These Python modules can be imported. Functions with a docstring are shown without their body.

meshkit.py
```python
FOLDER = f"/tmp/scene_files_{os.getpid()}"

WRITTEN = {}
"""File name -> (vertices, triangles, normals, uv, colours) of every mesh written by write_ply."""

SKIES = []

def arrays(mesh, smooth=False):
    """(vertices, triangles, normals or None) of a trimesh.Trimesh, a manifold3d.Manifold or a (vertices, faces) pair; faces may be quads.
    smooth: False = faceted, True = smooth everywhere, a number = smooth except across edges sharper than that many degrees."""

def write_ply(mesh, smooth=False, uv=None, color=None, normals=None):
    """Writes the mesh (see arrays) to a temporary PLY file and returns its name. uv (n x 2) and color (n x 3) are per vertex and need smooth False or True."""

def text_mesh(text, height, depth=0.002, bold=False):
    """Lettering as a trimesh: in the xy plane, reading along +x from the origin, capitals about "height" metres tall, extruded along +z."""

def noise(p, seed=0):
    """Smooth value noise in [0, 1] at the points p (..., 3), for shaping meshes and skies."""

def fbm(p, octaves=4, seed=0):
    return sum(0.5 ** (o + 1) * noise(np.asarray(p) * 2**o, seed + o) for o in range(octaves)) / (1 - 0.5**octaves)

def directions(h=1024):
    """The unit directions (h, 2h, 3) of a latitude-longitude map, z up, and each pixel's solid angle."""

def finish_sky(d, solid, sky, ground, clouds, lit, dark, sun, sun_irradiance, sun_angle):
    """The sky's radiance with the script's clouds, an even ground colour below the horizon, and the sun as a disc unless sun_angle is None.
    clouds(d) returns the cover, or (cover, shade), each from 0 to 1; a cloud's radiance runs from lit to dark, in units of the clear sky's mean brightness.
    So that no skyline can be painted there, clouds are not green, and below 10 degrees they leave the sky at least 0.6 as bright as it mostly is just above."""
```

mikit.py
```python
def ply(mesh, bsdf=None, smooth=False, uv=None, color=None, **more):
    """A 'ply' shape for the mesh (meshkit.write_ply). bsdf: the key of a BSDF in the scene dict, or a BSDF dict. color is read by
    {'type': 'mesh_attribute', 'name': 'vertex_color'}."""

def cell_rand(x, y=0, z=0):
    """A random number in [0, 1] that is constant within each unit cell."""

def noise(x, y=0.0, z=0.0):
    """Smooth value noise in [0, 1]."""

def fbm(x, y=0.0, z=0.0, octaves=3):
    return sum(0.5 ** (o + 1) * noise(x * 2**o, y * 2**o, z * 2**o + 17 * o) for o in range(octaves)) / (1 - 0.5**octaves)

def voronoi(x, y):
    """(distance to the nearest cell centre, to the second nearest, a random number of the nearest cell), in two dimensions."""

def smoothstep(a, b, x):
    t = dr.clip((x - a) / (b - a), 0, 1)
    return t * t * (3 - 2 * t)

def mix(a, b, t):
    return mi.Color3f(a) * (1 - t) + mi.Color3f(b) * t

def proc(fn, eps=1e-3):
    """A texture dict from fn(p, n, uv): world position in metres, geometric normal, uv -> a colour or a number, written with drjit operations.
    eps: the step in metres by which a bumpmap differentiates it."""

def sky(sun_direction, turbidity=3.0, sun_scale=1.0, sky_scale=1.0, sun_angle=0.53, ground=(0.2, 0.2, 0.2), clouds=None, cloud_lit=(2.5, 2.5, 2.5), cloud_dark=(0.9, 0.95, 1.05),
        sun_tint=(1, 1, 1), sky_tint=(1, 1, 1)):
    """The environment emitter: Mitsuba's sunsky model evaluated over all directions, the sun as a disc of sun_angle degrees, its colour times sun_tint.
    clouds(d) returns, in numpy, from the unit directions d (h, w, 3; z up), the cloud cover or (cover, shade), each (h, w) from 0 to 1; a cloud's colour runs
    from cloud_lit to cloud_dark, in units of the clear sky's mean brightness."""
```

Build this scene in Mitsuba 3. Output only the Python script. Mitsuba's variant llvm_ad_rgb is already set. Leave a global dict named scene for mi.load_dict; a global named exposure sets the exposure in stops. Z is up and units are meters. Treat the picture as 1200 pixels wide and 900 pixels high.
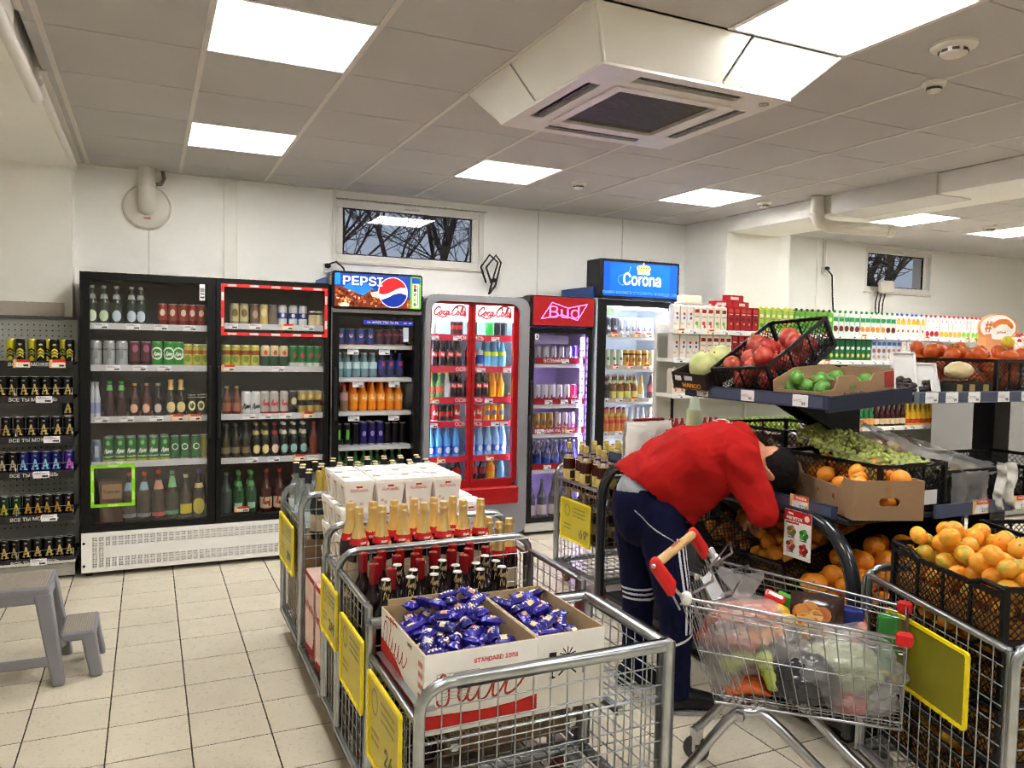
import math, random
import numpy as np, trimesh, drjit as dr
import manifold3d as m3
import shapely.geometry as sg
from shapely import affinity
from shapely.ops import unary_union
import mitsuba as mi
import mikit, meshkit
from mikit import ply as mkply, proc, noise, fbm, cell_rand, smoothstep, mix
T = mi.ScalarTransform4f
PI = math.pi
scene, labels = {}, {}

# ---------------------------------------------------------------- camera
EYE_H = 1.584
def _camera():
    f_px, yaw, pit, rol = 912.68, .4375, -.05, .0201
    f = np.array([math.sin(yaw)*math.cos(pit), math.cos(yaw)*math.cos(pit), math.sin(pit)])
    r = np.array([math.cos(yaw), -math.sin(yaw), 0.0]); u = np.cross(r, f)
    c, s = math.cos(rol), math.sin(rol)
    r, u = c*r+s*u, -s*r+c*u
    m = np.eye(4); m[:3, 0], m[:3, 1], m[:3, 2], m[:3, 3] = -r, u, f, (0, 0, EYE_H)
    return {'type': 'perspective', 'fov': 2*math.degrees(math.atan(600/f_px)), 'fov_axis': 'x', 'near_clip': .05, 'far_clip': 200.0,
            'to_world': T(m)}
scene['camera'] = _camera()
exposure = 1.3
# ---------------------------------------------------------------- daylight outside the two small windows: overcast, dusk
scene['sky'] = mikit.sky([-.3, -.8, .25], turbidity=4.0, sun_scale=0.0, sky_scale=1.2, sun_angle=None, ground=(.2, .2, .2),
                         clouds=lambda d: (.75+0*d[..., 2], .4+.4*(meshkit.fbm(d*3.0, 3)-.5)), cloud_lit=(1.8, 2.05, 2.75), cloud_dark=(1.1, 1.35, 2.0))
# ---------------------------------------------------------------- ceiling LED panels (x0, y0) of 0.6 m cells; the lamps of the shop
CEIL = 2.806
GX, GY = .218, 6.012
LAMP_L = (10.4, 10.2, 9.8)
LAMPS = [(GX+.6*i, GY-.6*(j+1)) for i, j in [(0, 1), (0, 4), (3, 1), (6, 1), (3, 6), (0, 8), (6, 9), (3, 10), (0, 12), (-3, 5), (-3, 11)]]
LAMPS_R = [(6.03, 4.7), (7.53, 4.7), (6.03, 2.9), (7.53, 2.9), (6.03, 1.1), (7.53, .5)]

# ================================================================ helpers
def lin(*c):
    """sRGB 0..255 (or '#rrggbb') to linear."""
    if isinstance(c[0], str): c = tuple(int(c[0][i:i+2], 16) for i in (1, 3, 5))
    elif len(c) == 1: c = tuple(c[0]) if hasattr(c[0], '__len__') else (c[0],)*3
    x = np.array(c, float)/255
    return np.where(x < .04045, x/12.92, ((x+.055)/1.055)**2.4)
def srgb(*c):
    if isinstance(c[0], str): return np.array([int(c[0][i:i+2], 16) for i in (1, 3, 5)], float)
    return np.clip(np.round(np.array(c[0], float)), 0, 255)
def pack(c):
    """a colour (0..255 each) as two texture coordinates, see _vc"""
    return np.column_stack([c[:, 0]+(c[:, 1]+.5)/256, c[:, 2]])
def vary(c, k, rng): return tuple(np.clip(np.array(c, float)*(1+rng.uniform(-k, k))+rng.uniform(-k, k, 3)*25, 3, 252))

class B:
    """collects primitives with their own colours into one mesh"""
    def __init__(s): s.v, s.f, s.c, s.n = [], [], [], 0
    def raw(s, v, f, col):
        v = np.asarray(v, float); f = np.asarray(f, int)
        if len(f) == 0: return s
        if f.shape[1] == 4: f = np.vstack([f[:, [0, 1, 2]], f[:, [0, 2, 3]]])
        s.v.append(v); s.f.append(f+s.n); s.n += len(v)
        s.c.append(np.tile(srgb(col), (len(v), 1))); return s
    def box(s, lo, hi, col=(200, 200, 200), m=None, skip=''):
        lo, hi = np.array(lo, float), np.array(hi, float)
        x0, y0, z0 = np.minimum(lo, hi); x1, y1, z1 = np.maximum(lo, hi)
        q = {'x': [(x0,y0,z0),(x0,y0,z1),(x0,y1,z1),(x0,y1,z0)], 'X': [(x1,y0,z0),(x1,y1,z0),(x1,y1,z1),(x1,y0,z1)],
             'y': [(x0,y0,z0),(x1,y0,z0),(x1,y0,z1),(x0,y0,z1)], 'Y': [(x0,y1,z0),(x0,y1,z1),(x1,y1,z1),(x1,y1,z0)],
             'z': [(x0,y0,z0),(x0,y1,z0),(x1,y1,z0),(x1,y0,z0)], 'Z': [(x0,y0,z1),(x1,y0,z1),(x1,y1,z1),(x0,y1,z1)]}
        v = np.array([p for k in q if k not in skip for p in q[k]], float)
        if m is not None: v = v@np.asarray(m)[:3, :3].T+np.asarray(m)[:3, 3]
        return s.raw(v, np.arange(len(v)).reshape(-1, 4), col)
    def rbox(s, lo, hi, b=.005, col=(200, 200, 200), m=None):
        """box with chamfered edges"""
        lo, hi = np.array(lo, float), np.array(hi, float)
        lo, hi = np.minimum(lo, hi), np.maximum(lo, hi); b = min(b, .49*(hi-lo).min())
        pts = []
        for k in range(3):
            e = np.full(3, b); e[k] = 0
            for t in np.ndindex(2, 2, 2): pts.append([hi[i]-e[i] if t[i] else lo[i]+e[i] for i in range(3)])
        h = m3.Manifold.hull_points(np.array(pts))
        return s.man(h, col, m)
    def man(s, man, col, m=None, angle=35):
        me = man.to_mesh(); v, f = me.vert_properties[:, :3].astype(float), me.tri_verts
        return s.tri(v, f, col, m, angle)
    def tri(s, v, f, col, m=None, angle=35):
        t = trimesh.Trimesh(v, f, process=False)
        if angle: 
            t = trimesh.graph.smooth_shade(t, angle=math.radians(angle), facet_minarea=None)
        v = np.array(t.vertices)
        if m is not None: v = v@np.asarray(m)[:3, :3].T+np.asarray(m)[:3, 3]
        return s.raw(v, t.faces, col)
    def tube(s, pts, r, col=(200, 200, 200), n=6, closed=False, caps=True):
        p = np.array(pts, float); k = len(p); r = np.broadcast_to(r, k)
        d = np.roll(p, -1, 0)-np.roll(p, 1, 0) if closed else np.gradient(p, axis=0)
        if not closed and k > 2:
            u = np.diff(p, axis=0); u /= np.linalg.norm(u, axis=1, keepdims=True)+1e-12
            d[1:-1] = u[1:]+u[:-1]
        d /= np.linalg.norm(d, axis=1, keepdims=True)+1e-12
        a = np.cross(d[0], (0, 0, 1) if abs(d[0][2]) < .9 else (1, 0, 0)); rings = []
        ang = np.arange(n)*2*PI/n+PI/n
        for i in range(k):
            a = a-d[i]*(a@d[i]); a /= np.linalg.norm(a)+1e-12; b = np.cross(d[i], a)
            rings.append(p[i]+r[i]*(np.cos(ang)[:, None]*a+np.sin(ang)[:, None]*b))
        v = np.vstack(rings); f = []
        for i in range(k if closed else k-1):
            j = (i+1) % k
            for q in range(n): f.append((i*n+q, i*n+(q+1) % n, j*n+(q+1) % n, j*n+q))
        s.raw(v, f, col)
        if caps and not closed:
            for i, o in ((0, 1), (k-1, -1)):
                t = [(0, q, q+1) if o < 0 else (0, q+1, q) for q in range(1, n-1)]
                s.raw(rings[i], t, col)
        return s
    def lathe(s, prof, n=20, m=None, cap=(True, True)):
        """prof: list of (r, z, colour of the segment that follows); sharp where the profile turns more than 35 degrees or the colour changes"""
        ang = np.arange(n)*2*PI/n; cs = np.stack([np.cos(ang), np.sin(ang), 0*ang], 1)
        P = [(p[0], p[1]) for p in prof]; cols = [p[2] if len(p) > 2 else None for p in prof]
        col = None; v, f, runs = [], [], []
        def flush():
            nonlocal v, f
            if f:
                V = np.vstack(v)
                if m is not None: V = V@np.asarray(m)[:3, :3].T+np.asarray(m)[:3, 3]
                s.raw(V, np.array(f), col)
            v, f = [], []
        last = None
        for i in range(len(P)-1):
            c = cols[i] if cols[i] is not None else col
            dd = np.array(P[i+1], float)-np.array(P[i], float); dd /= np.linalg.norm(dd)+1e-12
            if col is None or tuple(c) != tuple(col) or last is None or dd@last < .82:
                flush(); col = c; v = [cs*P[i][0]+(0, 0, P[i][1])]
            v.append(cs*P[i+1][0]+(0, 0, P[i+1][1])); a = (len(v)-2)*n
            for q in range(n): f.append((a+q, a+(q+1) % n, a+n+(q+1) % n, a+n+q))
            last = dd
        flush()
        return s
    def prism(s, poly, h, col, m=None, z0=0.0):
        for g in getattr(poly, 'geoms', [poly]):
            if g.is_empty or g.area < 1e-9: continue
            t = trimesh.creation.extrude_polygon(g, h, engine='earcut'); v = np.array(t.vertices); v[:, 2] += z0
            s.tri(v, t.faces, col, m, 30)
        return s
    def flat(s, poly, col, m=None, z=0.0):
        """a printed patch: a sheet in the local xy plane facing +z"""
        for g in getattr(poly, 'geoms', [poly]):
            if g.is_empty or g.area < 1e-10 or g.geom_type != 'Polygon': continue
            v, f = trimesh.creation.triangulate_polygon(g, engine='earcut')
            v = np.column_stack([v, np.full(len(v), z)]); f = np.array(f)
            a = v[f[:, 1], :2]-v[f[:, 0], :2]; b = v[f[:, 2], :2]-v[f[:, 0], :2]
            neg = (a[:, 0]*b[:, 1]-a[:, 1]*b[:, 0]) < 0; f[neg] = f[neg][:, ::-1]
            if m is not None: v = v@np.asarray(m)[:3, :3].T+np.asarray(m)[:3, 3]
            s.raw(v, f, col)
        return s
    def wrap(s, poly, R, col, face=-PI/2, step=.006):
        """a printed patch bent round a cylinder of radius R; poly in (arc length, z), centred on the direction 'face'"""
        x0, _, x1, _ = poly.bounds
        for k in range(int(math.floor(x0/step)), int(math.ceil(x1/step))):
            g = poly.intersection(sg.box(k*step, -9, (k+1)*step, 9))
            for q in getattr(g, 'geoms', [g]):
                if q.is_empty or q.geom_type != 'Polygon' or q.area < 1e-10: continue
                v, f = trimesh.creation.triangulate_polygon(q, engine='earcut'); f = np.array(f)
                a = v[f[:, 1]]-v[f[:, 0]]; b = v[f[:, 2]]-v[f[:, 0]]
                neg = (a[:, 0]*b[:, 1]-a[:, 1]*b[:, 0]) < 0; f[neg] = f[neg][:, ::-1]
                t = face+v[:, 0]/R
                s.raw(np.column_stack([R*np.cos(t), R*np.sin(t), v[:, 1]]), f, col)
        return s
    def join(s, o, m=None):
        for v, f, c in zip(o.v, o.f, o.c):
            pass
        V, F, C = o.arr()
        if m is not None: V = V@np.asarray(m)[:3, :3].T+np.asarray(m)[:3, 3]
        s.v.append(V); s.f.append(F+s.n); s.c.append(C); s.n += len(V); return s
    def arr(s): return np.vstack(s.v), np.vstack(s.f), np.vstack(s.c)
    def ply(s, bsdf, smooth=True):
        v, f, c = s.arr()
        return mkply((v, f), bsdf, smooth=smooth, uv=pack(c))

def mat(loc=(0, 0, 0), rz=0.0, rx=0.0, ry=0.0, sc=1.0):
    m = np.eye(4); cz, sz, cx, sx, cy, sy = math.cos(rz), math.sin(rz), math.cos(rx), math.sin(rx), math.cos(ry), math.sin(ry)
    R = np.array([[cz, -sz, 0], [sz, cz, 0], [0, 0, 1]])@np.array([[1, 0, 0], [0, cx, -sx], [0, sx, cx]])@np.array([[cy, 0, sy], [0, 1, 0], [-sy, 0, cy]])
    m[:3, :3] = R*sc; m[:3, 3] = loc; return m
def frame(o, x, y):
    """matrix with local x, y along the given directions, z = x cross y"""
    x = np.array(x, float); y = np.array(y, float); x /= np.linalg.norm(x); y -= x*(x@y); y /= np.linalg.norm(y)
    m = np.eye(4); m[:3, 0], m[:3, 1], m[:3, 2], m[:3, 3] = x, y, np.cross(x, y), o; return m
_count = {}
def fresh(name):
    k = _count.get(name, -1)+1; _count[name] = k
    return name if k == 0 else f'{name}_{k:03d}'
def put(key, shape, m=None, label=None, **more):
    """one entry of the scene"""
    d = dict(shape.ply(more.pop('bsdf')) if isinstance(shape, B) else shape)
    if m is not None: d['to_world'] = T(np.asarray(m))
    scene[key] = d
    if label: labels[key] = {'label': label}
    return key
def part(parent, name, shape, bsdf=None, m=None, label=None, kind=None):
    key = fresh(parent+'__'+name)
    put(key, shape, m, label, **({'bsdf': bsdf} if isinstance(shape, B) else {}))
    if kind: labels.setdefault(key, {})['kind'] = kind
    return key
def thing(name, label, cat, group=None, shape=None, bsdf=None, m=None, kind=None):
    key = fresh(name)
    labels[key] = {'label': label, 'category': cat}
    if group: labels[key]['group'] = group
    if kind: labels[key]['kind'] = kind
    if shape is not None: put(key, shape, m, None, **({'bsdf': bsdf} if isinstance(shape, B) else {}))
    return key
def struct(name, shape=None, bsdf=None, label=None, m=None):
    key = fresh(name); labels[key] = {'kind': 'structure'}
    if label: labels[key]['label'] = label
    if shape is not None: put(key, shape, m, None, **({'bsdf': bsdf} if isinstance(shape, B) else {}))
    return key
def copy_of(proto, name, label, cat, m, group=None):
    """proto: list of (part name, shape dict) ; a list with one nameless entry is a thing of one mesh"""
    if len(proto) == 1 and proto[0][0] is None: return thing(name, label, cat, group, proto[0][1], m=m)
    key = thing(name, label, cat, group)
    done = {}
    for pn, sh in proto:
        pn = pn.replace('/', '__')
        k = key+'__'+pn; done[k] = done.get(k, -1)+1
        if done[k]: k = f'{k}_{done[k]:03d}'
        put(k, sh, m)
    return key
ORD = ['leftmost', 'second from left', 'third from left', 'fourth from left', 'fifth from left', 'sixth from left', 'seventh from left', 'eighth from left', 'ninth from left',
       'tenth from left', 'eleventh from left', 'twelfth from left', 'thirteenth from left', 'fourteenth from left', 'fifteenth from left', 'sixteenth from left']
def nth(i, n):
    if n == 1: return ''
    if n == 2: return ', '+('left' if i == 0 else 'right')+' one of the two'
    if i == n-1: return ', rightmost'
    return ', '+ORD[i] if i < len(ORD) else ''
_txt = {}
def text(b, s, h, col, m=None, bold=True, center=True, depth=.0012, z=0.0, sx=1.0):
    """raised lettering in the local xy plane; returns its width"""
    k = (s, bold)
    if k not in _txt:
        t = meshkit.text_mesh(s, 1.0, .02, bold); _txt[k] = (np.array(t.vertices), np.array(t.faces))
    v, f = _txt[k]; v = v.copy(); w = v[:, 0].max()-v[:, 0].min()
    if center: v[:, 0] -= (v[:, 0].max()+v[:, 0].min())/2
    v = v*(h*sx, h, depth/.02)+(0, 0, z)
    if m is not None: v = v@np.asarray(m)[:3, :3].T+np.asarray(m)[:3, 3]
    b.raw(v, f, col); return w*h*sx
def strokes(lines, w, ox=0, oy=0, s=1.0, shear=0.0):
    """hand lettering: smooth polylines thickened to a polygon"""
    out = []
    for L in lines:
        P = np.array(L, float)
        if len(P) > 2:
            t = np.arange(len(P)); tt = np.linspace(0, len(P)-1, (len(P)-1)*5+1)
            from scipy.interpolate import CubicSpline
            P = CubicSpline(t, P)(tt)
        P = np.column_stack([P[:, 0]+shear*P[:, 1], P[:, 1]])
        out.append(sg.LineString(P*s+(ox, oy)).buffer(w*s/2, 3))
    return unary_union(out).simplify(w*s*.06)
def rrect(x0, y0, x1, y1, r, q=4):
    r = min(r, .49*(x1-x0), .49*(y1-y0)); return sg.box(x0+r, y0+r, x1-r, y1-r).buffer(r, q)
def ellipse(cx, cy, a, b, n=24):
    t = np.arange(n)*2*PI/n; return sg.Polygon(np.column_stack([cx+a*np.cos(t), cy+b*np.sin(t)]))
def arc(cx, cy, r, a0, a1, n=6):
    t = np.radians(np.linspace(a0, a1, n)); return np.column_stack([cx+r*np.cos(t), cy+r*np.sin(t)])

# ================================================================ materials (colours come per vertex)
def _vc(p, n, uv):
    r = dr.floor(uv.x); g = dr.floor((uv.x-r)*256)
    f = lambda x: dr.power(dr.maximum(x/255+.055, 0)/1.055, 2.4)
    return mi.Color3f(f(r), f(g), f(uv.y))
VC = proc(_vc)
def two(d): return {'type': 'twosided', 'bsdf': d}
def prin(**k): return two({'type': 'principled', 'base_color': VC, **k})
scene['matte'] = prin(roughness=.75, specular=.3)
scene['paint'] = prin(roughness=.45, specular=.4)
scene['plastic'] = prin(roughness=.38, specular=.28)
scene['gloss'] = prin(roughness=.14, specular=.42, clearcoat=.5, clearcoat_gloss=.9)
scene['foil'] = prin(roughness=.30, metallic=.6, specular=.5)
scene['chrome'] = prin(roughness=.16, metallic=1.0)
scene['can_metal'] = prin(roughness=.25, metallic=.45, specular=.5)
scene['card'] = prin(roughness=.65, specular=.3)
scene['cloth'] = prin(roughness=.9, specular=.15, sheen=.3)
scene['peel'] = two({'type': 'bumpmap', 'arbitrary': proc(lambda p, n, uv: noise(p.x*420, p.y*420, p.z*420), 5e-4), 'scale': .0006,
                     'bsdf': {'type': 'principled', 'base_color': VC, 'roughness': .38, 'specular': .45}})
scene['pane'] = {'type': 'thindielectric', 'int_ior': 1.5}
scene['film'] = {'type': 'blendbsdf', 'weight': .15, 'a': {'type': 'thindielectric', 'int_ior': 1.5},
                 'b': two({'type': 'principled', 'base_color': {'type': 'rgb', 'value': [.8, .8, .8]}, 'roughness': .25, 'specular': .6})}
scene['clear_glass'] = {'type': 'blendbsdf', 'weight': .12, 'a': {'type': 'thindielectric', 'int_ior': 1.6},
                 'b': two({'type': 'principled', 'base_color': {'type': 'rgb', 'value': [.55, .62, .6]}, 'roughness': .1, 'specular': .7})}
scene['wall_paint'] = two({'type': 'principled', 'roughness': .6, 'specular': .3, 'base_color': proc(lambda p, n, uv:
    mi.Color3f(.87, .865, .82)*(.96+.05*fbm(p.x*1.7, p.y*1.7, p.z*1.7)+.02*noise(p.x*40, p.y*40, p.z*40)))})
scene['ceiling_board'] = two({'type': 'principled', 'roughness': .85, 'specular': .2, 'base_color': proc(lambda p, n, uv:
    mi.Color3f(.46, .445, .428)*(.95+.06*noise(p.x*3, p.y*3, 1)+.05*noise(p.x*260, p.y*260, 3)))})
def _tile(p, n, uv):
    r = cell_rand((p.x-.4487)/.3, (p.y-5.2783)/.3)
    g = fbm(p.x*7, p.y*7, 2.0)
    speck = smoothstep(.74, .86, noise(p.x*90, p.y*90, 5))
    base = mi.Color3f(.62, .565, .45)*(.93+.09*r+.1*(g-.5))
    dirt = smoothstep(.58, .8, fbm(p.x*2.3, p.y*2.3, 7.0, 4))*.05
    return base*(1-.10*speck)*(1-dirt*mi.Color3f(.8, .9, 1.1))
scene['floor_tile'] = two({'type': 'principled', 'roughness': .32, 'specular': .5, 'base_color': proc(_tile)})
def _steel(p, n, uv):
    a = fbm(p.x*23, p.y*23, p.z*23, 3)
    return mi.Color3f(.46, .49, .51)*(.75+.5*a)
scene['galvanised'] = two({'type': 'principled', 'metallic': 1.0, 'specular': .5, 'base_color': proc(_steel), 'roughness': .3})
def _kraft(p, n, uv): return mi.Color3f(.29, .185, .105)*(.92+.1*noise(p.x*8, p.y*8, p.z*8)+.07*noise(p.x*240, p.y*240, p.z*60))
scene['kraft'] = two({'type': 'principled', 'roughness': .8, 'specular': .2, 'base_color': proc(_kraft)})
def emit(col, k): return {'type': 'area', 'radiance': {'type': 'rgb', 'value': [float(x)*k for x in lin(col)]}}
GLOW = .42
def glow(parent, name, b, k=1.0, label=None):
    """a backlit sheet: one lit entry per colour of its print"""
    v, f, c = b.arr(); fc = c[f[:, 0]]
    for col in sorted({tuple(x) for x in fc}):
        ff = f[(fc == col).all(1)]; u, inv = np.unique(ff, return_inverse=True)
        d = mkply((v[u], inv.reshape(-1, 3)), 'matte', smooth=False, uv=pack(c[u]))
        d['emitter'] = {'type': 'area', 'radiance': {'type': 'rgb', 'value': [float(x)*k*GLOW for x in lin(*col)]}, 'sampling_weight': 0.0}
        last = part(parent, name, d, label=label)
    return last
# ================================================================ the room
XL, XR, YB = -.44, 4.85, 6.36          # main hall: left edge of its ceiling, beam on the right, back wall
WIN1, WIN2 = (1.375, 2.675, 2.235, 2.735), (7.36, 8.46, 2.275, 2.775)
def holed(x0, x1, z0, z1, hole):
    p = sg.box(x0, z0, x1, z1)
    return p.difference(sg.box(hole[0], hole[2], hole[1], hole[3])) if hole else p
RXZ = frame((0, YB, 0), (1, 0, 0), (0, 0, 1))   # local x right, y up, z towards the room (-Y)
w = B(); w.prism(holed(-.60, 4.95, 0, 3.0, WIN1), .25, (220, 218, 208), RXZ, -.25)
struct('wall_back', w, 'wall_paint', 'white painted back wall above the drinks coolers')
w = B(); w.prism(holed(5.6, 11.5, 0, 3.0, WIN2), .25, (220, 218, 208), RXZ, -.25)
wb2 = struct('wall_back', w, 'wall_paint', 'white panelled back wall of the hall beyond the beam')
w = B(); w.box((4.85, 5.74, 0), (5.62, 6.6, CEIL)); struct('wall_pier', w, 'wall_paint', 'white pier between the two halls')
for x in (6.02, 6.62): part(wb2, 'cover_strip', B().box((x, YB-.012, 0), (x+.05, YB+.001, CEIL)), 'wall_paint')
w = B(); w.box((-3.6, 6.16, 0), (-.47, 6.5, 2.9)); struct('wall_left', w, 'wall_paint', 'white wall face above the perforated shelf rack')
part('wall_left', 'tile_strip', B().box((-3.5, 6.145, 1.70), (-.52, 6.161, 1.81), (176, 168, 156)), 'paint', label='beige tile strip')
for k in range(5): part('wall_left__tile_strip', 'tile', B().box((-.53-.45*(k+1), 6.139, 1.706), (-.536-.45*k, 6.146, 1.806), (178, 170, 158)), 'paint')
struct('wall_left', B().box((-3.8, -5, 0), (-3.6, 6.5, 3)), 'wall_paint')
struct('wall_front', B().box((-3.8, -5.2, 0), (11.5, -5, 3)), 'wall_paint')
struct('wall_right', B().box((11.4, -5.2, 0), (11.6, 6.6, 3)), 'wall_paint')
struct('wall_back', B().box((-3.8, 6.45, 2.6), (-.4, 6.6, 3)), 'wall_paint')
# left beam with its rounded trim, two heights
b = B(); b.box((-3.6, 4.23, 2.735), (-.452, 6.3, 3.0)); b.box((-3.6, 3.5, 2.655), (-.475, 4.23, 3.0)); b.box((-3.6, -5, 2.655), (-.452, 3.5, 3.0))
t1 = struct('trim_1', b, 'wall_paint', 'boxed beam along the left edge of the ceiling')
b = B()
b.tube([(-.455, 4.23, 2.745), (-.455, 6.17, 2.745)], .022, (222, 218, 210), 10); part(t1, 'rounded_moulding', b, 'paint')
b = B(); b.tube([(-.465, -5, 2.68), (-.465, 4.24, 2.68)], .03, (222, 218, 210), 10); part(t1, 'rounded_moulding', b, 'paint')
# right beam
b = B(); b.box((4.85, -5, 2.665), (5.45, 5.75, 3.0)); t2 = struct('trim_2', b, 'wall_paint', 'boxed beam between the two halls')
part(t2, 'cover', B().rbox((4.83, 3.62, 2.655), (5.2, 4.52, 2.81), .004, (214, 212, 206)), 'paint')
# back wall cover strips
for x0 in (.522, 1.345): part('wall_back', 'cover_strip', B().rbox((x0, YB-.02, 0), (x0+.1 if x0 < 1 else x0+.03, YB+.001, CEIL-.002), .004, (226, 224, 216)), 'paint')
for x in (.0, 3.2, 4.1): part('wall_back', 'panel_joint', B().box((x, YB-.003, 0), (x+.012, YB+.001, CEIL), (212, 210, 202)), 'paint')

# ---- floor: a mortar bed and single tiles
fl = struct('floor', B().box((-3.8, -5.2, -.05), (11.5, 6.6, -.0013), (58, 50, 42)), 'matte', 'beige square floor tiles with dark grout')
FX, FY = .4487, 5.2783
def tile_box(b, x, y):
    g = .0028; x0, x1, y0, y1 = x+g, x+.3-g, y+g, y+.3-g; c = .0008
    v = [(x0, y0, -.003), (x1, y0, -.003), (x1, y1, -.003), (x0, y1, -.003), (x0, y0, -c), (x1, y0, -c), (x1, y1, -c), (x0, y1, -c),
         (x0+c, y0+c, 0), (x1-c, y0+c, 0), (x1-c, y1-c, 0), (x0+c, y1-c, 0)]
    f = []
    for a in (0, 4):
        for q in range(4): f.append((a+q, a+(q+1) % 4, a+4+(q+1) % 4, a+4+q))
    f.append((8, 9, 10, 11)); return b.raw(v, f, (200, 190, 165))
single, rest = [], B()
for i in range(-15, 38):
    for j in range(-36, 5):
        x, y = FX+.3*i, FY+.3*j
        if x+.3 > 11.4 or x < -3.7: continue
        (single.append((x, y)) if (-1.4 < x < 3.1 and 1.5 < y < 5.6 and x < y*1.25+.4) else tile_box(rest, x, y))
single.sort(key=lambda p: p[1]+.4*p[0])
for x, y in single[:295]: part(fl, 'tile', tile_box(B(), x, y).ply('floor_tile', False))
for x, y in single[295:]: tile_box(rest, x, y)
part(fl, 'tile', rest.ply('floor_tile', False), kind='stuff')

# ---- ceiling: grid bars, boards, lamps
ce = struct('ceiling', B().box((-3.8, -5.2, 2.985), (11.5, 6.6, 3.03), (128, 124, 118)), 'matte', 'suspended ceiling of square boards')
lamp_cells = {(round((x-GX)/.6), round((y-GY)/.6)) for x, y in LAMPS}
ac_cells = {(2, -5), (3, -5), (2, -6), (3, -6)}
rest = B(); n_single = 0
for i in range(-2, 8):
    for j in range(-18, 1):
        if (i, j) in lamp_cells or (i, j) in ac_cells: continue
        x0, x1, y0, y1 = GX+.6*i+.011, GX+.6*(i+1)-.011, GY+.6*j+.003, GY+.6*(j+1)-.003
        x0, x1, y1 = max(x0, XL), min(x1, XR), min(y1, YB-.002)
        if x1-x0 < .03: continue
        if j > -10: part(ce, 'board', B().box((x0, y0, CEIL), (x1, y1, CEIL+.015)).ply('ceiling_board', False))
        else: rest.box((x0, y0, CEIL), (x1, y1, CEIL+.015))
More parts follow.
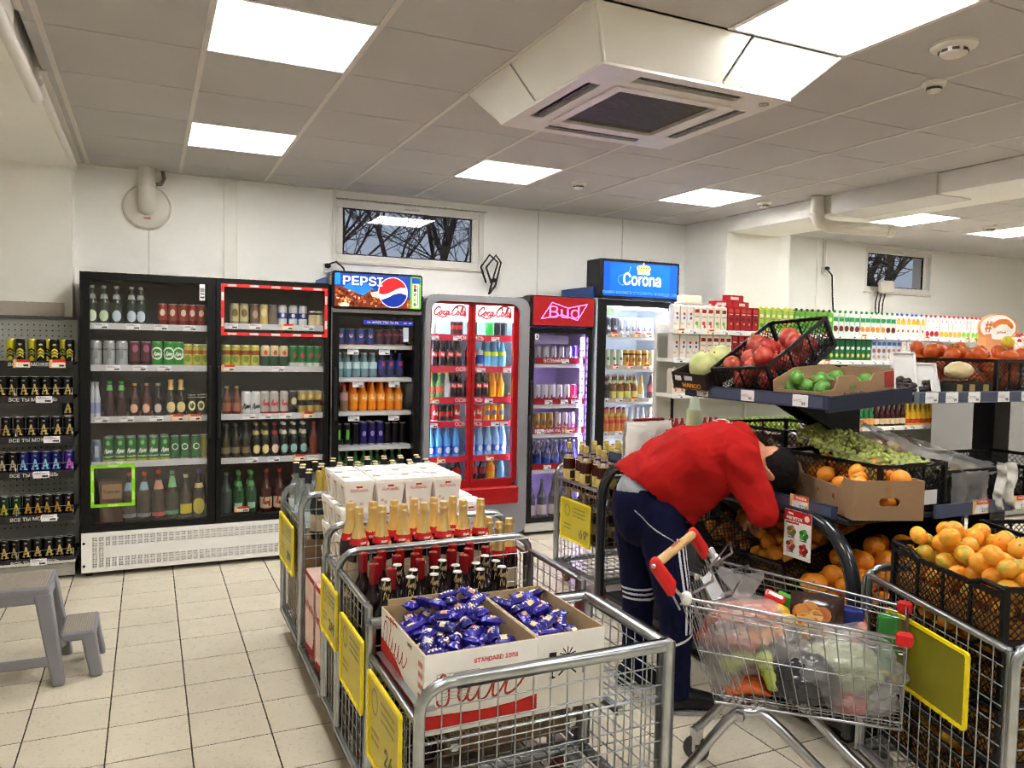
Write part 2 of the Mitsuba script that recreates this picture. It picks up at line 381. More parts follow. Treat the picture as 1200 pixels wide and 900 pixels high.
for i in range(0, 11):
    for j in range(-19, 1):
        x0, y0 = 5.455+.6*i, 5.3+.6*j-.0
        if any(abs(x0+.3-(a+.3)) < .45 and abs(y0+.3-(c+.3)) < .4 for a, c in LAMPS_R): pass
        q = sg.box(x0+.004, y0+.004, x0+.596, min(y0+.596, YB-.002))
        for a, c in LAMPS_R: q = q.difference(sg.box(a-.012, c-.012, a+.612, c+.612))
        bb = B()
        for g in getattr(q, 'geoms', [q]):
            if g.area > 1e-4: bb.prism(g, .015, (200, 200, 200), mat((0, 0, CEIL)))
        if bb.n:
            if i < 6 and j > -7: part(ce, 'board', bb.ply('ceiling_board', False))
            else: rest.join(bb)
q = sg.box(5.45, 5.9, 11.4, YB)
rest.prism(q, .015, (200, 200, 200), mat((0, 0, CEIL)))
part(ce, 'board', rest.ply('ceiling_board', False), kind='stuff')
for i in range(-1, 8):
    x = GX+.6*i
    b = B(); y1 = YB-.01
    if i == 3:
        b.box((x-.0115, GY-.6*4+.0, CEIL-.004), (x+.0115, y1, CEIL+.02), (205, 200, 192)); b.box((x-.0115, -5, CEIL-.004), (x+.0115, GY-.6*6, CEIL+.02), (205, 200, 192))
    else: b.box((x-.0115, -5, CEIL-.004), (x+.0115, y1, CEIL+.02), (205, 200, 192))
    part(ce, 'grid_bar', b, 'paint')
for j in range(0, 10):
    y = GY-.6*j; b = B(); b.box((XL, y-.012, CEIL+.006), (XR, y+.012, CEIL+.03), (150, 145, 138)); part(ce, 'cross_bar', b, 'paint')
part(ce, 'edge_profile', B().box((XL, YB-.022, CEIL-.006), (XR, YB, CEIL+.01), (208, 204, 196)), 'paint')
for ya, yb in ((-5, 3.5), (4.23, YB)): part(ce, 'edge_profile', B().box((XL-.014, ya, CEIL-.006), (XL+.02, yb, CEIL+.01), (208, 204, 196)), 'paint')
part(ce, 'edge_profile', B().box((XR-.012, -5, CEIL-.004), (XR, 5.74, CEIL+.01), (150, 146, 140)), 'paint')

lamp_where = {(0, 1): 'above the vent disc', (0, 4): 'at the top left near the camera', (3, 1): 'second row above the small window', (6, 1): 'near the right beam',
              (3, 6): 'beside the air conditioner at top right'}
def lamp(x, y, lab):
    k = thing('ceiling_light', lab, 'ceiling light', 'square ceiling lights')
    fr = B()
    for a in ((0, 0, .6, .014), (0, .586, .6, .6), (0, .014, .014, .586), (.586, .014, .6, .586)):
        fr.box((x+a[0], y+a[1], CEIL-.003), (x+a[2], y+a[3], CEIL+.03), (228, 228, 226))
    part(k, 'frame', fr, 'paint')
    d = B().raw([(x+.014, y+.014, CEIL+.002), (x+.014, y+.586, CEIL+.002), (x+.586, y+.586, CEIL+.002), (x+.586, y+.014, CEIL+.002)], [(0, 1, 2, 3)], (240, 240, 240)).ply('paint', False)
    d['emitter'] = {'type': 'area', 'radiance': {'type': 'rgb', 'value': list(LAMP_L)}, 'sampling_weight': 1.0}
    part(k, 'diffuser', d)
for n, (x, y) in enumerate(LAMPS):
    ij = (round((x-GX)/.6), -round((y-GY)/.6)-1)
    lamp(x, y, 'bright square ceiling light '+lamp_where.get(ij, 'of the rows behind the camera'))
for n, (x, y) in enumerate(LAMPS_R):
    lamp(x, y, ['bright ceiling light beyond the beam, nearest the white pipe', 'bright ceiling light beyond the beam at the right edge'][n] if n < 2 else 'ceiling light of the right hall out of the photograph')

# ---- windows
def window(n, W, label):
    x0, x1, z0, z1 = W
    k = struct('window_%d' % n, None, None, label)
    fr = B(); t = .062; r = .055
    xa = x0 if n == 1 else x0
    y0, y1 = YB+.015, YB+.085
    for lo, hi in (((x0, z0), (x1, z0+t)), ((x0, z1-t), (x1, z1)), ((x0, z0+t), (x0+t, z1-t)), ((x1-t-.045, z0+t), (x1-.045, z1-t))):
        fr.rbox((lo[0], y0, lo[1]), (hi[0], y1, hi[1]), .006, (226, 224, 216))
    part(k, 'frame', fr, 'plastic')
    g = B()
    for lo, hi in (((x0+t, z0+t), (x1-t-.045, z0+t+.008)), ((x0+t, z1-t-.008), (x1-t-.045, z1-t)), ((x0+t, z0+t), (x0+t+.008, z1-t)), ((x1-t-.053, z0+t), (x1-t-.045, z1-t))):
        g.box((lo[0], y0+.012, lo[1]), (hi[0], y0+.03, hi[1]), (22, 22, 26))
    part(k, 'rubber_seal', g, 'plastic', label='black rubber seal')
    pn = B().raw([(x0+t, y0+.025, z0+t), (x1-t-.045, y0+.025, z0+t), (x1-t-.045, y0+.025, z1-t), (x0+t, y0+.025, z1-t)], [(0, 1, 2, 3)], (255, 255, 255))
    part(k, 'pane', pn.ply('pane', False))
    part(k, 'sill', B().rbox((x0-.02, YB-.02, z0-.02), (x1+.0, YB+.06, z0), .004, (205, 200, 188)), 'paint')
    part(k, 'handle', B().rbox(((x0+x1)/2-.06, y0-.012, z1-.04), ((x0+x1)/2+.06, y0+.004, z1-.025), .004, (205, 202, 194)), 'plastic')
window(1, WIN1, 'narrow basement window high on the back wall')
window(2, WIN2, 'narrow window of the right hall above the juice shelves')
part('window_1', 'reveal', B().box((WIN1[1]-.046, YB, WIN1[2]), (WIN1[1], YB+.09, WIN1[3]), (214, 212, 204)), 'paint')
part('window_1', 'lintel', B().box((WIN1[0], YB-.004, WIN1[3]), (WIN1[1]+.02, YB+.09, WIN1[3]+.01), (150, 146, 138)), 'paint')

# ---- bare trees and ground outside
rt = random.Random(5)
struct('ground_outside', B().box((-12, 6.65, 1.2), (24, 30, 1.9), (118, 112, 108)), 'matte', 'ground outside the window')
def branch(b, p, d, L, r, depth):
    pts = [np.array(p, float)]; d = np.array(d, float); n = 4
    for i in range(n):
        d = d+np.array([rt.uniform(-.22, .22), rt.uniform(-.22, .22), rt.uniform(-.08, .16)]); d /= np.linalg.norm(d)
        pts.append(pts[-1]+d*L/n)
    b.tube(pts, np.linspace(r, r*.55, n+1), (60, 54, 54) if depth > 1 else (70, 64, 66), 5 if depth > 1 else 3, caps=False)
    if depth == 0: return
    for i in range(1, n+1):
        for _ in range(3 if depth == 2 else 2):
            e = d*.5+np.array([rt.uniform(-1, 1), rt.uniform(-1, 1), rt.uniform(-.3, .9)]); e /= np.linalg.norm(e)
            branch(b, pts[i], e, L*rt.uniform(.5, .75), r*.42, depth-1)
TREES = [(1.75, 9.6, .055, 'leftmost leafless tree outside the back wall window'), (2.35, 10.6, .045, 'second leafless tree from the left outside the back wall window'), (2.95, 9.9, .04, 'thin leafless tree left of the middle of the back wall window'), (3.6, 10.4, .07, 'thick leafless tree right of the middle of the back wall window'),
         (4.3, 10.8, .05, 'leafless tree second from the right outside the back wall window'), (4.9, 11.4, .06, 'rightmost leafless tree outside the back wall window'), (10.6, 9.6, .14, 'left leafless tree outside the right hall window'), (12.4, 10.2, .16, 'right leafless tree outside the right hall window')]
for x, y, r, lab in TREES:
    b = B(); branch(b, (x, y, 1.7), (rt.uniform(-.15, .15), 0, 1), 2.6, r, 3); thing('bare_tree', lab, 'tree', 'bare trees outside', b.ply('matte', False))
# garden wall seen through the second window
w2 = struct('wall_outside', B().box((7.5, 9.2, 1.8), (9.6, 9.5, 4.2), (120, 116, 120)), 'matte', 'grey wall outside the right window')

# ---- air conditioner in its white surround
ac = thing('air_conditioner', 'ceiling cassette air conditioner in a white sloping surround', 'air conditioner')
x0, x1, y0, y1 = 1.43, 2.606, 2.424, 3.60; a0, a1, c0, c1, zl = 1.552, 2.462, 2.562, 3.478, 2.652
def slab(P, th=.008):
    P = np.array(P, float); n = np.cross(P[1]-P[0], P[3]-P[0]); n /= np.linalg.norm(n)
    return np.vstack([P, P-n*th]), [(0, 1, 2, 3), (7, 6, 5, 4), (0, 4, 5, 1), (1, 5, 6, 2), (2, 6, 7, 3), (3, 7, 4, 0)]
cor_t = [(x0, y0), (x1, y0), (x1, y1), (x0, y1)]; cor_b = [(a0, c0), (a1, c0), (a1, c1), (a0, c1)]
for k in range(4):
    p, q, u, v = np.array(cor_t[k]), np.array(cor_t[(k+1) % 4]), np.array(cor_b[k]), np.array(cor_b[(k+1) % 4])
    cut = .60 if k in (0,) else .40 if k == 3 else .5
    for s, e in ((.006, cut-.006), (cut+.006, .994)):
        P = [(*(p+(q-p)*s), CEIL), (*(p+(q-p)*e), CEIL), (*(u+(v-u)*e), zl), (*(u+(v-u)*s), zl)]
        vv, ff = slab(P); bb = B()
        for g in ff: bb.raw(vv[list(g)], [(0, 1, 2, 3)], (222, 220, 212))
        part(ac, 'surround_panel', bb.ply('paint', False))
for k in range(4): part(ac, 'corner_bead', B().tube([(*cor_t[k], CEIL), (*cor_b[k], zl)], .012, (218, 216, 208), 6), 'paint')
bb = B(); face = sg.box(a0-.01, c0-.01, a1+.01, c1+.01)
cx, cy = (a0+a1)/2, (c0+c1)/2
slots = [sg.box(cx-.26, c0+.045, cx+.26, c0+.11), sg.box(cx-.26, c1-.11, cx+.26, c1-.045), sg.box(a0+.045, cy-.26, a0+.11, cy+.26), sg.box(a1-.11, cy-.26, a1-.045, cy+.26)]
grille = sg.box(cx-.25, cy-.25, cx+.25, cy+.25)
bb.prism(face.difference(unary_union(slots+[grille])), .025, (214, 211, 207), mat((0, 0, zl-.012)))
part(ac, 'front_panel', bb, 'plastic')
hb = B()
for lo, hi in (((a0, c0), (a0+.01, c1)), ((a1-.01, c0), (a1, c1)), ((a0, c0), (a1, c0+.01)), ((a0, c1-.01), (a1, c1))): hb.box((*lo, zl+.012), (*hi, CEIL+.12), (128, 126, 122))
hb.box((a0, c0, CEIL+.11), (a1, c1, CEIL+.12), (128, 126, 122)); part(ac, 'housing', hb, 'matte', label='sheet metal housing')
for s in slots:
    X0, Y0, X1, Y1 = s.bounds; lv = B(); hor = X1-X0 > Y1-Y0
    for t in (.38,):
        if hor: lv.box((X0, Y0+(Y1-Y0)*t, zl-.006), (X1, Y0+(Y1-Y0)*t+.016, zl-.002), (44, 42, 40))
        else: lv.box((X0+(X1-X0)*t, Y0, zl-.006), (X0+(X1-X0)*t+.016, Y1, zl-.002), (44, 42, 40))
    part(ac, 'louvre', lv, 'plastic')
g = B(); g.box((cx-.248, cy-.248, zl-.004), (cx+.248, cy+.248, zl+.004), (70, 66, 54))
for i in range(25): g.box((cx-.248+.02*i, cy-.248, zl-.008), (cx-.240+.02*i, cy+.248, zl-.003), (84, 79, 66))
part(ac, 'grille', g, 'plastic', label='grey brown intake grille')
fr = B().prism(grille.buffer(.045, join_style=2).difference(grille), .01, (218, 214, 212), mat((0, 0, zl-.02))); part(ac, 'grille_frame', fr, 'plastic')
g = B().lathe([(.004, 0, (255, 60, 50)), (.0, .001)], 10, mat((cx+.02, c0+.16, zl-.022))); part(ac, 'indicator', g, 'plastic', label='red indicator')
part(ac, 'button', B().lathe([(.022, 0, (150, 145, 138)), (.022, -.004), (0, -.004)], 16, mat((a1-.06, c0+.075, zl-.012))), 'plastic')

# ---- detectors on the ceiling
def disc(x, y, r, label):
    k = thing('smoke_detector', label, 'smoke detector', 'round white ceiling detectors')
    part(k, 'base', B().lathe([(r, 0, (226, 222, 214)), (r, -.012), (r*.86, -.02), (0, -.021)], 24, mat((x, y, CEIL))), 'plastic')
    part(k, 'dome', B().lathe([(r*.62, -.018, (214, 208, 200)), (r*.6, -.038), (r*.45, -.046), (0, -.048)], 20, mat((x, y, CEIL))), 'plastic')
    bb = B()
    for q in range(8):
        t = q*PI/4; bb.box((r*.58, -.012, -.036), (r*.63, .012, -.026), (60, 58, 56), mat((x, y, CEIL), t))
    part(k, 'slot', bb, 'matte')
for x, y, r, l in [(2.89, 2.12, .085, 'large flat round detector on the ceiling right of the near light'), (3.215, 2.445, .05, 'small smoke detector with dark slots near the top right'),
                   (2.92, 5.14, .06, 'round white detector between the two far ceiling lights'), (4.62, 5.03, .06, 'round white detector beside the beam'), (7.3, 4.88, .06, 'round detector in the hall beyond the beam')]: disc(x, y, r, l)

# ---- vent disc with its pipe
v = thing('wall_vent', 'round white ventilation disc with a pipe on the back wall', 'vent')
MY = frame((-.005, YB, 2.535), (1, 0, 0), (0, 0, 1))
part(v, 'disc', B().lathe([(.165, 0, (214, 208, 196)), (.165, .012), (.15, .028), (.10, .038), (0, .04)], 36, MY), 'plastic')
part(v, 'pipe', B().tube([(-.005, YB-.085, CEIL), (-.005, YB-.085, 2.66), (-.005, YB-.09, 2.60), (-.003, YB-.075, 2.55), (-.003, YB-.03, 2.53)], [.056, .056, .058, .06, .06], (222, 217, 206), 18), 'plastic')
part(v, 'pipe_ring', B().tube([(-.005, YB-.085, 2.67), (-.005, YB-.085, 2.70)], .060, (216, 210, 198), 18), 'plastic')
part(v, 'sticker', B().box((-.025, YB-.046, 2.445), (.02, YB-.039, 2.462), (178, 140, 110)), 'paint', label='small brown sticker')
part(v, 'cable', B().tube([(.10, YB-.03, CEIL), (.11, YB-.03, 2.75), (.09, YB-.03, 2.71), (.04, YB-.04, 2.70)], .014, (120, 108, 96), 8), 'plastic', label='brown cable')
# ---- white drain pipe on the beam
v = thing('drain_pipe', 'white plastic pipe with elbows crossing under the beam', 'pipe')
part(v, 'pipe', B().tube([(4.79, 4.62, 2.80), (4.79, 4.62, 2.66), (4.82, 4.62, 2.60), (4.92, 4.60, 2.575), (5.50, 4.52, 2.575)], .050, (222, 217, 206), 18), 'plastic')
part(v, 'collar', B().tube([(4.79, 4.62, 2.665), (4.79, 4.62, 2.72)], .056, (226, 221, 210), 18), 'plastic')
part(v, 'collar', B().tube([(5.44, 4.528, 2.575), (5.51, 4.519, 2.575)], .056, (214, 208, 194), 18), 'plastic')
# ---- sockets and cables
def socket(x, z, label, y=YB):
    k = thing('wall_socket', label, 'socket')
    part(k, 'box', B().rbox((x-.035, y-.045, z-.04), (x+.035, y, z+.04), .006, (228, 226, 220)), 'plastic')
    part(k, 'plug', B().rbox((x-.03, y-.085, z-.0), (x+.012, y-.045, z+.035), .008, (25, 25, 26)), 'plastic', label='black plug')
    return k
k = socket(1.31, 2.17, 'white wall socket with black plug left of the window')
part(k, 'cable', B().tube([(1.31, YB-.07, 2.20), (1.36, YB-.1, 2.22), (1.42, YB-.1, 2.17), (1.44, YB-.1, 2.09)], .007, (25, 25, 26), 6), 'plastic')
k = socket(6.72, 2.47, 'white wall socket above the green juice cartons')
part(k, 'cable', B().tube([(6.72, YB-.07, 2.46), (6.80, YB-.05, 2.42), (6.83, YB-.04, 2.2), (6.85, YB-.04, 2.02)], .008, (25, 25, 26), 6), 'plastic')
part(k, 'conduit', B().box((6.70, YB-.018, 2.5), (6.735, YB, CEIL), (212, 209, 200)), 'paint')
k = socket(2.76, 2.13, 'white wall socket behind the red beer cooler')
for q in range(2):
    part(k, 'cable', B().tube([(2.66+.05*q, YB-.1, 2.12), (2.60+.05*q, YB-.12, 2.25), (2.68+.06*q, YB-.12, 2.36), (2.76+.03*q, YB-.12, 2.30), (2.70+.04*q, YB-.12, 2.1), (2.68, YB-.12, 2.02)], .009, (20, 20, 22), 6), 'plastic')
k = thing('wifi_box', 'white device with dangling cables on the sill of the right window', 'device')
part(k, 'housing', B().rbox((7.50, YB-.12, 2.255), (7.72, YB-.05, 2.40), .02, (214, 208, 196), None), 'plastic')
for q in range(3): part(k, 'cable', B().tube([(7.5+.06*q, YB-.07, 2.27), (7.50+.06*q, YB-.04, 2.15), (7.52+.05*q, YB-.03, 2.0)], .007, (60, 56, 54), 5), 'plastic')
# ================================================================ drinks: one maker per kind, shared between copies
rg = random.Random(11); rn = np.random.default_rng(11)
WHITE, BLACK, SILV, GOLD, RED = (238, 238, 236), (20, 20, 22), (196, 198, 202), (206, 172, 96), (196, 28, 34)
_protos = {}
def cached(fn):
    def g(*a, **k):
        key = (fn.__name__, repr(a), repr(sorted(k.items())))
        if key not in _protos: _protos[key] = fn(*a, **k)
        return _protos[key]
    return g
_script = {  # scribbled brand scripts for cans a few pixels wide
    'wave': [[(0, 0), (.2, .8), (.35, .1), (.5, .1), (.6, .6), (.7, .1), (.9, .6), (1.0, .1), (1.2, .5), (1.35, 0)]],
    'loop': [[(0, .2), (.15, 1), (.32, .1), (.5, .55), (.62, .05), (.8, .6), (.95, .05), (1.1, .9), (1.2, .1), (1.45, .3)]]}
@cached
def can(body, r=.0330, h=.168, bands=(), emblem=None, lid=SILV, side=None):
    """bands: (z0, z1, colour) fractions of the height; emblem: (shape, colour, centre z fraction, size)"""
    b = B(); bs = sorted(bands); z = .045; prof = [(r*.78, 0, SILV), (r*.94, .012*h/.168, SILV)]
    cuts = sorted({.06, .90} | {q for x in bs for q in x[:2]})
    def colat(t):
        for a, c, k in bs:
            if a <= t < c: return k
        return body
    for a, c in zip(cuts[:-1], cuts[1:]): prof.append((r, a*h, colat((a+c)/2)))
    prof += [(r, .90*h, body), (r*.93, .94*h, body), (r*.84, .975*h, SILV), (r*.86, h, SILV), (r*.80, h)]
    b.lathe(prof, 18)
    out = [('body', b.ply('can_metal'))]
    l = B().lathe([(r*.82, h-.003, lid), (0, h-.003)], 14); l.box((-.006, -.016, h-.003), (.006, .004, h-.0005), lid)
    out.append(('lid', l.ply('foil')))
    if emblem:
        e = B()
        for kind, col, zf, s in (emblem if isinstance(emblem[0], (tuple, list)) else [emblem]):
            zc = zf*h
            if kind == 'oval': p = ellipse(0, zc, r*s*.75, r*s*1.0)
            elif kind == 'disc': p = ellipse(0, zc, r*s, r*s)
            elif kind == 'ring': p = ellipse(0, zc, r*s, r*s).difference(ellipse(0, zc, r*s*.72, r*s*.72))
            elif kind == 'rect': p = sg.box(-r*s, zc-r*s*.6, r*s, zc+r*s*.6)
            elif kind == 'tall': p = sg.box(-r*s*.45, zc-r*s*1.5, r*s*.45, zc+r*s*1.5)
            elif kind == 'chev': p = unary_union([sg.Polygon([(-r*.5*s, zc+q*r), (0, zc+q*r+.4*r*s), (r*.5*s, zc+q*r), (r*.5*s, zc+q*r-.3*r*s), (0, zc+q*r+.1*r*s), (-r*.5*s, zc+q*r-.3*r*s)]) for q in (-.9, -.2, .5)])
            elif kind == 'A': p = strokes([[(-.5, -1), (0, 1)], [(0, 1), (.5, -1)], [(-.45, -.45), (.5, -.2)], [(-.7, -1), (-.3, -1)], [(.3, -1), (.75, -1)]], .3, 0, zc, r*s)
            elif kind in _script: p = strokes(_script[kind], .17, -.65*r*s, zc-.4*r*s, r*s, .25)
            else: continue
            e.wrap(p, r+.0005, col)
        out.append(('emblem', e.ply('plastic', False)))
    return out
@cached
def bottle(glass, h=.26, r=.031, neck=.0135, cap=GOLD, label=None, label2=None, shoulder=.62, foil=None, foil_z=.78, capz=.93, fin='gloss', lz=(.12, .42), nz=(.66, .78), waist=0.0, emblem=None):
    b = B(); s = shoulder
    p = [(r*.8, 0, glass), (r, .015, glass)]
    if waist: p += [(r*.97, lz[0]*h*.8), (r*(1-waist), (lz[0]+.02)*h), (r*(1-waist), lz[1]*h), (r, (lz[1]+.06)*h)]
    p += [(r, s*h*.86), (r*.93, s*h*.93), (r*.74, s*h), (neck*1.35, (s+(capz-s)*.42)*h), (neck, (s+(capz-s)*.75)*h), (neck, capz*h)]
    b.lathe(p, 18); out = [('glass' if fin != 'plastic' else 'body', b.ply(fin))]
    c = B().lathe([(neck*1.12, capz*h, cap), (neck*1.15, h*.995), (neck*.95, h), (0, h)], 14); out.append(('cap', c.ply('foil' if cap in (GOLD, SILV) else 'plastic')))
    if label: out.append(('label', B().lathe([(r*(1-waist)+.0006, lz[0]*h, label), (r*(1-waist)+.0006, lz[1]*h)], 18).ply('card')))
    if label2 and len(label2) == 3:
        rr = lambda z: np.interp(z, [s, s+(capz-s)*.42, s+(capz-s)*.75], [r*.74, neck*1.35, neck])
        out.append(('neck_label', B().lathe([(rr(nz[0])+.0012, nz[0]*h, label2), (rr(nz[1])+.0012, nz[1]*h)], 16).ply('card')))
    if foil:
        rr = lambda z: np.interp(z, [s, s+(capz-s)*.42, s+(capz-s)*.75, 1], [r*.74, neck*1.35, neck, neck])
        f = [(rr(z)+.0014, z*h, foil) for z in np.linspace(foil_z, capz, 4)]
        out.append(('foil', B().lathe([*f, (neck*1.22, capz*h), (neck*1.3, (capz+.02)*h), (neck*1.2, h*.99), (neck*.9, h+.001), (0, h+.001)], 16).ply('foil')))
    if emblem:
        kind, col, zf, sz = emblem; e = B()
        pp = ellipse(0, zf*h, r*sz*.8, r*sz) if kind == 'oval' else strokes(_script['loop'], .16, -.65*r*sz, zf*h-.4*r*sz, r*sz, .25) if kind == 'loop' else sg.box(-r*sz*.8, zf*h-r*sz*.6, r*sz*.8, zf*h+r*sz*.6)
        e.wrap(pp, r*(1-waist)+.0012, col); out.append(('emblem', e.ply('card', False)))
    return out
@cached
def carton(body, w=.062, d=.075, h=.235, bands=(), cap=WHITE, pic=None, gable=True):
    dk = lambda c: tuple(.9*x for x in c)
    body, cap, bands = dk(body), dk(cap), tuple((a, c, dk(k)) for a, c, k in bands); pic = pic and [(q[0], dk(q[1]), *q[2:]) for q in pic]
    b = B(); hb = h*.86 if gable else h
    cuts = sorted({0., 1.} | {q for x in bands for q in x[:2]})
    for a, c in zip(cuts[:-1], cuts[1:]):
        k = next((x[2] for x in bands if x[0] <= (a+c)/2 < x[1]), body)
        b.box((-w/2, -d/2, a*hb), (w/2, d/2, c*hb), k, None, '' if a == 0 or c == 1 else 'zZ')
    if gable:
        v = [(-w/2, -d/2, hb), (w/2, -d/2, hb), (w/2, d/2, hb), (-w/2, d/2, hb), (-w/2, d*.12, h*.95), (w/2, d*.12, h*.95)]
        for g in [(0, 1, 5, 4), (2, 3, 4, 5)]: b.raw([v[i] for i in g], [(0, 1, 2, 3)], body)
        for g in [(0, 4, 3), (1, 2, 5)]: b.raw([v[i] for i in g], [(0, 1, 2)], body)
    out = [('body', b.ply('card', False))]
    if gable: out.append(('cap', B().lathe([(.012, 0, cap), (.0125, .02), (.010, .024), (0, .024)], 12, mat((0, -d*.18, h*.895), 0, .35)).ply('plastic')))
    if pic:
        e = B(); M = frame((0, -d/2, 0), (1, 0, 0), (0, 0, 1))
        for kind, col, x, z, s in pic:
            p = ellipse(x*w, z*hb, s*w, s*w) if kind == 'o' else sg.box((x-s)*w, z*hb-s*w*.7, (x+s)*w, z*hb+s*w*.7) if kind == 'r' else sg.box((x-s)*w, z*hb-s*w*.16, (x+s)*w, z*hb+s*w*.16)
            e.flat(p, col, M, .0006)
        out.append(('picture', e.ply('card', False)))
    return out
def row(proto, name, cat, lab, group, xs, y, z, rzj=.12, where='', rows=1, dy=.075):
    """a row standing on a shelf, each its own thing"""
    n = len(xs)
    for i, x in enumerate(xs):
        copy_of(proto, name, lab+nth(i, n), cat, mat((x, y+rg.uniform(-.004, .004), z), rg.uniform(-rzj, rzj)), group)
        for q in range(1, rows):
            copy_of(proto, name, lab+' (row behind)', cat, mat((x+rg.uniform(-.003, .003), y+dy*q, z), rg.uniform(-rzj, rzj)), group+', rows behind')
def span(x0, x1, n): return list(np.linspace(x0, x1, n)) if n > 1 else [(x0+x1)/2]
def tag(b, x, y, z, kind='w', w=.085, h=.036):
    """paper price tag on a shelf edge facing -Y"""
    if kind == 'w':
        b.box((x-w/2, y-.004, z), (x+w/2, y, z+h), (236, 236, 240)); b.box((x+w*.05, y-.005, z+h*.15), (x+w*.42, y-.0035, z+h*.42), (60, 60, 70))
        b.box((x-w*.44, y-.005, z+h*.62), (x+w*.25, y-.0035, z+h*.72), (150, 150, 160)); b.box((x-w*.44, y-.005, z+h*.8), (x+w*.05, y-.0035, z+h*.88), (150, 150, 160))
    else:
        b.box((x-w/2, y-.004, z), (x+w/2, y, z+h*1.25), (240, 190, 120)); b.box((x-w*.3, y-.005, z+h*.85), (x+w/2, y-.0035, z+h*1.25), (206, 40, 40))
        b.box((x-w*.35, y-.005, z+h*.1), (x+w*.45, y-.0035, z+h*.75), (240, 236, 232)); b.box((x+w*.1, y-.006, z+h*.2), (x+w*.4, y-.0035, z+h*.5), (60, 55, 60))
YF = 5.73
def cabinet(key, x0, x1, z0, z1, shell, inner, y1=YB-.02, bottom=None, depth0=YF+.045):
    b = B(); t = .03
    b.box((x0, depth0, z0), (x0+t, y1, z1), shell); b.box((x1-t, depth0, z0), (x1, y1, z1), shell)
    b.box((x0+t, depth0, z1-t), (x1-t, y1, z1), shell); b.box((x0+t, y1-t, z0), (x1-t, y1, z1-t), shell); b.box((x0+t, depth0, z0), (x1-t, y1-t, z0+t), shell)
    part(key, 'cabinet', b, 'paint')
    zb = bottom if bottom is not None else z0+t
    b = B(); e = .002
    b.box((x0+t, YF+.06, zb), (x0+t+e, y1-t-e, z1-t-e), inner); b.box((x1-t-e, YF+.06, zb), (x1-t, y1-t-e, z1-t-e), inner)
    b.box((x0+t, y1-t-e, zb), (x1-t, y1-t, z1-t-e), inner); b.box((x0+t, YF+.06, z1-t-e), (x1-t, y1-t-e, z1-t), inner); b.box((x0+t, YF+.06, zb-.01), (x1-t, y1-t, zb), inner)
    part(key, 'lining', b, 'paint')
def door(key, x0, x1, z0, z1, g0, g1, h0, h1, col, handle=None, mat_='plastic', name='door'):
    """frame from (x0..z1) round a pane (g0..h1)"""
    d = key+'__'+name if False else fresh(key+'__'+name)
    M = frame((0, YF, 0), (1, 0, 0), (0, 0, 1))
    b = B().prism(sg.box(x0, z0, x1, z1).difference(sg.box(g0, h0, g1, h1)), .042, col, M, -.042)
    put(d, b, bsdf=mat_)
    pn = B().raw([(g0-.004, YF+.018, h0-.004), (g1+.004, YF+.018, h0-.004), (g1+.004, YF+.018, h1+.004), (g0-.004, YF+.018, h1+.004)], [(0, 1, 2, 3)], (255, 255, 255))
    part(d, 'pane', pn.ply('pane', False))
    if handle: part(d, 'handle', B().rbox((handle[0], YF-.035, handle[1]), (handle[0]+.022, YF, handle[2]), .006, (28, 28, 30)), 'plastic')
    return d
def shelf(key, x0, x1, z, tags=(), rail=(200, 202, 206), plate=(190, 192, 196), railh=.042, y0=5.80, y1=6.28, strip=None, railm='plastic'):
    k = part(key, 'shelf', B().box((x0, y0, z-.014), (x1, y1, z-.002), plate), 'plastic')
    if rail: part(k, 'rail', B().box((x0, y0-.006, z-.034), (x1, y0, z-.034+railh), rail), railm)
    for t in tags:
        b = B(); tag(b, t[0], y0-.006, z-.034+.003, t[1] if len(t) > 1 else 'w'); part(k, 'price_tag', b, 'card')
    return k

# ================================================================ double cooler
dc = thing('beverage_cooler', 'wide black two-door beer cooler with a white perforated base', 'cooler')
cabinet(dc, -.40, .425, .30, 2.005, (12, 12, 13), (46, 46, 48), bottom=.335); cabinet(dc, .425, 1.20, .30, 2.005, (12, 12, 13), (46, 46, 48), bottom=.335)
part(dc, 'base_cabinet', B().box((-.40, YF+.20, .05), (1.20, YB-.03, .30), (110, 110, 112)).box((-.40, YF+.03, .285), (1.20, YF+.21, .30), (110, 110, 112)).box((-.40, YF+.03, .04), (1.20, YF+.21, .05), (110, 110, 112)), 'paint')
door(dc, -.398, .417, .302, 2.003, -.342, .368, .347, 1.958, (9, 9, 10), (.372, .9, 1.4))
door(dc, .425, 1.198, .302, 2.003, .457, 1.166, .347, 1.958, (9, 9, 10), (.43, .9, 1.4))
holes = []
def hole_grid(xs, zs):
    for x in xs:
        for z in zs:
            for a in (0, .0155):
                for c in (0, .0155): holes.append(sg.box(x+a, z+c, x+a+.010, z+c+.010))
xs = np.arange(-.335, 1.13, .0385)
for zz in (.205, .240): hole_grid(xs, [zz])
for zz in (.065, .100): hole_grid(xs, [zz])
hole_grid([-.335, -.2965], [.135, .170])
gr = sg.Polygon([(-.40, .035), (1.20, .035), (1.20, .298), (-.40, .298)], [list(h.exterior.coords)[:-1] for h in holes])
part(dc, 'base_grille', B().prism(gr, .012, (236, 236, 234), frame((0, YF+.012, 0), (1, 0, 0), (0, 0, 1)), 0), 'paint', label='white grille with rows of small square holes')
for x in (-.398, 1.186): part(dc, 'base_side', B().box((x, YF+.012, .04), (x+.012, YF+.22, .30), (170, 170, 170)), 'paint')
for z in (.08, .23): part(dc, 'screw', B().lathe([(.009, 0, (30, 30, 32)), (.006, .003), (0, .003)], 10, frame((-.385, YF, z), (1, 0, 0), (0, 0, 1))), 'plastic')
for x in (-.36, 1.14): part(dc, 'foot', B().lathe([(.02, 0, (30, 30, 30)), (.02, .045), (0, .045)], 12, mat((x, YF+.07, 0))), 'plastic')
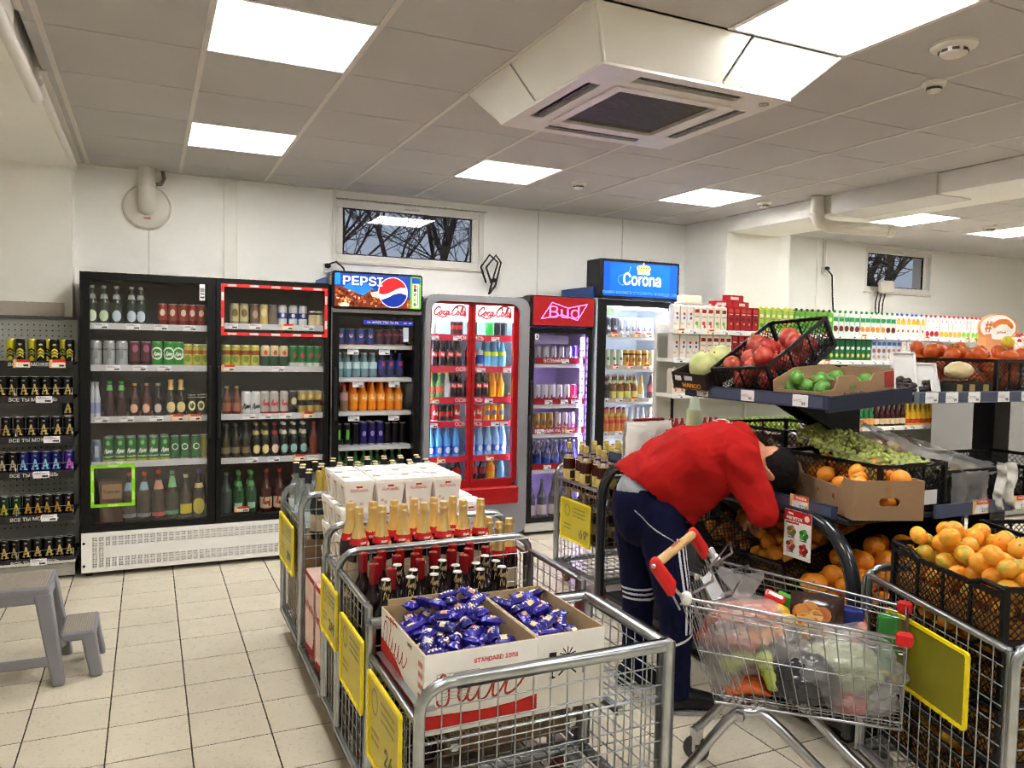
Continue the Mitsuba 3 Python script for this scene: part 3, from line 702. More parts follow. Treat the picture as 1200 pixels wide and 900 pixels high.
part(dc, 'barcode_sticker', B().box((.318, YF-.001, 1.845), (.352, YF+.016, 1.955), (232, 234, 236)).box((.322, YF-.002, 1.86), (.348, YF-.0005, 1.872), (60, 60, 60)).box((.322, YF-.002, 1.885), (.348, YF-.0005, 1.893), (90, 90, 90)).box((.322, YF-.002, 1.90), (.348, YF-.0005, 1.93), (140, 140, 140)), 'card')
ZL = [1.668, 1.392, 1.049, .746]; ZR = [1.69, 1.391, 1.051, .739]
TL = [[(-.28, 'w'), (-.09, 'w'), (.08, 'w'), (.26, 'w')], [(-.21, 'w'), (-.05, 'w'), (.10, 'w')], [(-.28, 'w'), (-.13, 'w'), (.05, 'w'), (.18, 'y'), (.29, 'y')], [(-.20, 'w')]]
TR = [[(.53, 'w'), (.69, 'w'), (.91, 'y'), (1.06, 'w')], [(.51, 'y'), (.85, 'w')], [(.65, 'w'), (.76, 'w'), (.90, 'w'), (1.06, 'y')], [(.67, 'w'), (.82, 'w'), (1.0, 'y'), (1.10, 'w')]]
for z, t in zip(ZL, TL): shelf(dc, -.366, .392, z, t)
for z, t in zip(ZR, TR): shelf(dc, .458, 1.168, z, t)
b = B()
for x, k in ((.60, 'y'),): tag(b, x, YF+.05, .36, 'y', .1, .03)
part(dc, 'price_tag', b, 'card')
# coloured promo frames on the doors
def promo(x0, x1, z0, z1, t, col, text_col, label, cat):
    k = thing('promo_frame', label, cat)
    M = frame((0, YF-.001, 0), (1, 0, 0), (0, 0, 1))
    part(k, 'border', B().prism(sg.box(x0, z0, x1, z1).difference(sg.box(x0+t, z0+t, x1-t, z1-t)), .003, col, M), 'plastic')
    e = B(); n = int((x1-x0)/.14)
    for i in range(n):
        xx = x0+(i+.5)*(x1-x0)/n
        for zz in (z0+.15*t, z1-.85*t): e.box((xx-.03, YF-.0055, zz), (xx+.03, YF-.004, zz+.7*t), text_col)
    m = max(1, int((z1-z0)/.12))
    for i in range(m):
        zz = z0+(i+.5)*(z1-z0)/m
        for xx in (x0+.15*t, x1-.85*t): e.box((xx, YF-.0055, zz-.03), (xx+.7*t, YF-.004, zz+.03), text_col)
    part(k, 'print', e, 'plastic')
promo(.455, 1.185, 1.612, 1.968, .022, (206, 44, 40), (240, 220, 215), 'red promotional frame stuck round the top of the right cooler door', 'frame')
promo(-.344, -.082, .464, .745, .021, (140, 214, 30), (200, 240, 120), 'lime green square frame on the left cooler door near the bottom', 'frame')
Y1 = 5.855
def L(s, d): return f'{s}, {d} shelf, left cooler door'
def R(s, d): return f'{s}, {d} shelf, right cooler door'
z0, z1, z2, z3, z4 = *ZL, .336
row(bottle((40, 58, 48), .255, .034, .013, cap=SILV, label2=(205, 210, 210), emblem=('oval', (205, 222, 190), .22, 1.1)), 'beer_bottle', 'bottle', L('dark bottle with pale oval label', 'top'), 'pale oval label bottles', [-.335, -.265], Y1, z0)
row(bottle((36, 52, 46), .255, .034, .013, cap=SILV, label2=(205, 210, 210), emblem=('oval', (190, 205, 215), .22, 1.1)), 'beer_bottle', 'bottle', L('dark green bottle with silver neck', 'top'), 'silver neck bottles', [-.19, -.10, -.045], Y1, z0)
row(can((150, 60, 50), .031, .15, ((.0, .25, (120, 30, 32)),), ('oval', (215, 190, 175), .6, .75)), 'beer_can', 'can', L('red can with pale crest', 'top'), 'red crest cans', [.09, .155, .22, .28, .335], Y1, z0, rows=2)
row(can((178, 182, 186), .036, .168, ((.62, .68, (120, 124, 130)),), ('tall', (140, 145, 150), .5, .7)), 'beer_can', 'can', L('tall silver can', 'second'), 'tall silver cans', [-.315, -.235, -.16], Y1, z1)
row(can((92, 26, 46), .033, .165, ((.0, .2, (60, 16, 28)),), ('oval', (150, 80, 110), .72, .8)), 'beer_can', 'can', L('dark cherry can', 'second'), 'dark cherry cans', [-.083, -.012], Y1, z1)
row(can((40, 150, 48), .036, .168, (), [('ring', WHITE, .52, 1.2), ('wave', WHITE, .5, .9)]), 'beer_can', 'can', L('bright green can with white ring script', 'second'), 'green script cans', [.055, .13, .19], Y1, z1)
row(can((206, 200, 80), .031, .155, ((.55, .72, (190, 110, 60)), (.88, .97, (60, 80, 170))), ('oval', (120, 150, 60), .35, .8)), 'beer_can', 'can', L('yellow can with blue top', 'second'), 'yellow blue top cans', [.25, .31, .365], Y1, z1, rows=2)
b = (lambda cx, em: bottle((40, 26, 20), .235, .031, .0125, cap=cx, label2=cx, emblem=em))
row(bottle((200, 205, 215), .235, .022, .011, cap=SILV, label=(150, 160, 200)), 'beer_bottle', 'bottle', L('slim clear bottle with blue label', 'third'), 'slim clear bottles', [-.335, -.31], Y1, z2)
row(bottle((52, 22, 22), .24, .031, .013, cap=(60, 160, 70), label2=(120, 190, 110), nz=(.74, .9)), 'beer_bottle', 'bottle', L('brown bottle with green neck foil', 'third'), 'green neck bottles', [-.235, -.165], Y1, z2)
row(bottle((66, 26, 24), .225, .032, .013, cap=GOLD, emblem=('oval', (215, 170, 150), .25, .95)), 'beer_bottle', 'bottle', L('red brown bottle with oval crest', 'third'), 'red brown crest bottles', [-.085, -.012], Y1, z2)
row(bottle((26, 22, 24), .225, .032, .013, cap=SILV, emblem=('oval', (206, 190, 180), .25, .95)), 'beer_bottle', 'bottle', L('black bottle with oval crest', 'third'), 'black crest bottle', [.06], Y1, z2)
row(bottle((38, 34, 20), .25, .034, .014, foil=(216, 192, 120), foil_z=.72, emblem=('oval', (222, 206, 150), .25, 1.1)), 'beer_bottle', 'bottle', L('dark bottle with gold foil neck', 'third'), 'gold foil bottles', [.14, .205], Y1, z2)
row(can((28, 44, 34), .031, .145, ((.86, .95, GOLD),), [('oval', (226, 214, 160), .48, 1.1), ('oval', (60, 80, 50), .48, .6)], lid=GOLD), 'beer_can', 'can', L('dark green can with cream oval', 'third'), 'cream oval cans', [.275, .335], Y1, z2)
row(can((70, 80, 60), .031, .145), 'beer_can', 'can', L('olive can beside the frame', 'third'), 'olive can', [.385-.02], Y1+.08, z2)
row(can((120, 140, 170), .031, .15, (), ('tall', (190, 200, 220), .5, .8)), 'beer_can', 'can', L('pale blue can', 'fourth'), 'pale blue can', [-.315], Y1, z3)
row(can((32, 120, 56), .032, .165, ((.2, .24, WHITE), (.0, .12, (190, 200, 60))), [('wave', WHITE, .45, 1.1), ('oval', (120, 190, 110), .78, .5)]), 'beer_can', 'can', L('green can with white script', 'fourth'), 'green white script cans', list(np.linspace(-.245, .10, 6)), Y1, z3, rows=2)
row(can((36, 116, 62), .032, .165, (), ('ring', WHITE, .55, .7)), 'beer_can', 'can', L('green can with white emblem', 'fourth'), 'green white emblem cans', [.165, .23, .30], Y1, z3)
row(can((150, 150, 60), .031, .165), 'beer_can', 'can', L('yellow green can at the right end', 'fourth'), 'yellow green can', [.358], Y1+.03, z3)
bx = thing('paper_carton', 'brown printed carton behind the lime green frame', 'box')
part(bx, 'box', B().rbox((-.30, 5.84, z4), (-.16, 5.96, z4+.28), .004, (96, 70, 54)), 'card'); e = B(); e.box((-.285, 5.836, z4+.16), (-.165, 5.8395, z4+.26), (150, 118, 84)); text(e, 'Барное', .02, (70, 50, 40), frame((-.225, 5.836, z4+.20), (1, 0, 0), (0, 0, 1))); part(bx, 'label', e, 'card')
row(bottle((58, 40, 28), .33, .043, .014, cap=(190, 40, 40), label2=(150, 180, 210), nz=(.60, .80), label=(120, 130, 140), lz=(.08, .16)), 'beer_bottle', 'bottle', L('large bottle with blue neck label', 'bottom'), 'large blue neck bottles', [-.12, -.028], Y1, z4)
row(bottle((58, 38, 28), .34, .043, .014, cap=(190, 40, 40), label2=(200, 150, 130), nz=(.62, .80), label=(190, 70, 60), lz=(.08, .16)), 'beer_bottle', 'bottle', L('large bottle with pink red neck label', 'bottom'), 'large red neck bottle', [.062], Y1, z4)
row(bottle((52, 46, 34), .33, .043, .014, cap=(60, 150, 80), label2=(130, 190, 140), nz=(.66, .9), label=(90, 160, 110), lz=(.10, .18)), 'beer_bottle', 'bottle', L('large bottle with green neck label', 'bottom'), 'large green neck bottle', [.148], Y1, z4)
row(bottle((60, 52, 40), .30, .043, .014, cap=(190, 180, 150), emblem=('rect', (214, 196, 60), .22, 1.3)), 'beer_bottle', 'bottle', L('large bottle with square yellow label', 'bottom'), 'square yellow label bottle', [.235], Y1, z4)
row(bottle((50, 46, 40), .33, .043, .014, cap=(60, 60, 120), label2=(206, 190, 120), nz=(.62, .72), emblem=('oval', (206, 190, 70), .24, 1.3)), 'beer_bottle', 'bottle', L('large bottle with yellow oval label', 'bottom'), 'yellow oval label bottle', [.32], Y1, z4)
z0, z1, z2, z3 = ZR
row(can((206, 196, 150), .031, .15, ((.0, .15, (150, 140, 100)),), ('oval', (120, 104, 60), .55, .9)), 'beer_can', 'can', R('cream and gold can', 'top'), 'cream gold cans', [.555, .62], Y1, z0)
row(can((120, 96, 84), .031, .15, (), ('oval', (170, 150, 130), .5, .9)), 'beer_can', 'can', R('dull brown can', 'top'), 'dull brown can', [.69], Y1, z0)
row(can((222, 200, 120), .031, .15, (), ('oval', (240, 230, 190), .6, .9)), 'beer_can', 'can', R('gold can with pale crest', 'top'), 'gold can', [.755], Y1, z0)
row(can((130, 116, 104), .031, .15), 'beer_can', 'can', R('grey brown can', 'top'), 'grey brown can', [.82], Y1, z0)
row(can((226, 230, 240), .031, .15, ((.35, .62, (44, 66, 160)),), ('oval', WHITE, .5, .5)), 'beer_can', 'can', R('white can with a blue band', 'top'), 'white blue band cans', [.885, .96, 1.03], Y1, z0)
row(can((226, 214, 170), .028, .115, ((.75, .95, (60, 60, 60)),)), 'beer_can', 'can', R('short cream can', 'top'), 'short cream cans', [1.10, 1.15], Y1, z0)
row(can((206, 200, 80), .031, .155, ((.55, .75, (170, 70, 50)), (.88, .97, (60, 80, 170))), ('oval', (120, 150, 60), .35, .8)), 'beer_can', 'can', R('yellow can with blue rim', 'second'), 'yellow blue rim cans', [.50, .565, .63, .695], Y1, z1, rows=2)
row(can((226, 212, 170), .031, .155, ((.0, .5, (40, 84, 56)),), ('oval', (200, 70, 50), .66, .6), lid=GOLD), 'beer_can', 'can', R('cream and dark green can', 'second'), 'cream green cans', [.765, .83, .895], Y1, z1)
row(can((28, 120, 60), .031, .155, ((.0, .22, (220, 230, 220)),), ('oval', (190, 60, 50), .55, .6)), 'beer_can', 'can', R('green can with white foot', 'second'), 'green white foot cans', [.965, 1.025, 1.085, 1.14], Y1, z1)
row(bottle((96, 52, 40), .20, .031, .012, cap=GOLD, label=(150, 90, 70)), 'beer_bottle', 'bottle', R('short brown bottle', 'third'), 'short brown bottles', [.505, .57], Y1, z2)
row(can((232, 234, 236), .033, .165, (), ('wave', (30, 30, 34), .35, 1.3)), 'beer_can', 'can', R('white can with black script', 'third'), 'white black script cans', [.635, .70], Y1, z2)
row(can((196, 190, 186), .032, .165, ((.0, .1, RED), (.9, .97, RED)), ('loop', RED, .45, 1.2)), 'beer_can', 'can', R('silver and red can with slanted script', 'third'), 'silver red cans', [.765, .83, .90], Y1, z2)
row(can((44, 44, 46), .031, .165, (), ('oval', (196, 190, 150), .55, .9)), 'beer_can', 'can', R('dark can with pale oval', 'third'), 'dark pale oval can', [.965], Y1, z2)
row(can((196, 170, 100), .032, .165, ((.35, .6, (40, 36, 30)),), ('oval', (226, 206, 150), .75, .5), lid=GOLD), 'beer_can', 'can', R('gold and black can', 'third'), 'gold black cans', [1.03, 1.09, 1.15], Y1, z2, rows=2)
row(bottle((50, 46, 36), .245, .030, .0125, cap=(90, 80, 60), label=(120, 110, 80), lz=(.14, .32)), 'beer_bottle', 'bottle', R('amber bottle with dull label', 'fourth'), 'amber dull label bottles', [.50, .565, .635], Y1, z3, rows=2)
row(bottle((30, 34, 30), .245, .030, .0125, cap=GOLD, label2=(206, 190, 110), emblem=('oval', (222, 206, 150), .24, 1.1)), 'beer_bottle', 'bottle', R('black bottle with gold oval', 'fourth'), 'black gold oval bottles', [.705, .77], Y1, z3, rows=2)
row(bottle((44, 30, 28), .245, .030, .0125, cap=RED, label2=(180, 50, 44), emblem=('oval', (226, 200, 180), .24, 1.1)), 'beer_bottle', 'bottle', R('bottle with red neck', 'fourth'), 'red neck bottle', [.835], Y1, z3)
row(bottle((28, 36, 30), .245, .030, .0125, cap=(226, 220, 200), label2=(226, 222, 200), emblem=('oval', (150, 190, 190), .24, 1.1)), 'beer_bottle', 'bottle', R('black bottle with pale blue oval', 'fourth'), 'pale blue oval bottles', [.90, .97, 1.04], Y1, z3, rows=2)
row(bottle((120, 50, 40), .245, .030, .0125, cap=RED), 'beer_bottle', 'bottle', R('reddish bottle at the end', 'fourth'), 'reddish bottle', [1.115], Y1, z3)
row(bottle((36, 80, 50), .30, .04, .014, cap=(80, 150, 80), label2=(90, 150, 90), emblem=('rect', (170, 206, 180), .2, .9)), 'beer_bottle', 'bottle', R('large green bottle', 'bottom'), 'large green bottles', [.585, .67], Y1, .336, rows=2)
row(bottle((52, 66, 60), .30, .04, .014, cap=(90, 90, 80)), 'beer_bottle', 'bottle', R('large grey bottle', 'bottom'), 'large grey bottle', [.50], Y1, .336)
row(bottle((60, 24, 24), .31, .041, .014, cap=(150, 30, 34), label=(206, 182, 150), lz=(.10, .36), emblem=('loop', (150, 50, 40), .24, 1.1)), 'beer_bottle', 'bottle', R('large dark cream labelled bottle', 'bottom'), 'large cream label bottles', [.775, .87], Y1, .336)
row(bottle((40, 36, 34), .26, .04, .014, cap=GOLD), 'beer_bottle', 'bottle', R('dark bottle at the right', 'bottom'), 'dark bottles at the bottom right', [.97, 1.06], Y1, .336)

# ================================================================ narrow coolers
def sign_box(key, x0, x1, z0, z1, y0, col, mat_='plastic'):
    return part(key, 'sign_box', B().rbox((x0, y0, z0), (x1, y0+.14, z1), .012, col), mat_)
# ---- cola cooler with blue sign
pc = thing('beverage_cooler', 'black cooler with an illuminated blue cola sign and dark interior', 'cooler')
cabinet(pc, 1.215, 1.90, .12, 2.07, (38, 66, 140), (24, 25, 28), bottom=.60)
part(pc, 'base', B().rbox((1.215, YF+.01, .05), (1.90, YF+.05, .60), .006, (22, 22, 24)), 'plastic')
part(pc, 'cabinet_edge', B().box((1.212, YF+.005, .05), (1.222, YF+.06, 2.07), (150, 152, 156)), 'chrome')
door(pc, 1.222, 1.895, .60, 1.795, 1.272, 1.848, .64, 1.778, (9, 9, 10), (1.23, 1.0, 1.4))
part(pc, 'trim_strip', B().rbox((1.212, YF-.02, 1.797), (1.897, YF+.02, 1.826), .004, (110, 108, 106)), 'plastic')
sb = part(pc, 'sign_box', B().rbox((1.212, YF-.03, 1.828), (1.90, YF+.2, 2.10), .014, (24, 24, 28)), 'plastic')
M = frame((0, YF-.032, 0), (1, 0, 0), (0, 0, 1))
face = rrect(1.228, 1.842, 1.885, 2.085, .01)
b = B(); b.flat(face.intersection(sg.box(1.2, 1.8, 1.80, 2.2)), (30, 62, 150), M, 0)
b.flat(face.intersection(ellipse(1.40, 1.93, .13, .10)), (40, 120, 205), M, .0004); b.flat(face.intersection(sg.box(1.2, 2.0, 1.27, 2.2)), (30, 130, 220), M, .0004)
ice = sg.Polygon([(1.228, 1.842), (1.80, 1.842), (1.80, 1.90), (1.74, 2.0), (1.56, 1.95), (1.50, 1.975), (1.44, 1.925), (1.36, 1.955), (1.28, 1.985), (1.228, 1.995)])
b.flat(ice, (110, 42, 22), M, .0008)
for q in range(170):
    x, z = rg.uniform(1.235, 1.79), rg.uniform(1.848, 1.975)
    if ice.contains(sg.Point(x, z)):
        a = rg.uniform(0, 6.3); s = rg.uniform(.006, .022); p = sg.Polygon([(x+s*math.cos(a+t)*rg.uniform(.4, 1), z+s*math.sin(a+t)*rg.uniform(.3, 1)) for t in (0, 1.6, 3.1, 4.7)]).buffer(0)
        b.flat(p.intersection(ice), rg.choice([(160, 70, 30), (70, 22, 14), (196, 120, 70), (130, 50, 24), (232, 190, 140), (90, 30, 18)]), M, .0010+.000004*q)
b.flat(ellipse(1.30, 1.852, .035, .02).intersection(face), (240, 220, 180), M, .0018)
b.flat(sg.Polygon([(1.49, 1.95), (1.56, 1.965), (1.56, 1.92), (1.51, 1.92)]), (244, 214, 170), M, .0018)
glow(sb, 'lit_face', b, .62)
cxx, czz, rr = 1.665, 1.958, .108
disk = ellipse(cxx, czz, rr, rr, 48); t = np.linspace(-1, 1, 24)
up = [(cxx+rr*x*1.2, czz+.012+.028*math.sin(x*2.6)) for x in t]; lo = [(cxx+rr*x*1.2, czz-.030+.026*math.sin(x*2.6+.5)) for x in t]
b = B(); b.flat(ellipse(cxx, czz, rr*1.06, rr*1.06, 48), (206, 206, 226), M, .002); b.flat(disk, (240, 240, 244), M, .0026)
b.flat(disk.intersection(sg.Polygon(up+[(2.2, 2.3), (1.1, 2.3)])), (190, 34, 40), M, .0032); b.flat(disk.intersection(sg.Polygon(lo+[(2.2, 1.5), (1.1, 1.5)])), (16, 40, 130), M, .0032)
glow(sb, 'roundel', b, .8, label='round red, white and blue emblem')
b = B(); text(b, 'PEPSI', .062, (236, 238, 248), frame((1.435, YF-.036, 2.002), (1, 0, 0), (.22, 0, 1)), depth=.004, sx=1.22); glow(sb, 'lettering', b, 1.1)
b = B(); b.flat(face.intersection(sg.box(1.80, 1.8, 1.89, 2.2)), (96, 160, 50), M, .0004); b.flat(sg.box(1.818, 1.85, 1.868, 2.03), (226, 236, 190), M, .001); b.flat(sg.box(1.812, 2.035, 1.878, 2.075), (30, 70, 150), M, .001)
for zz, c in ((1.875, (60, 110, 50)), (1.91, (120, 170, 60)), (1.95, (90, 130, 60)), (1.985, (40, 60, 60)), (2.012, (190, 60, 50))): b.flat(ellipse(1.836, zz, .012, .014), c, M, .0014)
b.flat(sg.box(1.853, 1.86, 1.862, 2.02), (110, 150, 80), M, .0014)
glow(sb, 'green_panel', b, .8, label='green panel')
b = B(); b.box((1.45, YF-.002, 1.716), (1.835, YF+.017, 1.748), (36, 50, 170)); text(b, '8 800 700 34 55', .018, WHITE, frame((1.62, YF-.003, 1.724), (1, 0, 0), (0, 0, 1)), depth=.001)
for x in (1.48, 1.515, 1.76, 1.80): b.box((x, YF-.003, 1.728), (x+.025, YF-.001, 1.737), (200, 205, 235))
part(pc, 'phone_sticker', b, 'plastic', label='blue sticker with a phone number')
part(pc, 'barcode_sticker', B().box((1.762, YF-.001, 1.59), (1.80, YF+.017, 1.70), (170, 184, 200)).box((1.765, YF-.002, 1.6), (1.797, YF, 1.61), (230, 230, 232)), 'card')
ZP = [1.565, 1.318, 1.062, .799]
TP = [[1.39, 1.63], [1.43, 1.71], [1.40, 1.71], []]
for z, t in zip(ZP, TP):
    k = shelf(pc, 1.268, 1.85, z, (), (206, 208, 210), railh=.022)
    for x in t: b = B(); tag(b, x, 5.794, z-.075); part(k, 'price_tag', b, 'card')
def P_(s, d): return f'{s}, {d} shelf of blue signed cooler'
Y2 = 5.86
row(can((36, 70, 170), .031, .118, ((.0, .1, (150, 40, 60)),), [('disc', (226, 226, 236), .55, .5), ('disc', (190, 40, 50), .6, .3)]), 'cola_can', 'can', P_('blue cola can', 'top'), 'blue cola cans', [1.31, 1.385, 1.46, 1.535], Y2, ZP[0], rows=2)
row(can((90, 44, 80), .031, .118, ((.6, .75, (170, 60, 80)),)), 'cola_can', 'can', P_('purple red can', 'top'), 'purple red cans', [1.61, 1.675, 1.735, 1.79], Y2, ZP[0], rows=2)
row(bottle((104, 150, 160), .185, .03, .013, cap=(190, 200, 210), label=(190, 220, 226), lz=(.35, .62), fin='plastic'), 'water_bottle', 'bottle', P_('pale water bottle', 'second'), 'pale water bottles', [1.30, 1.365, 1.43, 1.495, 1.56], Y2, ZP[1], rows=2)
row(bottle((40, 44, 90), .185, .03, .013, cap=(30, 60, 160), label=(30, 50, 150), lz=(.35, .7), fin='plastic', emblem=('oval', (190, 60, 60), .55, .6)), 'cola_bottle', 'bottle', P_('small cola bottle with blue label', 'second'), 'blue label cola bottles', [1.63, 1.70, 1.77], Y2, ZP[1])
row(bottle((150, 120, 90), .20, .032, .013, cap=(200, 60, 60), label=(190, 150, 150), lz=(.4, .7), fin='plastic'), 'juice_bottle', 'bottle', P_('bottle with pink label', 'third'), 'pink label bottle', [1.34], Y2, ZP[2])
row(bottle((236, 140, 30), .235, .032, .013, cap=(236, 130, 40), label=(240, 160, 60), lz=(.3, .55), fin='plastic', emblem=('loop', (250, 226, 170), .42, .9)), 'orange_soda_bottle', 'bottle', P_('orange soda bottle', 'third'), 'orange soda bottles', [1.415, 1.485, 1.555, 1.625, 1.695, 1.765], Y2, ZP[2], rows=2)
row(can((28, 40, 34), .028, .165, (), ('tall', (110, 190, 60), .5, .9)), 'energy_drink_can', 'can', P_('black can with green mark', 'fourth'), 'black green mark cans', [1.30, 1.365], Y2, ZP[3])
row(can((22, 22, 26), .028, .165), 'energy_drink_can', 'can', P_('plain black can', 'fourth'), 'plain black cans', [1.43, 1.68, 1.74, 1.80], Y2, ZP[3])
row(can((44, 38, 110), .030, .175, (), ('oval', (150, 140, 210), .5, .7)), 'energy_drink_can', 'can', P_('violet can', 'fourth'), 'violet cans', [1.49, 1.555, 1.62], Y2, ZP[3], rows=2)
row(bottle((30, 70, 30), .155, .028, .011, cap=(206, 206, 60), label=(120, 160, 50), fin='plastic'), 'soda_bottle', 'bottle', P_('green soda bottle with yellow cap', 'bottom'), 'yellow cap soda bottles', [1.60, 1.66, 1.72, 1.78], Y2, .60)
row(bottle((50, 110, 50), .15, .028, .011, cap=(60, 140, 60), label=(150, 190, 110), fin='plastic'), 'soda_bottle', 'bottle', P_('green soda bottle', 'bottom'), 'green soda bottles', [1.30, 1.365, 1.43, 1.495, 1.55], Y2, .60)

# ---- cola cooler with two red doors and grey rounded frame
cc = thing('beverage_cooler', 'grey rounded cooler with two red-framed doors and white cola headers', 'cooler')
cabinet(cc, 1.93, 2.80, .10, 1.945, (150, 150, 154), (206, 222, 236), bottom=.46)
M = frame((0, YF-.03, 0), (1, 0, 0), (0, 0, 1))
out, inn = rrect(1.925, .04, 2.815, 1.965, .09, 8), rrect(1.968, .30, 2.735, 1.915, .09, 8)
part(cc, 'surround', B().prism(out.difference(inn), .07, (132, 132, 137), M, -.07), 'paint', label='grey rounded surround')
bz = rrect(1.966, .44, 2.737, 1.917, .09, 8)
d1 = bz.intersection(sg.box(1.9, .3, 2.321, 2.0)).difference(sg.box(1.985, .50, 2.296, 1.895)); d2 = bz.intersection(sg.box(2.325, .3, 2.8, 2.0)).difference(sg.box(2.352, .50, 2.690, 1.895))
MD = frame((0, YF, 0), (1, 0, 0), (0, 0, 1))
for dd, g0, g1 in ((d1, 1.985, 2.296), (d2, 2.352, 2.690)):
    k = part(cc, 'door', B().prism(dd, .04, (150, 18, 22), MD, -.04), 'plastic', label='red framed sliding door')
    part(k, 'pane', B().raw([(g0, YF+.02, .5), (g1, YF+.02, .5), (g1, YF+.02, 1.895), (g0, YF+.02, 1.895)], [(0, 1, 2, 3)], (255, 255, 255)).ply('pane', False))
    b = B(); MH = frame((0, YF+.012, 0), (1, 0, 0), (0, 0, 1)); b.flat(sg.box(g0+.003, 1.762, g1-.003, 1.893), (226, 234, 244), MH, 0)
    k2 = glow(k, 'header_panel', b, .8, label='lit white header')
    s = (g1-g0)/.31*.034
    cola = [[(1.35, 1.55), (1.0, 1.95), (.45, 1.5), (.2, .75), (.55, .1), (1.1, .35), (1.5, .7)], [(1.95, .85), (1.65, 1.0), (1.55, .45), (1.75, .15), (2.05, .5), (1.95, .85), (2.4, .8)],
            [(2.85, .9), (2.55, .95), (2.45, .4), (2.7, .12), (3.05, .5)], [(3.6, .9), (3.2, .9), (3.15, .3), (3.4, .15), (3.7, .9), (3.7, .3), (3.95, .15), (4.2, .5)],
            [(5.6, 1.5), (5.25, 2.0), (4.7, 1.5), (4.45, .75), (4.8, .1), (5.4, .4)], [(6.1, .85), (5.8, 1.0), (5.7, .45), (5.9, .15), (6.2, .5), (6.1, .85)],
            [(6.5, .5), (6.9, 1.6), (6.75, 1.9), (6.6, 1.2), (6.6, .3), (6.85, .15)], [(7.5, .9), (7.1, .9), (7.05, .3), (7.3, .15), (7.6, .9), (7.6, .3), (7.9, .15)],
            [(1.0, .2), (2.2, -.35), (3.4, -.1)], [(4.6, 1.3), (5.6, 2.3), (7.2, 2.0)]]
    e = B(); e.flat(strokes(cola, .27, g0+.012, 1.805, s, .25), (200, 20, 30), MH, .0012)
    e.flat(sg.Polygon([(g1-.040, 1.80), (g1-.022, 1.80), (g1-.022, 1.835), (g1-.028, 1.85), (g1-.028, 1.872), (g1-.034, 1.872), (g1-.034, 1.85), (g1-.040, 1.835)]), (200, 30, 34), MH, .0012)
    text(e, '8 800 700 0000', .012, (150, 165, 190), frame(((g0+g1)/2+.02, YF+.0105, 1.772), (1, 0, 0), (0, 0, 1)), depth=.0006, bold=False)
    part(k, 'lettering', e, 'paint')
part(cc, 'base_panel', B().rbox((1.97, YF-.06, .30), (2.735, YF+.04, .44), .012, (158, 20, 22)), 'plastic', label='red base panel')
b = B(); b.box((1.97, YF+.015, .06), (2.735, YF+.02, .31), (90, 16, 18))
for i in range(40): b.box((1.975+.019*i, YF+.004, .07), (1.985+.019*i, YF+.014, .30), (190, 30, 32))
for j in range(11): b.box((1.975, YF+.002, .075+.022*j), (2.73, YF+.006, .086+.022*j), (190, 30, 32))
part(cc, 'red_grille', b, 'plastic', label='red slotted grille')
part(cc, 'swoosh', B().prism(strokes([[(2.25, .10), (2.38, .19), (2.54, .225), (2.72, .21)]], .055), .012, (150, 150, 155), frame((0, YF, 0), (1, 0, 0), (0, 0, 1))), 'paint', label='grey curved stripe')
for x in (1.972, 2.72):
    pass
ZC = [1.651, 1.40, 1.154, .962, .68]
def strip(key, x0, x1, z, col, txt, tcol, y=5.794, h=.05, tags=(), th=.03):
    key = key.split('__')[0]
    b = B(); b.box((x0, y-.004, z-.042), (x1, y, z-.042+h), col); k = part(key, 'shelf_strip', b, 'plastic')
    if txt:
        e = B()
        for s, x in txt: text(e, s, th, tcol, frame((x, y-.004, z-.042+h*.2), (1, 0, 0), (0, 0, 1)))
        part(k, 'lettering', e, 'plastic')
    for t in tags: e = B(); tag(e, t[0], y-.005, z-.04, t[1], .07, .034); part(k, 'price_tag', e, 'card')
for n, z in enumerate(ZC):
    k = shelf(cc, 1.97, 2.72, z, (), None, (226, 232, 238))
    strip(k, 1.972, 2.71, z, (196, 40, 66), [('ОСВЕЖИСЬ', 2.33)] if n < 4 else [], (240, 226, 230), tags=[[(2.03, 'w'), (2.22, 'w'), (2.55, 'w')], [(2.43, 'w'), (2.66, 'w')], [(2.04, 'y'), (2.5, 'w')], [(2.03, 'w'), (2.56, 'w'), (2.64, 'w')], [(2.10, 'y'), (2.52, 'y')]][n])
led = B().box((1.972, YF+.05, .5), (1.984, YF+.056, 1.88), (255, 255, 255), None, 'y').box((2.705, YF+.05, .5), (2.717, YF+.056, 1.88), (255, 255, 255), None, 'y').box((1.99, YF+.05, 1.885), (2.70, YF+.075, 1.893), (255, 255, 255), None)
d = led.ply('matte', False); d['emitter'] = {'type': 'area', 'radiance': {'type': 'rgb', 'value': [15, 17.5, 21]}, 'sampling_weight': .35}; part(cc, 'led_strip', d, label='cold white light strip')
def C_(s, d): return f'{s}, {d} shelf of red-doored cooler'
cola = lambda h=.225, cap=RED: bottle((36, 16, 14), h, .031, .012, cap=cap, label=(206, 30, 36), lz=(.36, .54), waist=.08, fin='gloss', emblem=('loop', WHITE, .45, .9))
row(can((200, 204, 210), .028, .12), 'soda_can', 'can', C_('silver can', 'top'), 'silver can', [2.04], Y2, ZC[0])
row(can((60, 30, 26), .03, .115, ((.4, .7, (206, 60, 50)),)), 'soda_can', 'can', C_('brown and red can', 'top'), 'brown red cans', [2.22, 2.262], Y2, ZC[0])
row(can((40, 40, 44), .03, .12), 'soda_can', 'can', C_('dark can', 'top'), 'dark cans', [2.385, 2.60, 2.65], Y2, ZC[0])
row(bottle((50, 160, 60), .19, .031, .013, cap=(40, 120, 50), fin='plastic'), 'soda_bottle', 'bottle', C_('bright green bottle', 'top'), 'bright green bottle', [2.53], Y2, ZC[0])
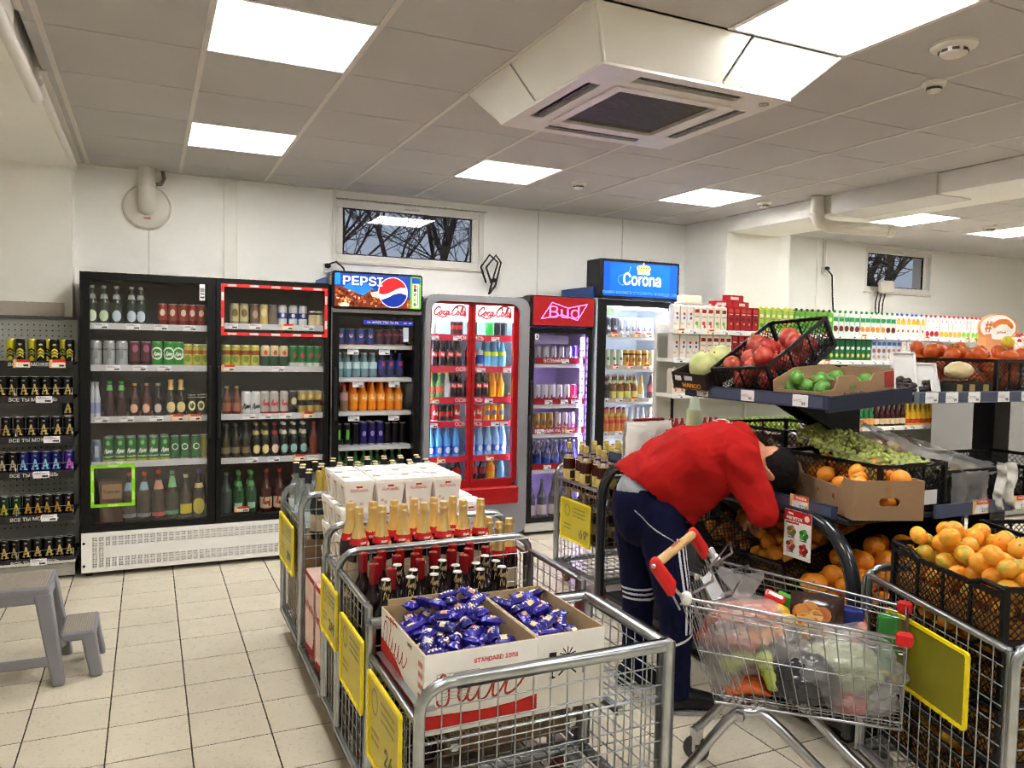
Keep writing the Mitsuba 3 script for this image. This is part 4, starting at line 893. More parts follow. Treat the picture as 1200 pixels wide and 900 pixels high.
row(cola(), 'cola_bottle', 'bottle', C_('cola bottle with red cap and label', 'second'), 'cola bottles second shelf', [2.045, 2.115, 2.185, 2.255, 2.38], Y2, ZC[1], rows=2)
row(can((206, 214, 226), .03, .14, ((.2, .7, (60, 90, 180)),)), 'soda_can', 'can', C_('blue and white can', 'second'), 'blue white can', [2.445], Y2, ZC[1])
row(bottle((120, 190, 226), .225, .031, .013, cap=(226, 232, 50), label=(206, 226, 70), lz=(.42, .56), fin='plastic'), 'water_bottle', 'bottle', C_('blue water bottle with yellow cap', 'second'), 'yellow cap water bottles', [2.51, 2.575, 2.645], Y2, ZC[1], rows=2)
row(bottle((80, 130, 60), .20, .03, .013, cap=(226, 226, 60), label=(190, 60, 50), lz=(.2, .45), fin='plastic'), 'iced_tea_bottle', 'bottle', C_('green bottle with yellow cap', 'third'), 'green yellow cap bottles', [2.03, 2.10], Y2, ZC[2])
row(bottle((200, 206, 212), .20, .03, .013, cap=(226, 226, 60), fin='plastic'), 'water_bottle', 'bottle', C_('clear bottle with yellow cap', 'third'), 'clear yellow cap bottle', [2.165], Y2, ZC[2])
row(cola(.215, (40, 30, 28)), 'cola_bottle', 'bottle', C_('cola bottle with dark cap', 'third'), 'dark cap cola bottles', [2.215, 2.27, 2.375, 2.435, 2.495], Y2, ZC[2], rows=2)
row(bottle((246, 176, 30), .215, .031, .013, cap=(246, 150, 40), label=(240, 140, 40), lz=(.42, .56), fin='plastic'), 'orange_soda_bottle', 'bottle', C_('yellow orange soda bottle', 'third'), 'yellow orange soda bottles', [2.565, 2.635], Y2, ZC[2], rows=2)
row(can((196, 30, 34), .03, .135, ((.0, .12, (210, 210, 214)),), ('loop', WHITE, .5, 1.1)), 'cola_can', 'can', C_('red cola can', 'fourth'), 'red cola cans', [2.06, 2.25, 2.385, 2.44], Y2, ZC[3])
row(can((40, 34, 34), .03, .135, ((.3, .6, (190, 40, 40)),)), 'cola_can', 'can', C_('black and red cola can', 'fourth'), 'black red cola cans', [2.12, 2.185], Y2, ZC[3])
row(can((240, 160, 30), .03, .135, (), ('disc', (60, 90, 150), .5, .7)), 'soda_can', 'can', C_('orange can with blue disc', 'fourth'), 'orange blue disc cans', [2.51, 2.575, 2.64], Y2, ZC[3])
row(bottle((90, 170, 236), .265, .032, .013, cap=(120, 190, 245), label=(30, 90, 210), lz=(.08, .32), fin='plastic', emblem=('oval', (226, 236, 250), .2, .8)), 'water_bottle', 'bottle', C_('blue water bottle', 'fifth'), 'blue water bottles left door', [2.03, 2.10, 2.17, 2.245], Y2, ZC[4], rows=2)
row(bottle((150, 196, 240), .265, .032, .013, cap=(226, 230, 240), label=(60, 110, 210), lz=(.12, .32), fin='plastic', emblem=('oval', (226, 236, 250), .22, .8)), 'water_bottle', 'bottle', C_('pale blue water bottle', 'fifth'), 'pale blue water bottles right door', [2.385, 2.455, 2.53, 2.60, 2.665], Y2, ZC[4], rows=2)
row(cola(.20), 'cola_bottle', 'bottle', C_('cola bottle with red cap', 'bottom'), 'bottom cola bottles', [2.03, 2.11, 2.19], Y2, .46)
row(bottle((36, 16, 14), .21, .034, .013, cap=(226, 206, 150), label=(190, 40, 40), lz=(.36, .6)), 'cola_bottle', 'bottle', C_('cola bottle with cream cap', 'bottom'), 'cream cap cola bottles', [2.265, 2.40], Y2, .46)
row(bottle((36, 16, 14), .20, .034, .013, cap=(90, 30, 30), label=(150, 30, 50), lz=(.36, .6)), 'cola_bottle', 'bottle', C_('cola bottle with dark red cap', 'bottom'), 'dark red cap cola bottle', [2.48], Y2, .46)
row(bottle((246, 180, 40), .22, .036, .014, cap=(226, 70, 40), label=(236, 130, 40), lz=(.38, .62), fin='plastic'), 'orange_soda_bottle', 'bottle', C_('orange soda bottle with red cap', 'bottom'), 'red cap orange soda bottle', [2.56], Y2, .46)
row(bottle((110, 170, 236), .22, .032, .013, cap=(60, 110, 220), fin='plastic'), 'water_bottle', 'bottle', C_('blue bottle', 'bottom'), 'blue bottle', [2.65], Y2, .46)

# ---- beer cooler with the red neon sign
bc = thing('beverage_cooler', 'black cooler with a red sign, pink neon bow and violet light inside', 'cooler')
cabinet(bc, 2.82, 3.425, .04, 1.985, (34, 34, 38), (196, 190, 214), bottom=.115)
part(bc, 'base', B().rbox((2.82, YF+.005, .03), (3.425, YF+.05, .108), .006, (206, 204, 200)), 'paint', label='white foot panel')
door(bc, 2.825, 3.42, .11, 1.73, 2.876, 3.386, .15, 1.69, (9, 9, 10), (2.832, .8, 1.3))
part(bc, 'door_lever', B().tube([(2.83, YF-.03, .55), (2.815, YF-.06, .60), (2.815, YF-.06, .95), (2.83, YF-.03, 1.0)], .012, (20, 20, 22), 8), 'plastic')
sb = part(bc, 'sign_box', B().rbox((2.815, YF-.035, 1.745), (3.43, YF+.12, 1.995), .012, (24, 18, 20)), 'plastic')
M = frame((0, YF-.037, 0), (1, 0, 0), (0, 0, 1))
b = B().flat(rrect(2.84, 1.752, 3.415, 1.988, .012), (128, 14, 16), M, 0); glow(sb, 'lit_face', b, .85)
pt = lambda x, z: (2.84+.575*x, 1.752+.236*z)
bow = [[pt(.30, .80), pt(.13, .22), pt(.47, .38), pt(.72, .20), pt(.88, .78), pt(.56, .62), pt(.30, .80)]]
b = B()
for L_ in bow:
    for a, c in zip(L_[:-1], L_[1:]): b.flat(sg.LineString([a, c]).buffer(.0045, 3), (250, 120, 200), M, .003)
text(b, 'Bud', .098, (250, 110, 200), frame((3.128, YF-.041, 1.815), (1, 0, 0), (.24, 0, 1)), depth=.003, bold=False, sx=1.25)
glow(sb, 'neon_lettering', b, 1.7, label='pink neon bow tie outline and script')
b = B().box((3.345, YF+.05, .2), (3.365, YF+.056, 1.66), (200, 150, 255), None)
d = b.ply('matte', False); d['emitter'] = {'type': 'area', 'radiance': {'type': 'rgb', 'value': [13, 8.5, 24]}, 'sampling_weight': .3}; part(bc, 'led_strip', d, label='violet light strip')
for q in range(24): part(bc, 'led_divider', B().box((3.34, YF+.046, .22+.06*q), (3.37, YF+.0495, .237+.06*q), (190, 180, 210)), 'plastic')
part(bc, 'header_strip', B().box((2.885, YF+.045, 1.60), (3.22, YF+.05, 1.67), (150, 140, 190)), 'plastic'); part(bc, 'warning_sticker', B().box((2.882, YF-.001, 1.63), (2.915, YF+.017, 1.68), (220, 216, 226)).box((2.892, YF-.002, 1.645), (2.905, YF-.0005, 1.668), (60, 60, 70)), 'card')
ZB = [1.435, 1.092, .843, .541]
for n, z in enumerate(ZB):
    k = shelf(bc, 2.87, 3.39, z, (), (206, 204, 216), (206, 204, 216), railh=.02)
    strip(k, 2.92 if n == 0 else 2.885, 3.40, z+.042, (140, 16, 26), [[('ВОЗЬМИ НА', 3.12)], [], [('ВОЗЬМИ НА ВЕЧЕР', 3.12)], []][n], (226, 216, 226), tags=[[(3.2, 'w')], [(3.05, 'w'), (3.2, 'w'), (3.30, 'w')], [(2.98, 'w'), (3.25, 'y')], [(3.05, 'w'), (3.2, 'w')]][n])
def U_(s, d): return f'{s}, {d} shelf of violet lit cooler'
bud_can = can((214, 212, 220), .030, .165, ((.0, .08, (200, 60, 60)), (.92, .97, (206, 60, 60))), ('loop', (60, 50, 80), .3, 1.2))
row(can((206, 206, 216), .030, .15, ((.25, .3, (170, 60, 70)),), ('loop', (90, 80, 110), .3, 1.1)), 'beer_can', 'can', U_('silver beer can', 'top'), 'silver beer cans top shelf', span(2.90, 3.27, 6), Y2, ZB[0])
row(can((90, 70, 190), .030, .155, ((.0, .4, (206, 206, 226)),)), 'beer_can', 'can', U_('violet can', 'top'), 'violet can', [3.325], Y2, ZB[0])
row(bud_can, 'beer_can', 'can', U_('white beer can with dark script', 'second'), 'white script beer cans', span(2.905, 3.26, 6), Y2, ZB[1])
row(can((206, 40, 70), .030, .165, (), ('loop', WHITE, .3, 1.2)), 'beer_can', 'can', U_('red beer can', 'second'), 'red beer can', [3.325], Y2, ZB[1])
row(can((176, 140, 60), .030, .175, (), ('oval', (110, 70, 40), .5, .8), lid=GOLD), 'beer_can', 'can', U_('gold beer can', 'third'), 'gold beer cans', span(2.91, 3.10, 4), Y2, ZB[2])
row(can((216, 214, 224), .030, .175, (), ('loop', (190, 60, 70), .4, 1.0)), 'beer_can', 'can', U_('tall white beer can', 'third'), 'tall white beer cans', [3.175, 3.245, 3.315], Y2, ZB[2])
row(bottle((24, 40, 110), .24, .030, .012, cap=(190, 196, 210), label=(44, 80, 160), lz=(.1, .4)), 'beer_bottle', 'bottle', U_('dark blue bottle', 'fourth'), 'dark blue bottles', span(2.91, 3.34, 6), Y2, ZB[3], rows=2)
row(bottle((40, 40, 60), .33, .042, .014, cap=(90, 80, 80), label=(190, 180, 176), lz=(.10, .36)), 'beer_bottle', 'bottle', U_('large dark bottle with grey label', 'bottom'), 'large grey label bottles', [2.93, 3.04, 3.15, 3.26], Y2, .115)

# ---- beer cooler with the blue crown sign
kc = thing('beverage_cooler', 'tall cooler with a bright blue crown sign and white lit interior', 'cooler')
cabinet(kc, 3.46, 4.30, .04, 2.10, (28, 60, 118), (214, 222, 236), bottom=.13)
part(kc, 'side_panel', B().box((3.452, YF+.05, .04), (3.462, YB-.02, 2.10), (30, 66, 128)), 'paint')
part(kc, 'edge_strip', B().box((3.452, YF-.002, .06), (3.472, YF+.05, 2.0), (176, 186, 200)), 'plastic')
door(kc, 3.473, 4.295, .10, 1.99, 3.562, 4.235, .16, 1.938, (9, 9, 10), (4.25, .9, 1.3))
part(kc, 'base', B().box((3.46, YF+.01, .03), (4.30, YF+.05, .10), (20, 20, 22)), 'plastic')
sb = part(kc, 'sign_box', B().rbox((3.468, YF-.04, 2.0), (4.288, YF+.20, 2.335), .01, (14, 14, 18)), 'plastic')
M = frame((0, YF-.042, 0), (1, 0, 0), (0, 0, 1))
b = B()
N = 24
b.flat(sg.box(3.498, 2.022, 4.262, 2.312), (8, 72, 168), M, 0)
b.flat(sg.box(3.56, 2.05, 4.18, 2.30), (8, 88, 196), M, .0006)
glow(sb, 'lit_face', b, 1.0)
b = B(); cxx = 3.90
crown = sg.Polygon([(cxx-.062, 2.215), (cxx+.062, 2.215), (cxx+.062, 2.25), (cxx+.075, 2.265), (cxx+.06, 2.29), (cxx, 2.30), (cxx-.06, 2.29), (cxx-.075, 2.265), (cxx-.062, 2.25)])
b.flat(crown, (236, 206, 110), M, .0016); b.flat(ellipse(cxx, 2.31, .008, .01), (240, 226, 150), M, .0016)
for q in range(5): b.flat(ellipse(cxx-.05+.025*q, 2.272, .008, .008), (90, 100, 70), M, .0022)
b.flat(sg.box(cxx-.055, 2.225, cxx+.055, 2.238), (246, 236, 180), M, .0022)
glow(sb, 'crown', b, 1.0, label='yellow crown')
b = B(); text(b, 'Corona', .098, (246, 248, 255), frame((3.885, YF-.046, 2.122), (1, 0, 0), (0, 0, 1)), depth=.004, sx=.86); text(b, 'ПИВО МОЖЕТ УТОЛИТЬ ЖАЖДУ 18+', .024, (74, 132, 214), frame((3.88, YF-.046, 2.04), (1, 0, 0), (0, 0, 1)), depth=.003, sx=1.28)
b.flat(strokes([[(0, 0), (-.3, .1), (-.35, .4), (0, .55), (.3, .7), (.4, 1.0)]], .03, 3.70, 2.12, .16), (110, 180, 240), M, .002)
glow(sb, 'lettering', b, 1.15)
b = B().box((4.20, YF+.045, .2), (4.228, YF+.051, 1.90), (255, 255, 255)).box((3.60, YF+.045, 1.915), (4.18, YF+.07, 1.932), (255, 255, 255))
d = b.ply('matte', False); d['emitter'] = {'type': 'area', 'radiance': {'type': 'rgb', 'value': [26, 28, 33]}, 'sampling_weight': .4}; part(kc, 'led_strip', d, label='white light strip')
part(kc, 'top_sticker', B().box((3.565, YF+.005, 1.86), (3.64, YF+.016, 1.93), (190, 224, 190)), 'card')
ZK = [1.683, 1.403, 1.114, .822, .50]
for n, z in enumerate(ZK):
    k = shelf(kc, 3.50, 4.26, z, (), (226, 230, 236), (226, 230, 236), railh=.02)
    strip(k, 3.62, 4.22, z+.03, (186, 176, 170), [], WHITE, tags=[[(3.68, 'y'), (3.80, 'w'), (3.92, 'y'), (4.04, 'y')], [(3.7, 'y'), (3.85, 'y'), (4.02, 'y')], [(3.6, 'w'), (3.75, 'w'), (3.9, 'y'), (4.1, 'w')], [(3.6, 'w'), (3.75, 'w'), (3.9, 'w'), (4.1, 'w')], []][n], h=.035)
def K_(s, d): return f'{s}, {d} shelf of blue crown cooler'
row(can((60, 62, 74), .029, .165, (), ('loop', WHITE, .4, 1.2)), 'beer_can', 'can', K_('dark can with white script', 'top'), 'dark white script cans', [3.59, 3.655, 3.72], Y2, ZK[0])
row(can((206, 210, 222), .029, .165, (), ('loop', (90, 90, 110), .35, 1.1)), 'beer_can', 'can', K_('silver can', 'top'), 'silver cans', span(3.785, 4.10, 6), Y2, ZK[0])
row(can((216, 224, 206), .029, .16, (), ('disc', (60, 120, 110), .5, .5)), 'beer_can', 'can', K_('pale green can with dot', 'second'), 'pale green dot cans', span(3.59, 3.79, 4), Y2, ZK[1])
row(can((206, 160, 70), .029, .16, ((.7, .8, (90, 60, 40)),), ('oval', (110, 60, 40), .45, .7), lid=GOLD), 'beer_can', 'can', K_('gold brown can', 'second'), 'gold brown cans', span(3.855, 4.055, 4), Y2, ZK[1])
row(can((190, 190, 160), .029, .16), 'beer_can', 'can', K_('pale grey can', 'second'), 'pale grey can', [4.125], Y2, ZK[1])
row(bottle((40, 24, 24), .215, .03, .012, cap=(200, 120, 60), label=(60, 60, 70), lz=(.08, .4), label2=(190, 150, 140)), 'beer_bottle', 'bottle', K_('dark brown bottle', 'third'), 'dark brown bottles', [3.585, 3.655], Y2, ZK[2])
row(bottle((130, 84, 24), .225, .030, .012, cap=(226, 206, 120), label=(226, 220, 120), lz=(.1, .36), label2=(226, 226, 150)), 'beer_bottle', 'bottle', K_('amber bottle with yellow label', 'third'), 'amber yellow label bottles', span(3.725, 3.955, 4), Y2, ZK[2], rows=2)
row(bottle((214, 180, 90), .225, .028, .012, cap=(226, 206, 120), label=(226, 230, 236), lz=(.08, .24)), 'beer_bottle', 'bottle', K_('clear pale lager bottle', 'third'), 'pale lager bottle', [4.02], Y2, ZK[2])
row(bottle((60, 34, 44), .24, .034, .013, cap=(206, 190, 150), label=(190, 90, 100), lz=(.3, .55)), 'beer_bottle', 'bottle', K_('dark bottle with pink label beside the light strip', 'third'), 'pink label bottle', [4.135], Y2, ZK[2])
row(bottle((214, 130, 40), .225, .030, .012, cap=(190, 50, 50), label=(206, 60, 50), lz=(.38, .52), label2=(226, 190, 90)), 'beer_bottle', 'bottle', K_('orange red bottle', 'fourth'), 'orange red bottles', span(3.59, 3.85, 5), Y2, ZK[3], rows=2)
row(bottle((206, 216, 220), .225, .030, .012, cap=(206, 210, 214), label=(30, 90, 60), lz=(.05, .32)), 'beer_bottle', 'bottle', K_('clear bottle with green label', 'fourth'), 'clear green label bottles', [3.92, 3.985, 4.05], Y2, ZK[3])
row(bottle((214, 190, 170), .225, .030, .012, cap=(206, 150, 120), label=(220, 120, 90), lz=(.05, .25)), 'beer_bottle', 'bottle', K_('clear bottle with orange label', 'fourth'), 'clear orange label bottle', [4.13], Y2, ZK[3])
row(bottle((200, 160, 60), .225, .030, .012, cap=(190, 60, 50), label=(226, 206, 120), lz=(.1, .4)), 'beer_bottle', 'bottle', K_('yellow bottle', 'fifth'), 'yellow bottles', span(3.59, 4.12, 8), Y2, ZK[4])

# ================================================================ perforated rack with energy drinks at the left
rk = thing('shelf_rack', 'dark metal shelf rack with a perforated back at the left edge', 'shelf rack')
RX0, RX1, RY = -1.66, -.425, 6.13
holes = [list(ellipse(x, z, .0055, .0055, 6).exterior.coords)[:-1] for x in np.arange(RX0+.03, RX1-.02, .036) for z in np.arange(.25, 1.68, .036) if z > 1.42 or .1 < (z-.17) % .26 and z < 1.0]
b = B()
def perf(z0, z1):
    hs = [h for h in holes if all(z0+.008 < p[1] < z1-.008 for p in h)]
    part(rk, 'perforated_back', B().prism(sg.Polygon([(RX0, z0), (RX1, z0), (RX1, z1), (RX0, z1)], hs), .004, (186, 190, 186), frame((0, RY-.02, 0), (1, 0, 0), (0, 0, 1))), 'paint')
perf(1.42, 1.70); perf(.92, 1.42); perf(.15, .92)
part(rk, 'back_sheet', B().box((RX0, RY-.012, .12), (RX1, RY-.006, 1.70), (70, 72, 72)), 'matte')
part(rk, 'top_rail', B().box((RX0, RY-.05, 1.695), (RX1, RY-.01, 1.715), (90, 90, 92)), 'paint')
for x in (RX1-.012, -1.05): part(rk, 'upright', B().box((x, RY-.045, .02), (x+.012, RY-.018, 1.70), (96, 98, 100)), 'paint')
ZE = [1.43, 1.207, .95, .726, .445, .163]
YE = 5.745
for n, z in enumerate(ZE):
    z = z-.02
    k = part(rk, 'shelf', B().box((RX0, YE, z-.012), (RX1-.015, RY-.022, z), (58, 58, 62)), 'paint')
    part(k, 'edge', B().box((RX0, YE-.008, z-.032), (RX1-.015, YE, z+.014), (44, 42, 44)), 'plastic')
    w = B(); zz = z+.062
    for xa, xb in ((-1.66, -1.12), (-1.10, -.76), (-.75, -.445)): w.tube([(xa, YE+.004, z), (xa, YE+.004, zz), (xb, YE+.004, zz), (xb, YE+.004, z)], .0032, (206, 206, 206), 5)
    part(k, 'wire_guard', w, 'chrome')
    e = B(); text(e, 'ВСЕ ТЫ МОЖЕШЬ', .022, (206, 204, 204), frame((-.66, YE-.008, z-.02), (1, 0, 0), (0, 0, 1))); part(k, 'lettering', e, 'plastic')
    for t in ([(-.72, 'y'), (-.525, 'y')] if n == 0 else [(-.60+.02*((n*7) % 5-2), 'w')]): e = B(); tag(e, t[0], YE-.009, z-.03, t[1], .09, .042); part(k, 'price_tag', e, 'card')
part(rk, 'kick_plate', B().box((RX0, 5.78, .02), (RX1-.015, 5.80, .13), (176, 176, 172)), 'paint', label='pale kick plate')
part(rk, 'base_deck', B().box((RX0, YE-.01, .115), (RX1-.01, RY-.02, .132), (206, 204, 198)), 'paint')
part(rk, 'foot', B().box((-.47, 5.84, 0), (-.44, 6.1, .03), (30, 30, 32)), 'plastic')
def N_(s, d): return f'{s}, {d} shelf of left rack'
fl_ = lambda: None
row(can((28, 26, 24), .027, .155, ((.82, .92, (30, 28, 26)),), [('chev', (226, 214, 60), .42, 1.5), ('rect', (206, 206, 200), .75, .35)], lid=BLACK), 'energy_drink_can', 'can', N_('black can with yellow chevrons', 'top'), 'black chevron cans', [-.735, -.62, -.545, -.46], 5.80, ZE[0]-.02, .1)
row(can((214, 206, 60), .027, .155, (), ('chev', (28, 26, 24), .42, 1.5), lid=BLACK), 'energy_drink_can', 'can', N_('yellow can with black chevrons', 'top'), 'yellow chevron cans', [-.79, -.675, -.59, -.50], 5.83, ZE[0]-.02, .1)
blk = lambda a=(206, 180, 110), c=(18, 18, 20): can(c, .031, .135, (), [('A', a, .40, .95), ('rect', (150, 150, 150), .82, .25)], lid=(60, 60, 62))
ec = [(blk(), 'black can with gold letter', 'second', span(-.95, -.475, 9)), (blk(), 'black can with gold letter', 'third', span(-.95, -.47, 8)), (blk((150, 210, 236), (30, 36, 120)), 'blue can with pale letter', 'fourth', span(-.72, -.54, 4)),
      (blk((206, 150, 40), (26, 24, 24)), 'black can with orange gold letter', 'fifth', span(-.70, -.475, 5)), (blk(), 'short black can with gold letter', 'bottom', span(-.95, -.47, 9))]
for (pr, s, d, xs), z in zip(ec, ZE[1:]): row(pr, 'energy_drink_can', 'can', N_(s, d), f'{s}s of the {d} shelf', xs, 5.80, z-.02, .3)
row(blk((190, 180, 150)), 'energy_drink_can', 'can', N_('black can with silver letter', 'fourth'), 'black silver letter cans', [-.84, -.78], 5.80, ZE[3]-.02)
row(blk((226, 110, 206), (60, 44, 150)), 'energy_drink_can', 'can', N_('violet can with pink letter', 'fourth'), 'violet pink letter can', [-.468], 5.80, ZE[3]-.02)
row(blk((206, 190, 60), (24, 60, 40)), 'energy_drink_can', 'can', N_('dark green can with gold letter', 'fifth'), 'dark green gold letter cans', [-.90, -.83, -.765], 5.80, ZE[4]-.02)
row(blk(), 'energy_drink_can', 'can', N_('black can stacked above the others', 'third'), 'upper black can', [-.475], 5.80, ZE[2]-.02+.137)
pr = thing('price_board', 'narrow red board at the left edge of the rack', 'sign', None, B().rbox((-.905, 5.70, .10), (-.893, 5.742, 1.22), .003, (160, 40, 36)), 'plastic')
# ================================================================ roll cages
STEEL = (150, 154, 158)
def u_frame(x0, x1, y, z0, z1, r=.07, n=5):
    p = [(x0, z0)]+[(x0+r-r*math.cos(t), z1-r+r*math.sin(t)) for t in np.linspace(0, PI/2, n)]+[(x1-r+r*math.sin(t), z1-r+r*math.cos(t)) for t in np.linspace(0, PI/2, n)]+[(x1, z0)]
    return [(a, y, c) for a, c in p]
def wires(b, P, Q, R_, nu, nv, r=.0024):
    """mesh of wires over the rectangle P + u Q + v R"""
    P, Q, R_ = map(np.array, (P, Q, R_)); off = np.cross(Q, R_); off = off/np.linalg.norm(off)*r*1.6
    for i in range(nu+1): b.tube([P+Q*i/nu, P+Q*i/nu+R_], r, STEEL, 5, caps=False)
    for j in range(nv+1): b.tube([P+R_*j/nv+off, P+R_*j/nv+Q+off], r, STEEL, 5, caps=False)
    return b
def caster(key, x, y, h=.125, r=.05):
    k = part(key, 'caster', B().box((x-.022, y-.026, h-.045), (x+.022, y+.026, h), (130, 132, 134)).box((x-.024, y-.012, r*.8), (x-.018, y+.012, h-.01), (130, 132, 134)).box((x+.018, y-.012, r*.8), (x+.024, y+.012, h-.01), (130, 132, 134)), 'galvanised')
    part(k, 'wheel', B().lathe([(0, -.014, (110, 60, 44)), (r*.9, -.014), (r, -.006), (r, .006), (r*.9, .014), (0, .014)], 18, frame((x, y, r), (0, 1, 0), (0, 0, 1))), 'plastic', label='brown wheel')
def square_bar(b, p, q, w=.024):
    p, q = np.array(p, float), np.array(q, float); b.tube([p, q], w*.7071, STEEL, 4); return b
def cage(label, x0, x1, y0, y1, zt, zs, left=True, zb=.13, right=True, shelf_z=None, front_square=False, ends='fb', leftz=None):
    k = thing('roll_cage', label, 'cage', 'wire roll cages')
    b = B()
    for p, q in (((x0, y0), (x1, y0)), ((x1, y0), (x1, y1)), ((x1, y1), (x0, y1)), ((x0, y1), (x0, y0))): square_bar(b, (*p, zb), (*q, zb), .026)
    part(k, 'base_frame', b, 'galvanised')
    if front_square:      # low cage: the near frame is round at the left and square at the right, the far one square
        p = u_frame(x0, x1, y0, zb-.01, zt, .075)[:7]+[(x1, y0, zt), (x1, y0, zb-.01)]
        b = B().tube(p[:-1], .0165, STEEL, 10); square_bar(b, (x1, y0, zt+.012), (x1, y0, zb), .032); square_bar(b, (x0+.10, y0, zt), (x1, y0, zt), .030); part(k, 'end_frame', b, 'galvanised')
        b = B()
        for p, q in (((x0, y1, zb), (x0, y1, zt)), ((x1, y1, zb), (x1, y1, zt)), ((x0, y1, zt), (x1, y1, zt))): square_bar(b, p, q, .030)
        part(k, 'end_frame', b, 'galvanised')
    else:
        for y in ([y0] if 'f' in ends else [])+([y1] if 'b' in ends else []): part(k, 'end_frame', B().tube(u_frame(x0, x1, y, zb-.01, zt, .07), .0150, STEEL, 10), 'galvanised')
        if 'f' not in ends:
            b = B(); square_bar(b, (x0, y0, zb), (x0, y0, zs), .024); square_bar(b, (x1, y0, zb), (x1, y0, zs), .024); part(k, 'end_frame', b, 'galvanised')
    for y in ([y0+.012] if 'f' in ends else [])+[y1-.012]:
        nz = int(round((zt-.05-zb)/.055)); part(k, 'end_mesh', wires(B(), (x0+.012, y, zb+.02), (x1-x0-.024, 0, 0), (0, 0, zt-.03-zb), int((x1-x0)/.055), nz), 'galvanised', kind='stuff')
    for x, on in ((x0, left), (x1, right)):
        if not on: continue
        b = B(); zs_ = zs; zs = leftz if (leftz and x == x0) else zs_; th = .030 if front_square and x == x1 else .018
        for p, q in (((y0+.02, zb+.02), (y0+.02, zs)), ((y1-.02, zb+.02), (y1-.02, zs)), ((y0+.02, zs), (y1-.02, zs))): square_bar(b, (x, *p), (x, *q), th)
        s = part(k, 'side_gate', b, 'galvanised')
        part(s, 'mesh', wires(B(), (x, y0+.03, zb+.02), (0, y1-y0-.06, 0), (0, 0, zs-zb-.02), max(4, int((y1-y0)/.055)), int((zs-zb)/.055)), 'galvanised', kind='stuff'); zs = zs_
    part(k, 'floor_mesh', wires(B(), (x0, y0, zb+.015), (x1-x0, 0, 0), (0, y1-y0, 0), int((x1-x0)/.05), int((y1-y0)/.07), .0025), 'galvanised', kind='stuff')
    if shelf_z:
        b = B()
        for y in (y0+.03, y1-.03): b.tube([(x0+.015, y, shelf_z), (x1-.015, y, shelf_z)], .004, STEEL, 6)
        s = part(k, 'wire_shelf', b, 'galvanised')
        part(s, 'wires', wires(B(), (x0+.02, y0+.02, shelf_z), (x1-x0-.04, 0, 0), (0, y1-y0-.04, 0), 34, 4, .0022), 'galvanised', kind='stuff')
        for x in (x0+.10, (x0+x1)/2+.07, x1-.16): part(k, 'shelf_bracket', B().box((x, y0+.02, shelf_z-.03), (x+.02, y1-.03, shelf_z-.008), STEEL), 'galvanised')
    for x in (x0+.06, x1-.06):
        for y in (y0+.06, y1-.06): caster(k, x, y)
    return k
cage('front roll cage holding the candy box, nearest the camera', .64, 1.43, 1.90, 2.40, .685, .685, shelf_z=.512, front_square=True, leftz=.585)
cage('roll cage full of red and black capped wine bottles', .64, 1.43, 2.425, 2.86, .80, .735, ends='b')
cage('roll cage with gold foil sparkling wine bottles', .65, 1.44, 2.885, 3.13, .84, .72, ends='b')
cage('roll cage stacked with white candy boxes, open on its left side', .65, 1.44, 3.16, 3.70, .86, .70, left=False, ends='b')
cage('farthest cage of the centre row, with vodka bottles', .66, 1.45, 3.73, 4.30, .80, .715, ends='b')
cage('roll cage of rum bottles beside the cooler with violet light', 2.50, 3.30, 4.04, 4.60, .785, .70, shelf_z=.33)
# metal tray edge on the left of the front cage
part('roll_cage', 'side_plate', B().box((.652, 1.93, .60), (.70, 2.37, .604), (190, 178, 200)), 'galvanised')

def price_sign(label, o, x, y, w, h, words, blank=False, tilt=0.0):
    """yellow plate with a raised rim; o: lower left corner, x: along, y: up"""
    M = frame(o, x, y); k = thing('price_sign', label, 'sign', 'yellow price signs on the cages')
    part(k, 'plate', B().prism(rrect(.004, .004, w-.004, h-.004, .008), .004, (200, 182, 52) if not blank else (124, 118, 30), M), 'plastic')
    part(k, 'rim', B().prism(rrect(0, 0, w, h, .014).difference(rrect(.011, .011, w-.011, h-.011, .008)), .010, (244, 222, 30), M), 'plastic', label='bright yellow rim')
    e = B()
    for s, px, py, hh, c in words: text(e, s, hh, c, M@np.array(mat((px*w, py*h, .0045))), depth=.0008)
    if not blank:
        e.flat(ellipse(.22*w, .72*h, .13*h, .15*h).difference(ellipse(.22*w, .72*h, .10*h, .12*h)), (150, 140, 60), M, .005)
        for i in range(3): e.flat(sg.box(.42*w, (.80-.09*i)*h, .82*w, (.83-.09*i)*h), (150, 140, 60), M, .005)
        for i in range(2): e.flat(sg.box(.12*w, (.36-.09*i)*h, .36*w, (.39-.09*i)*h), (150, 140, 60), M, .005)
    else:
        e.flat(sg.box(.30*w, .05*h, .302*w, .95*h), (150, 142, 38), M, .005); e.flat(sg.box(.62*w, .05*h, .622*w, .95*h), (150, 142, 38), M, .005)
    if e.n: part(k, 'print', e, 'plastic')
    return k
GR = (96, 92, 50)
price_sign('yellow price sign on the front cage, nearest the camera', (.622, 2.33, .30), (0, -1, 0), (0, 0, 1), .345, .275, [('24', .66, .22, .05, GR), ('90', .86, .28, .022, GR)])
price_sign('yellow price sign on the cage of wine bottles', (.622, 2.715, .385), (0, -1, 0), (0, 0, 1), .315, .245, [])
price_sign('yellow price sign on the cage of gold foil bottles', (.632, 3.10, .435), (0, -1, 0), (0, 0, 1), .275, .225, [('249', .68, .2, .04, GR)])
price_sign('yellow price sign on the farthest cage', (.642, 4.26, .43), (0, -1, 0), (0, 0, 1), .42, .245, [('299', .68, .2, .04, GR)])
price_sign('yellow price sign reading 69 on the cage of rum', (2.482, 4.49, .325), (0, -1, 0), (0, 0, 1), .38, .268, [('69', .76, .16, .056, GR), ('90', .93, .28, .022, GR)])

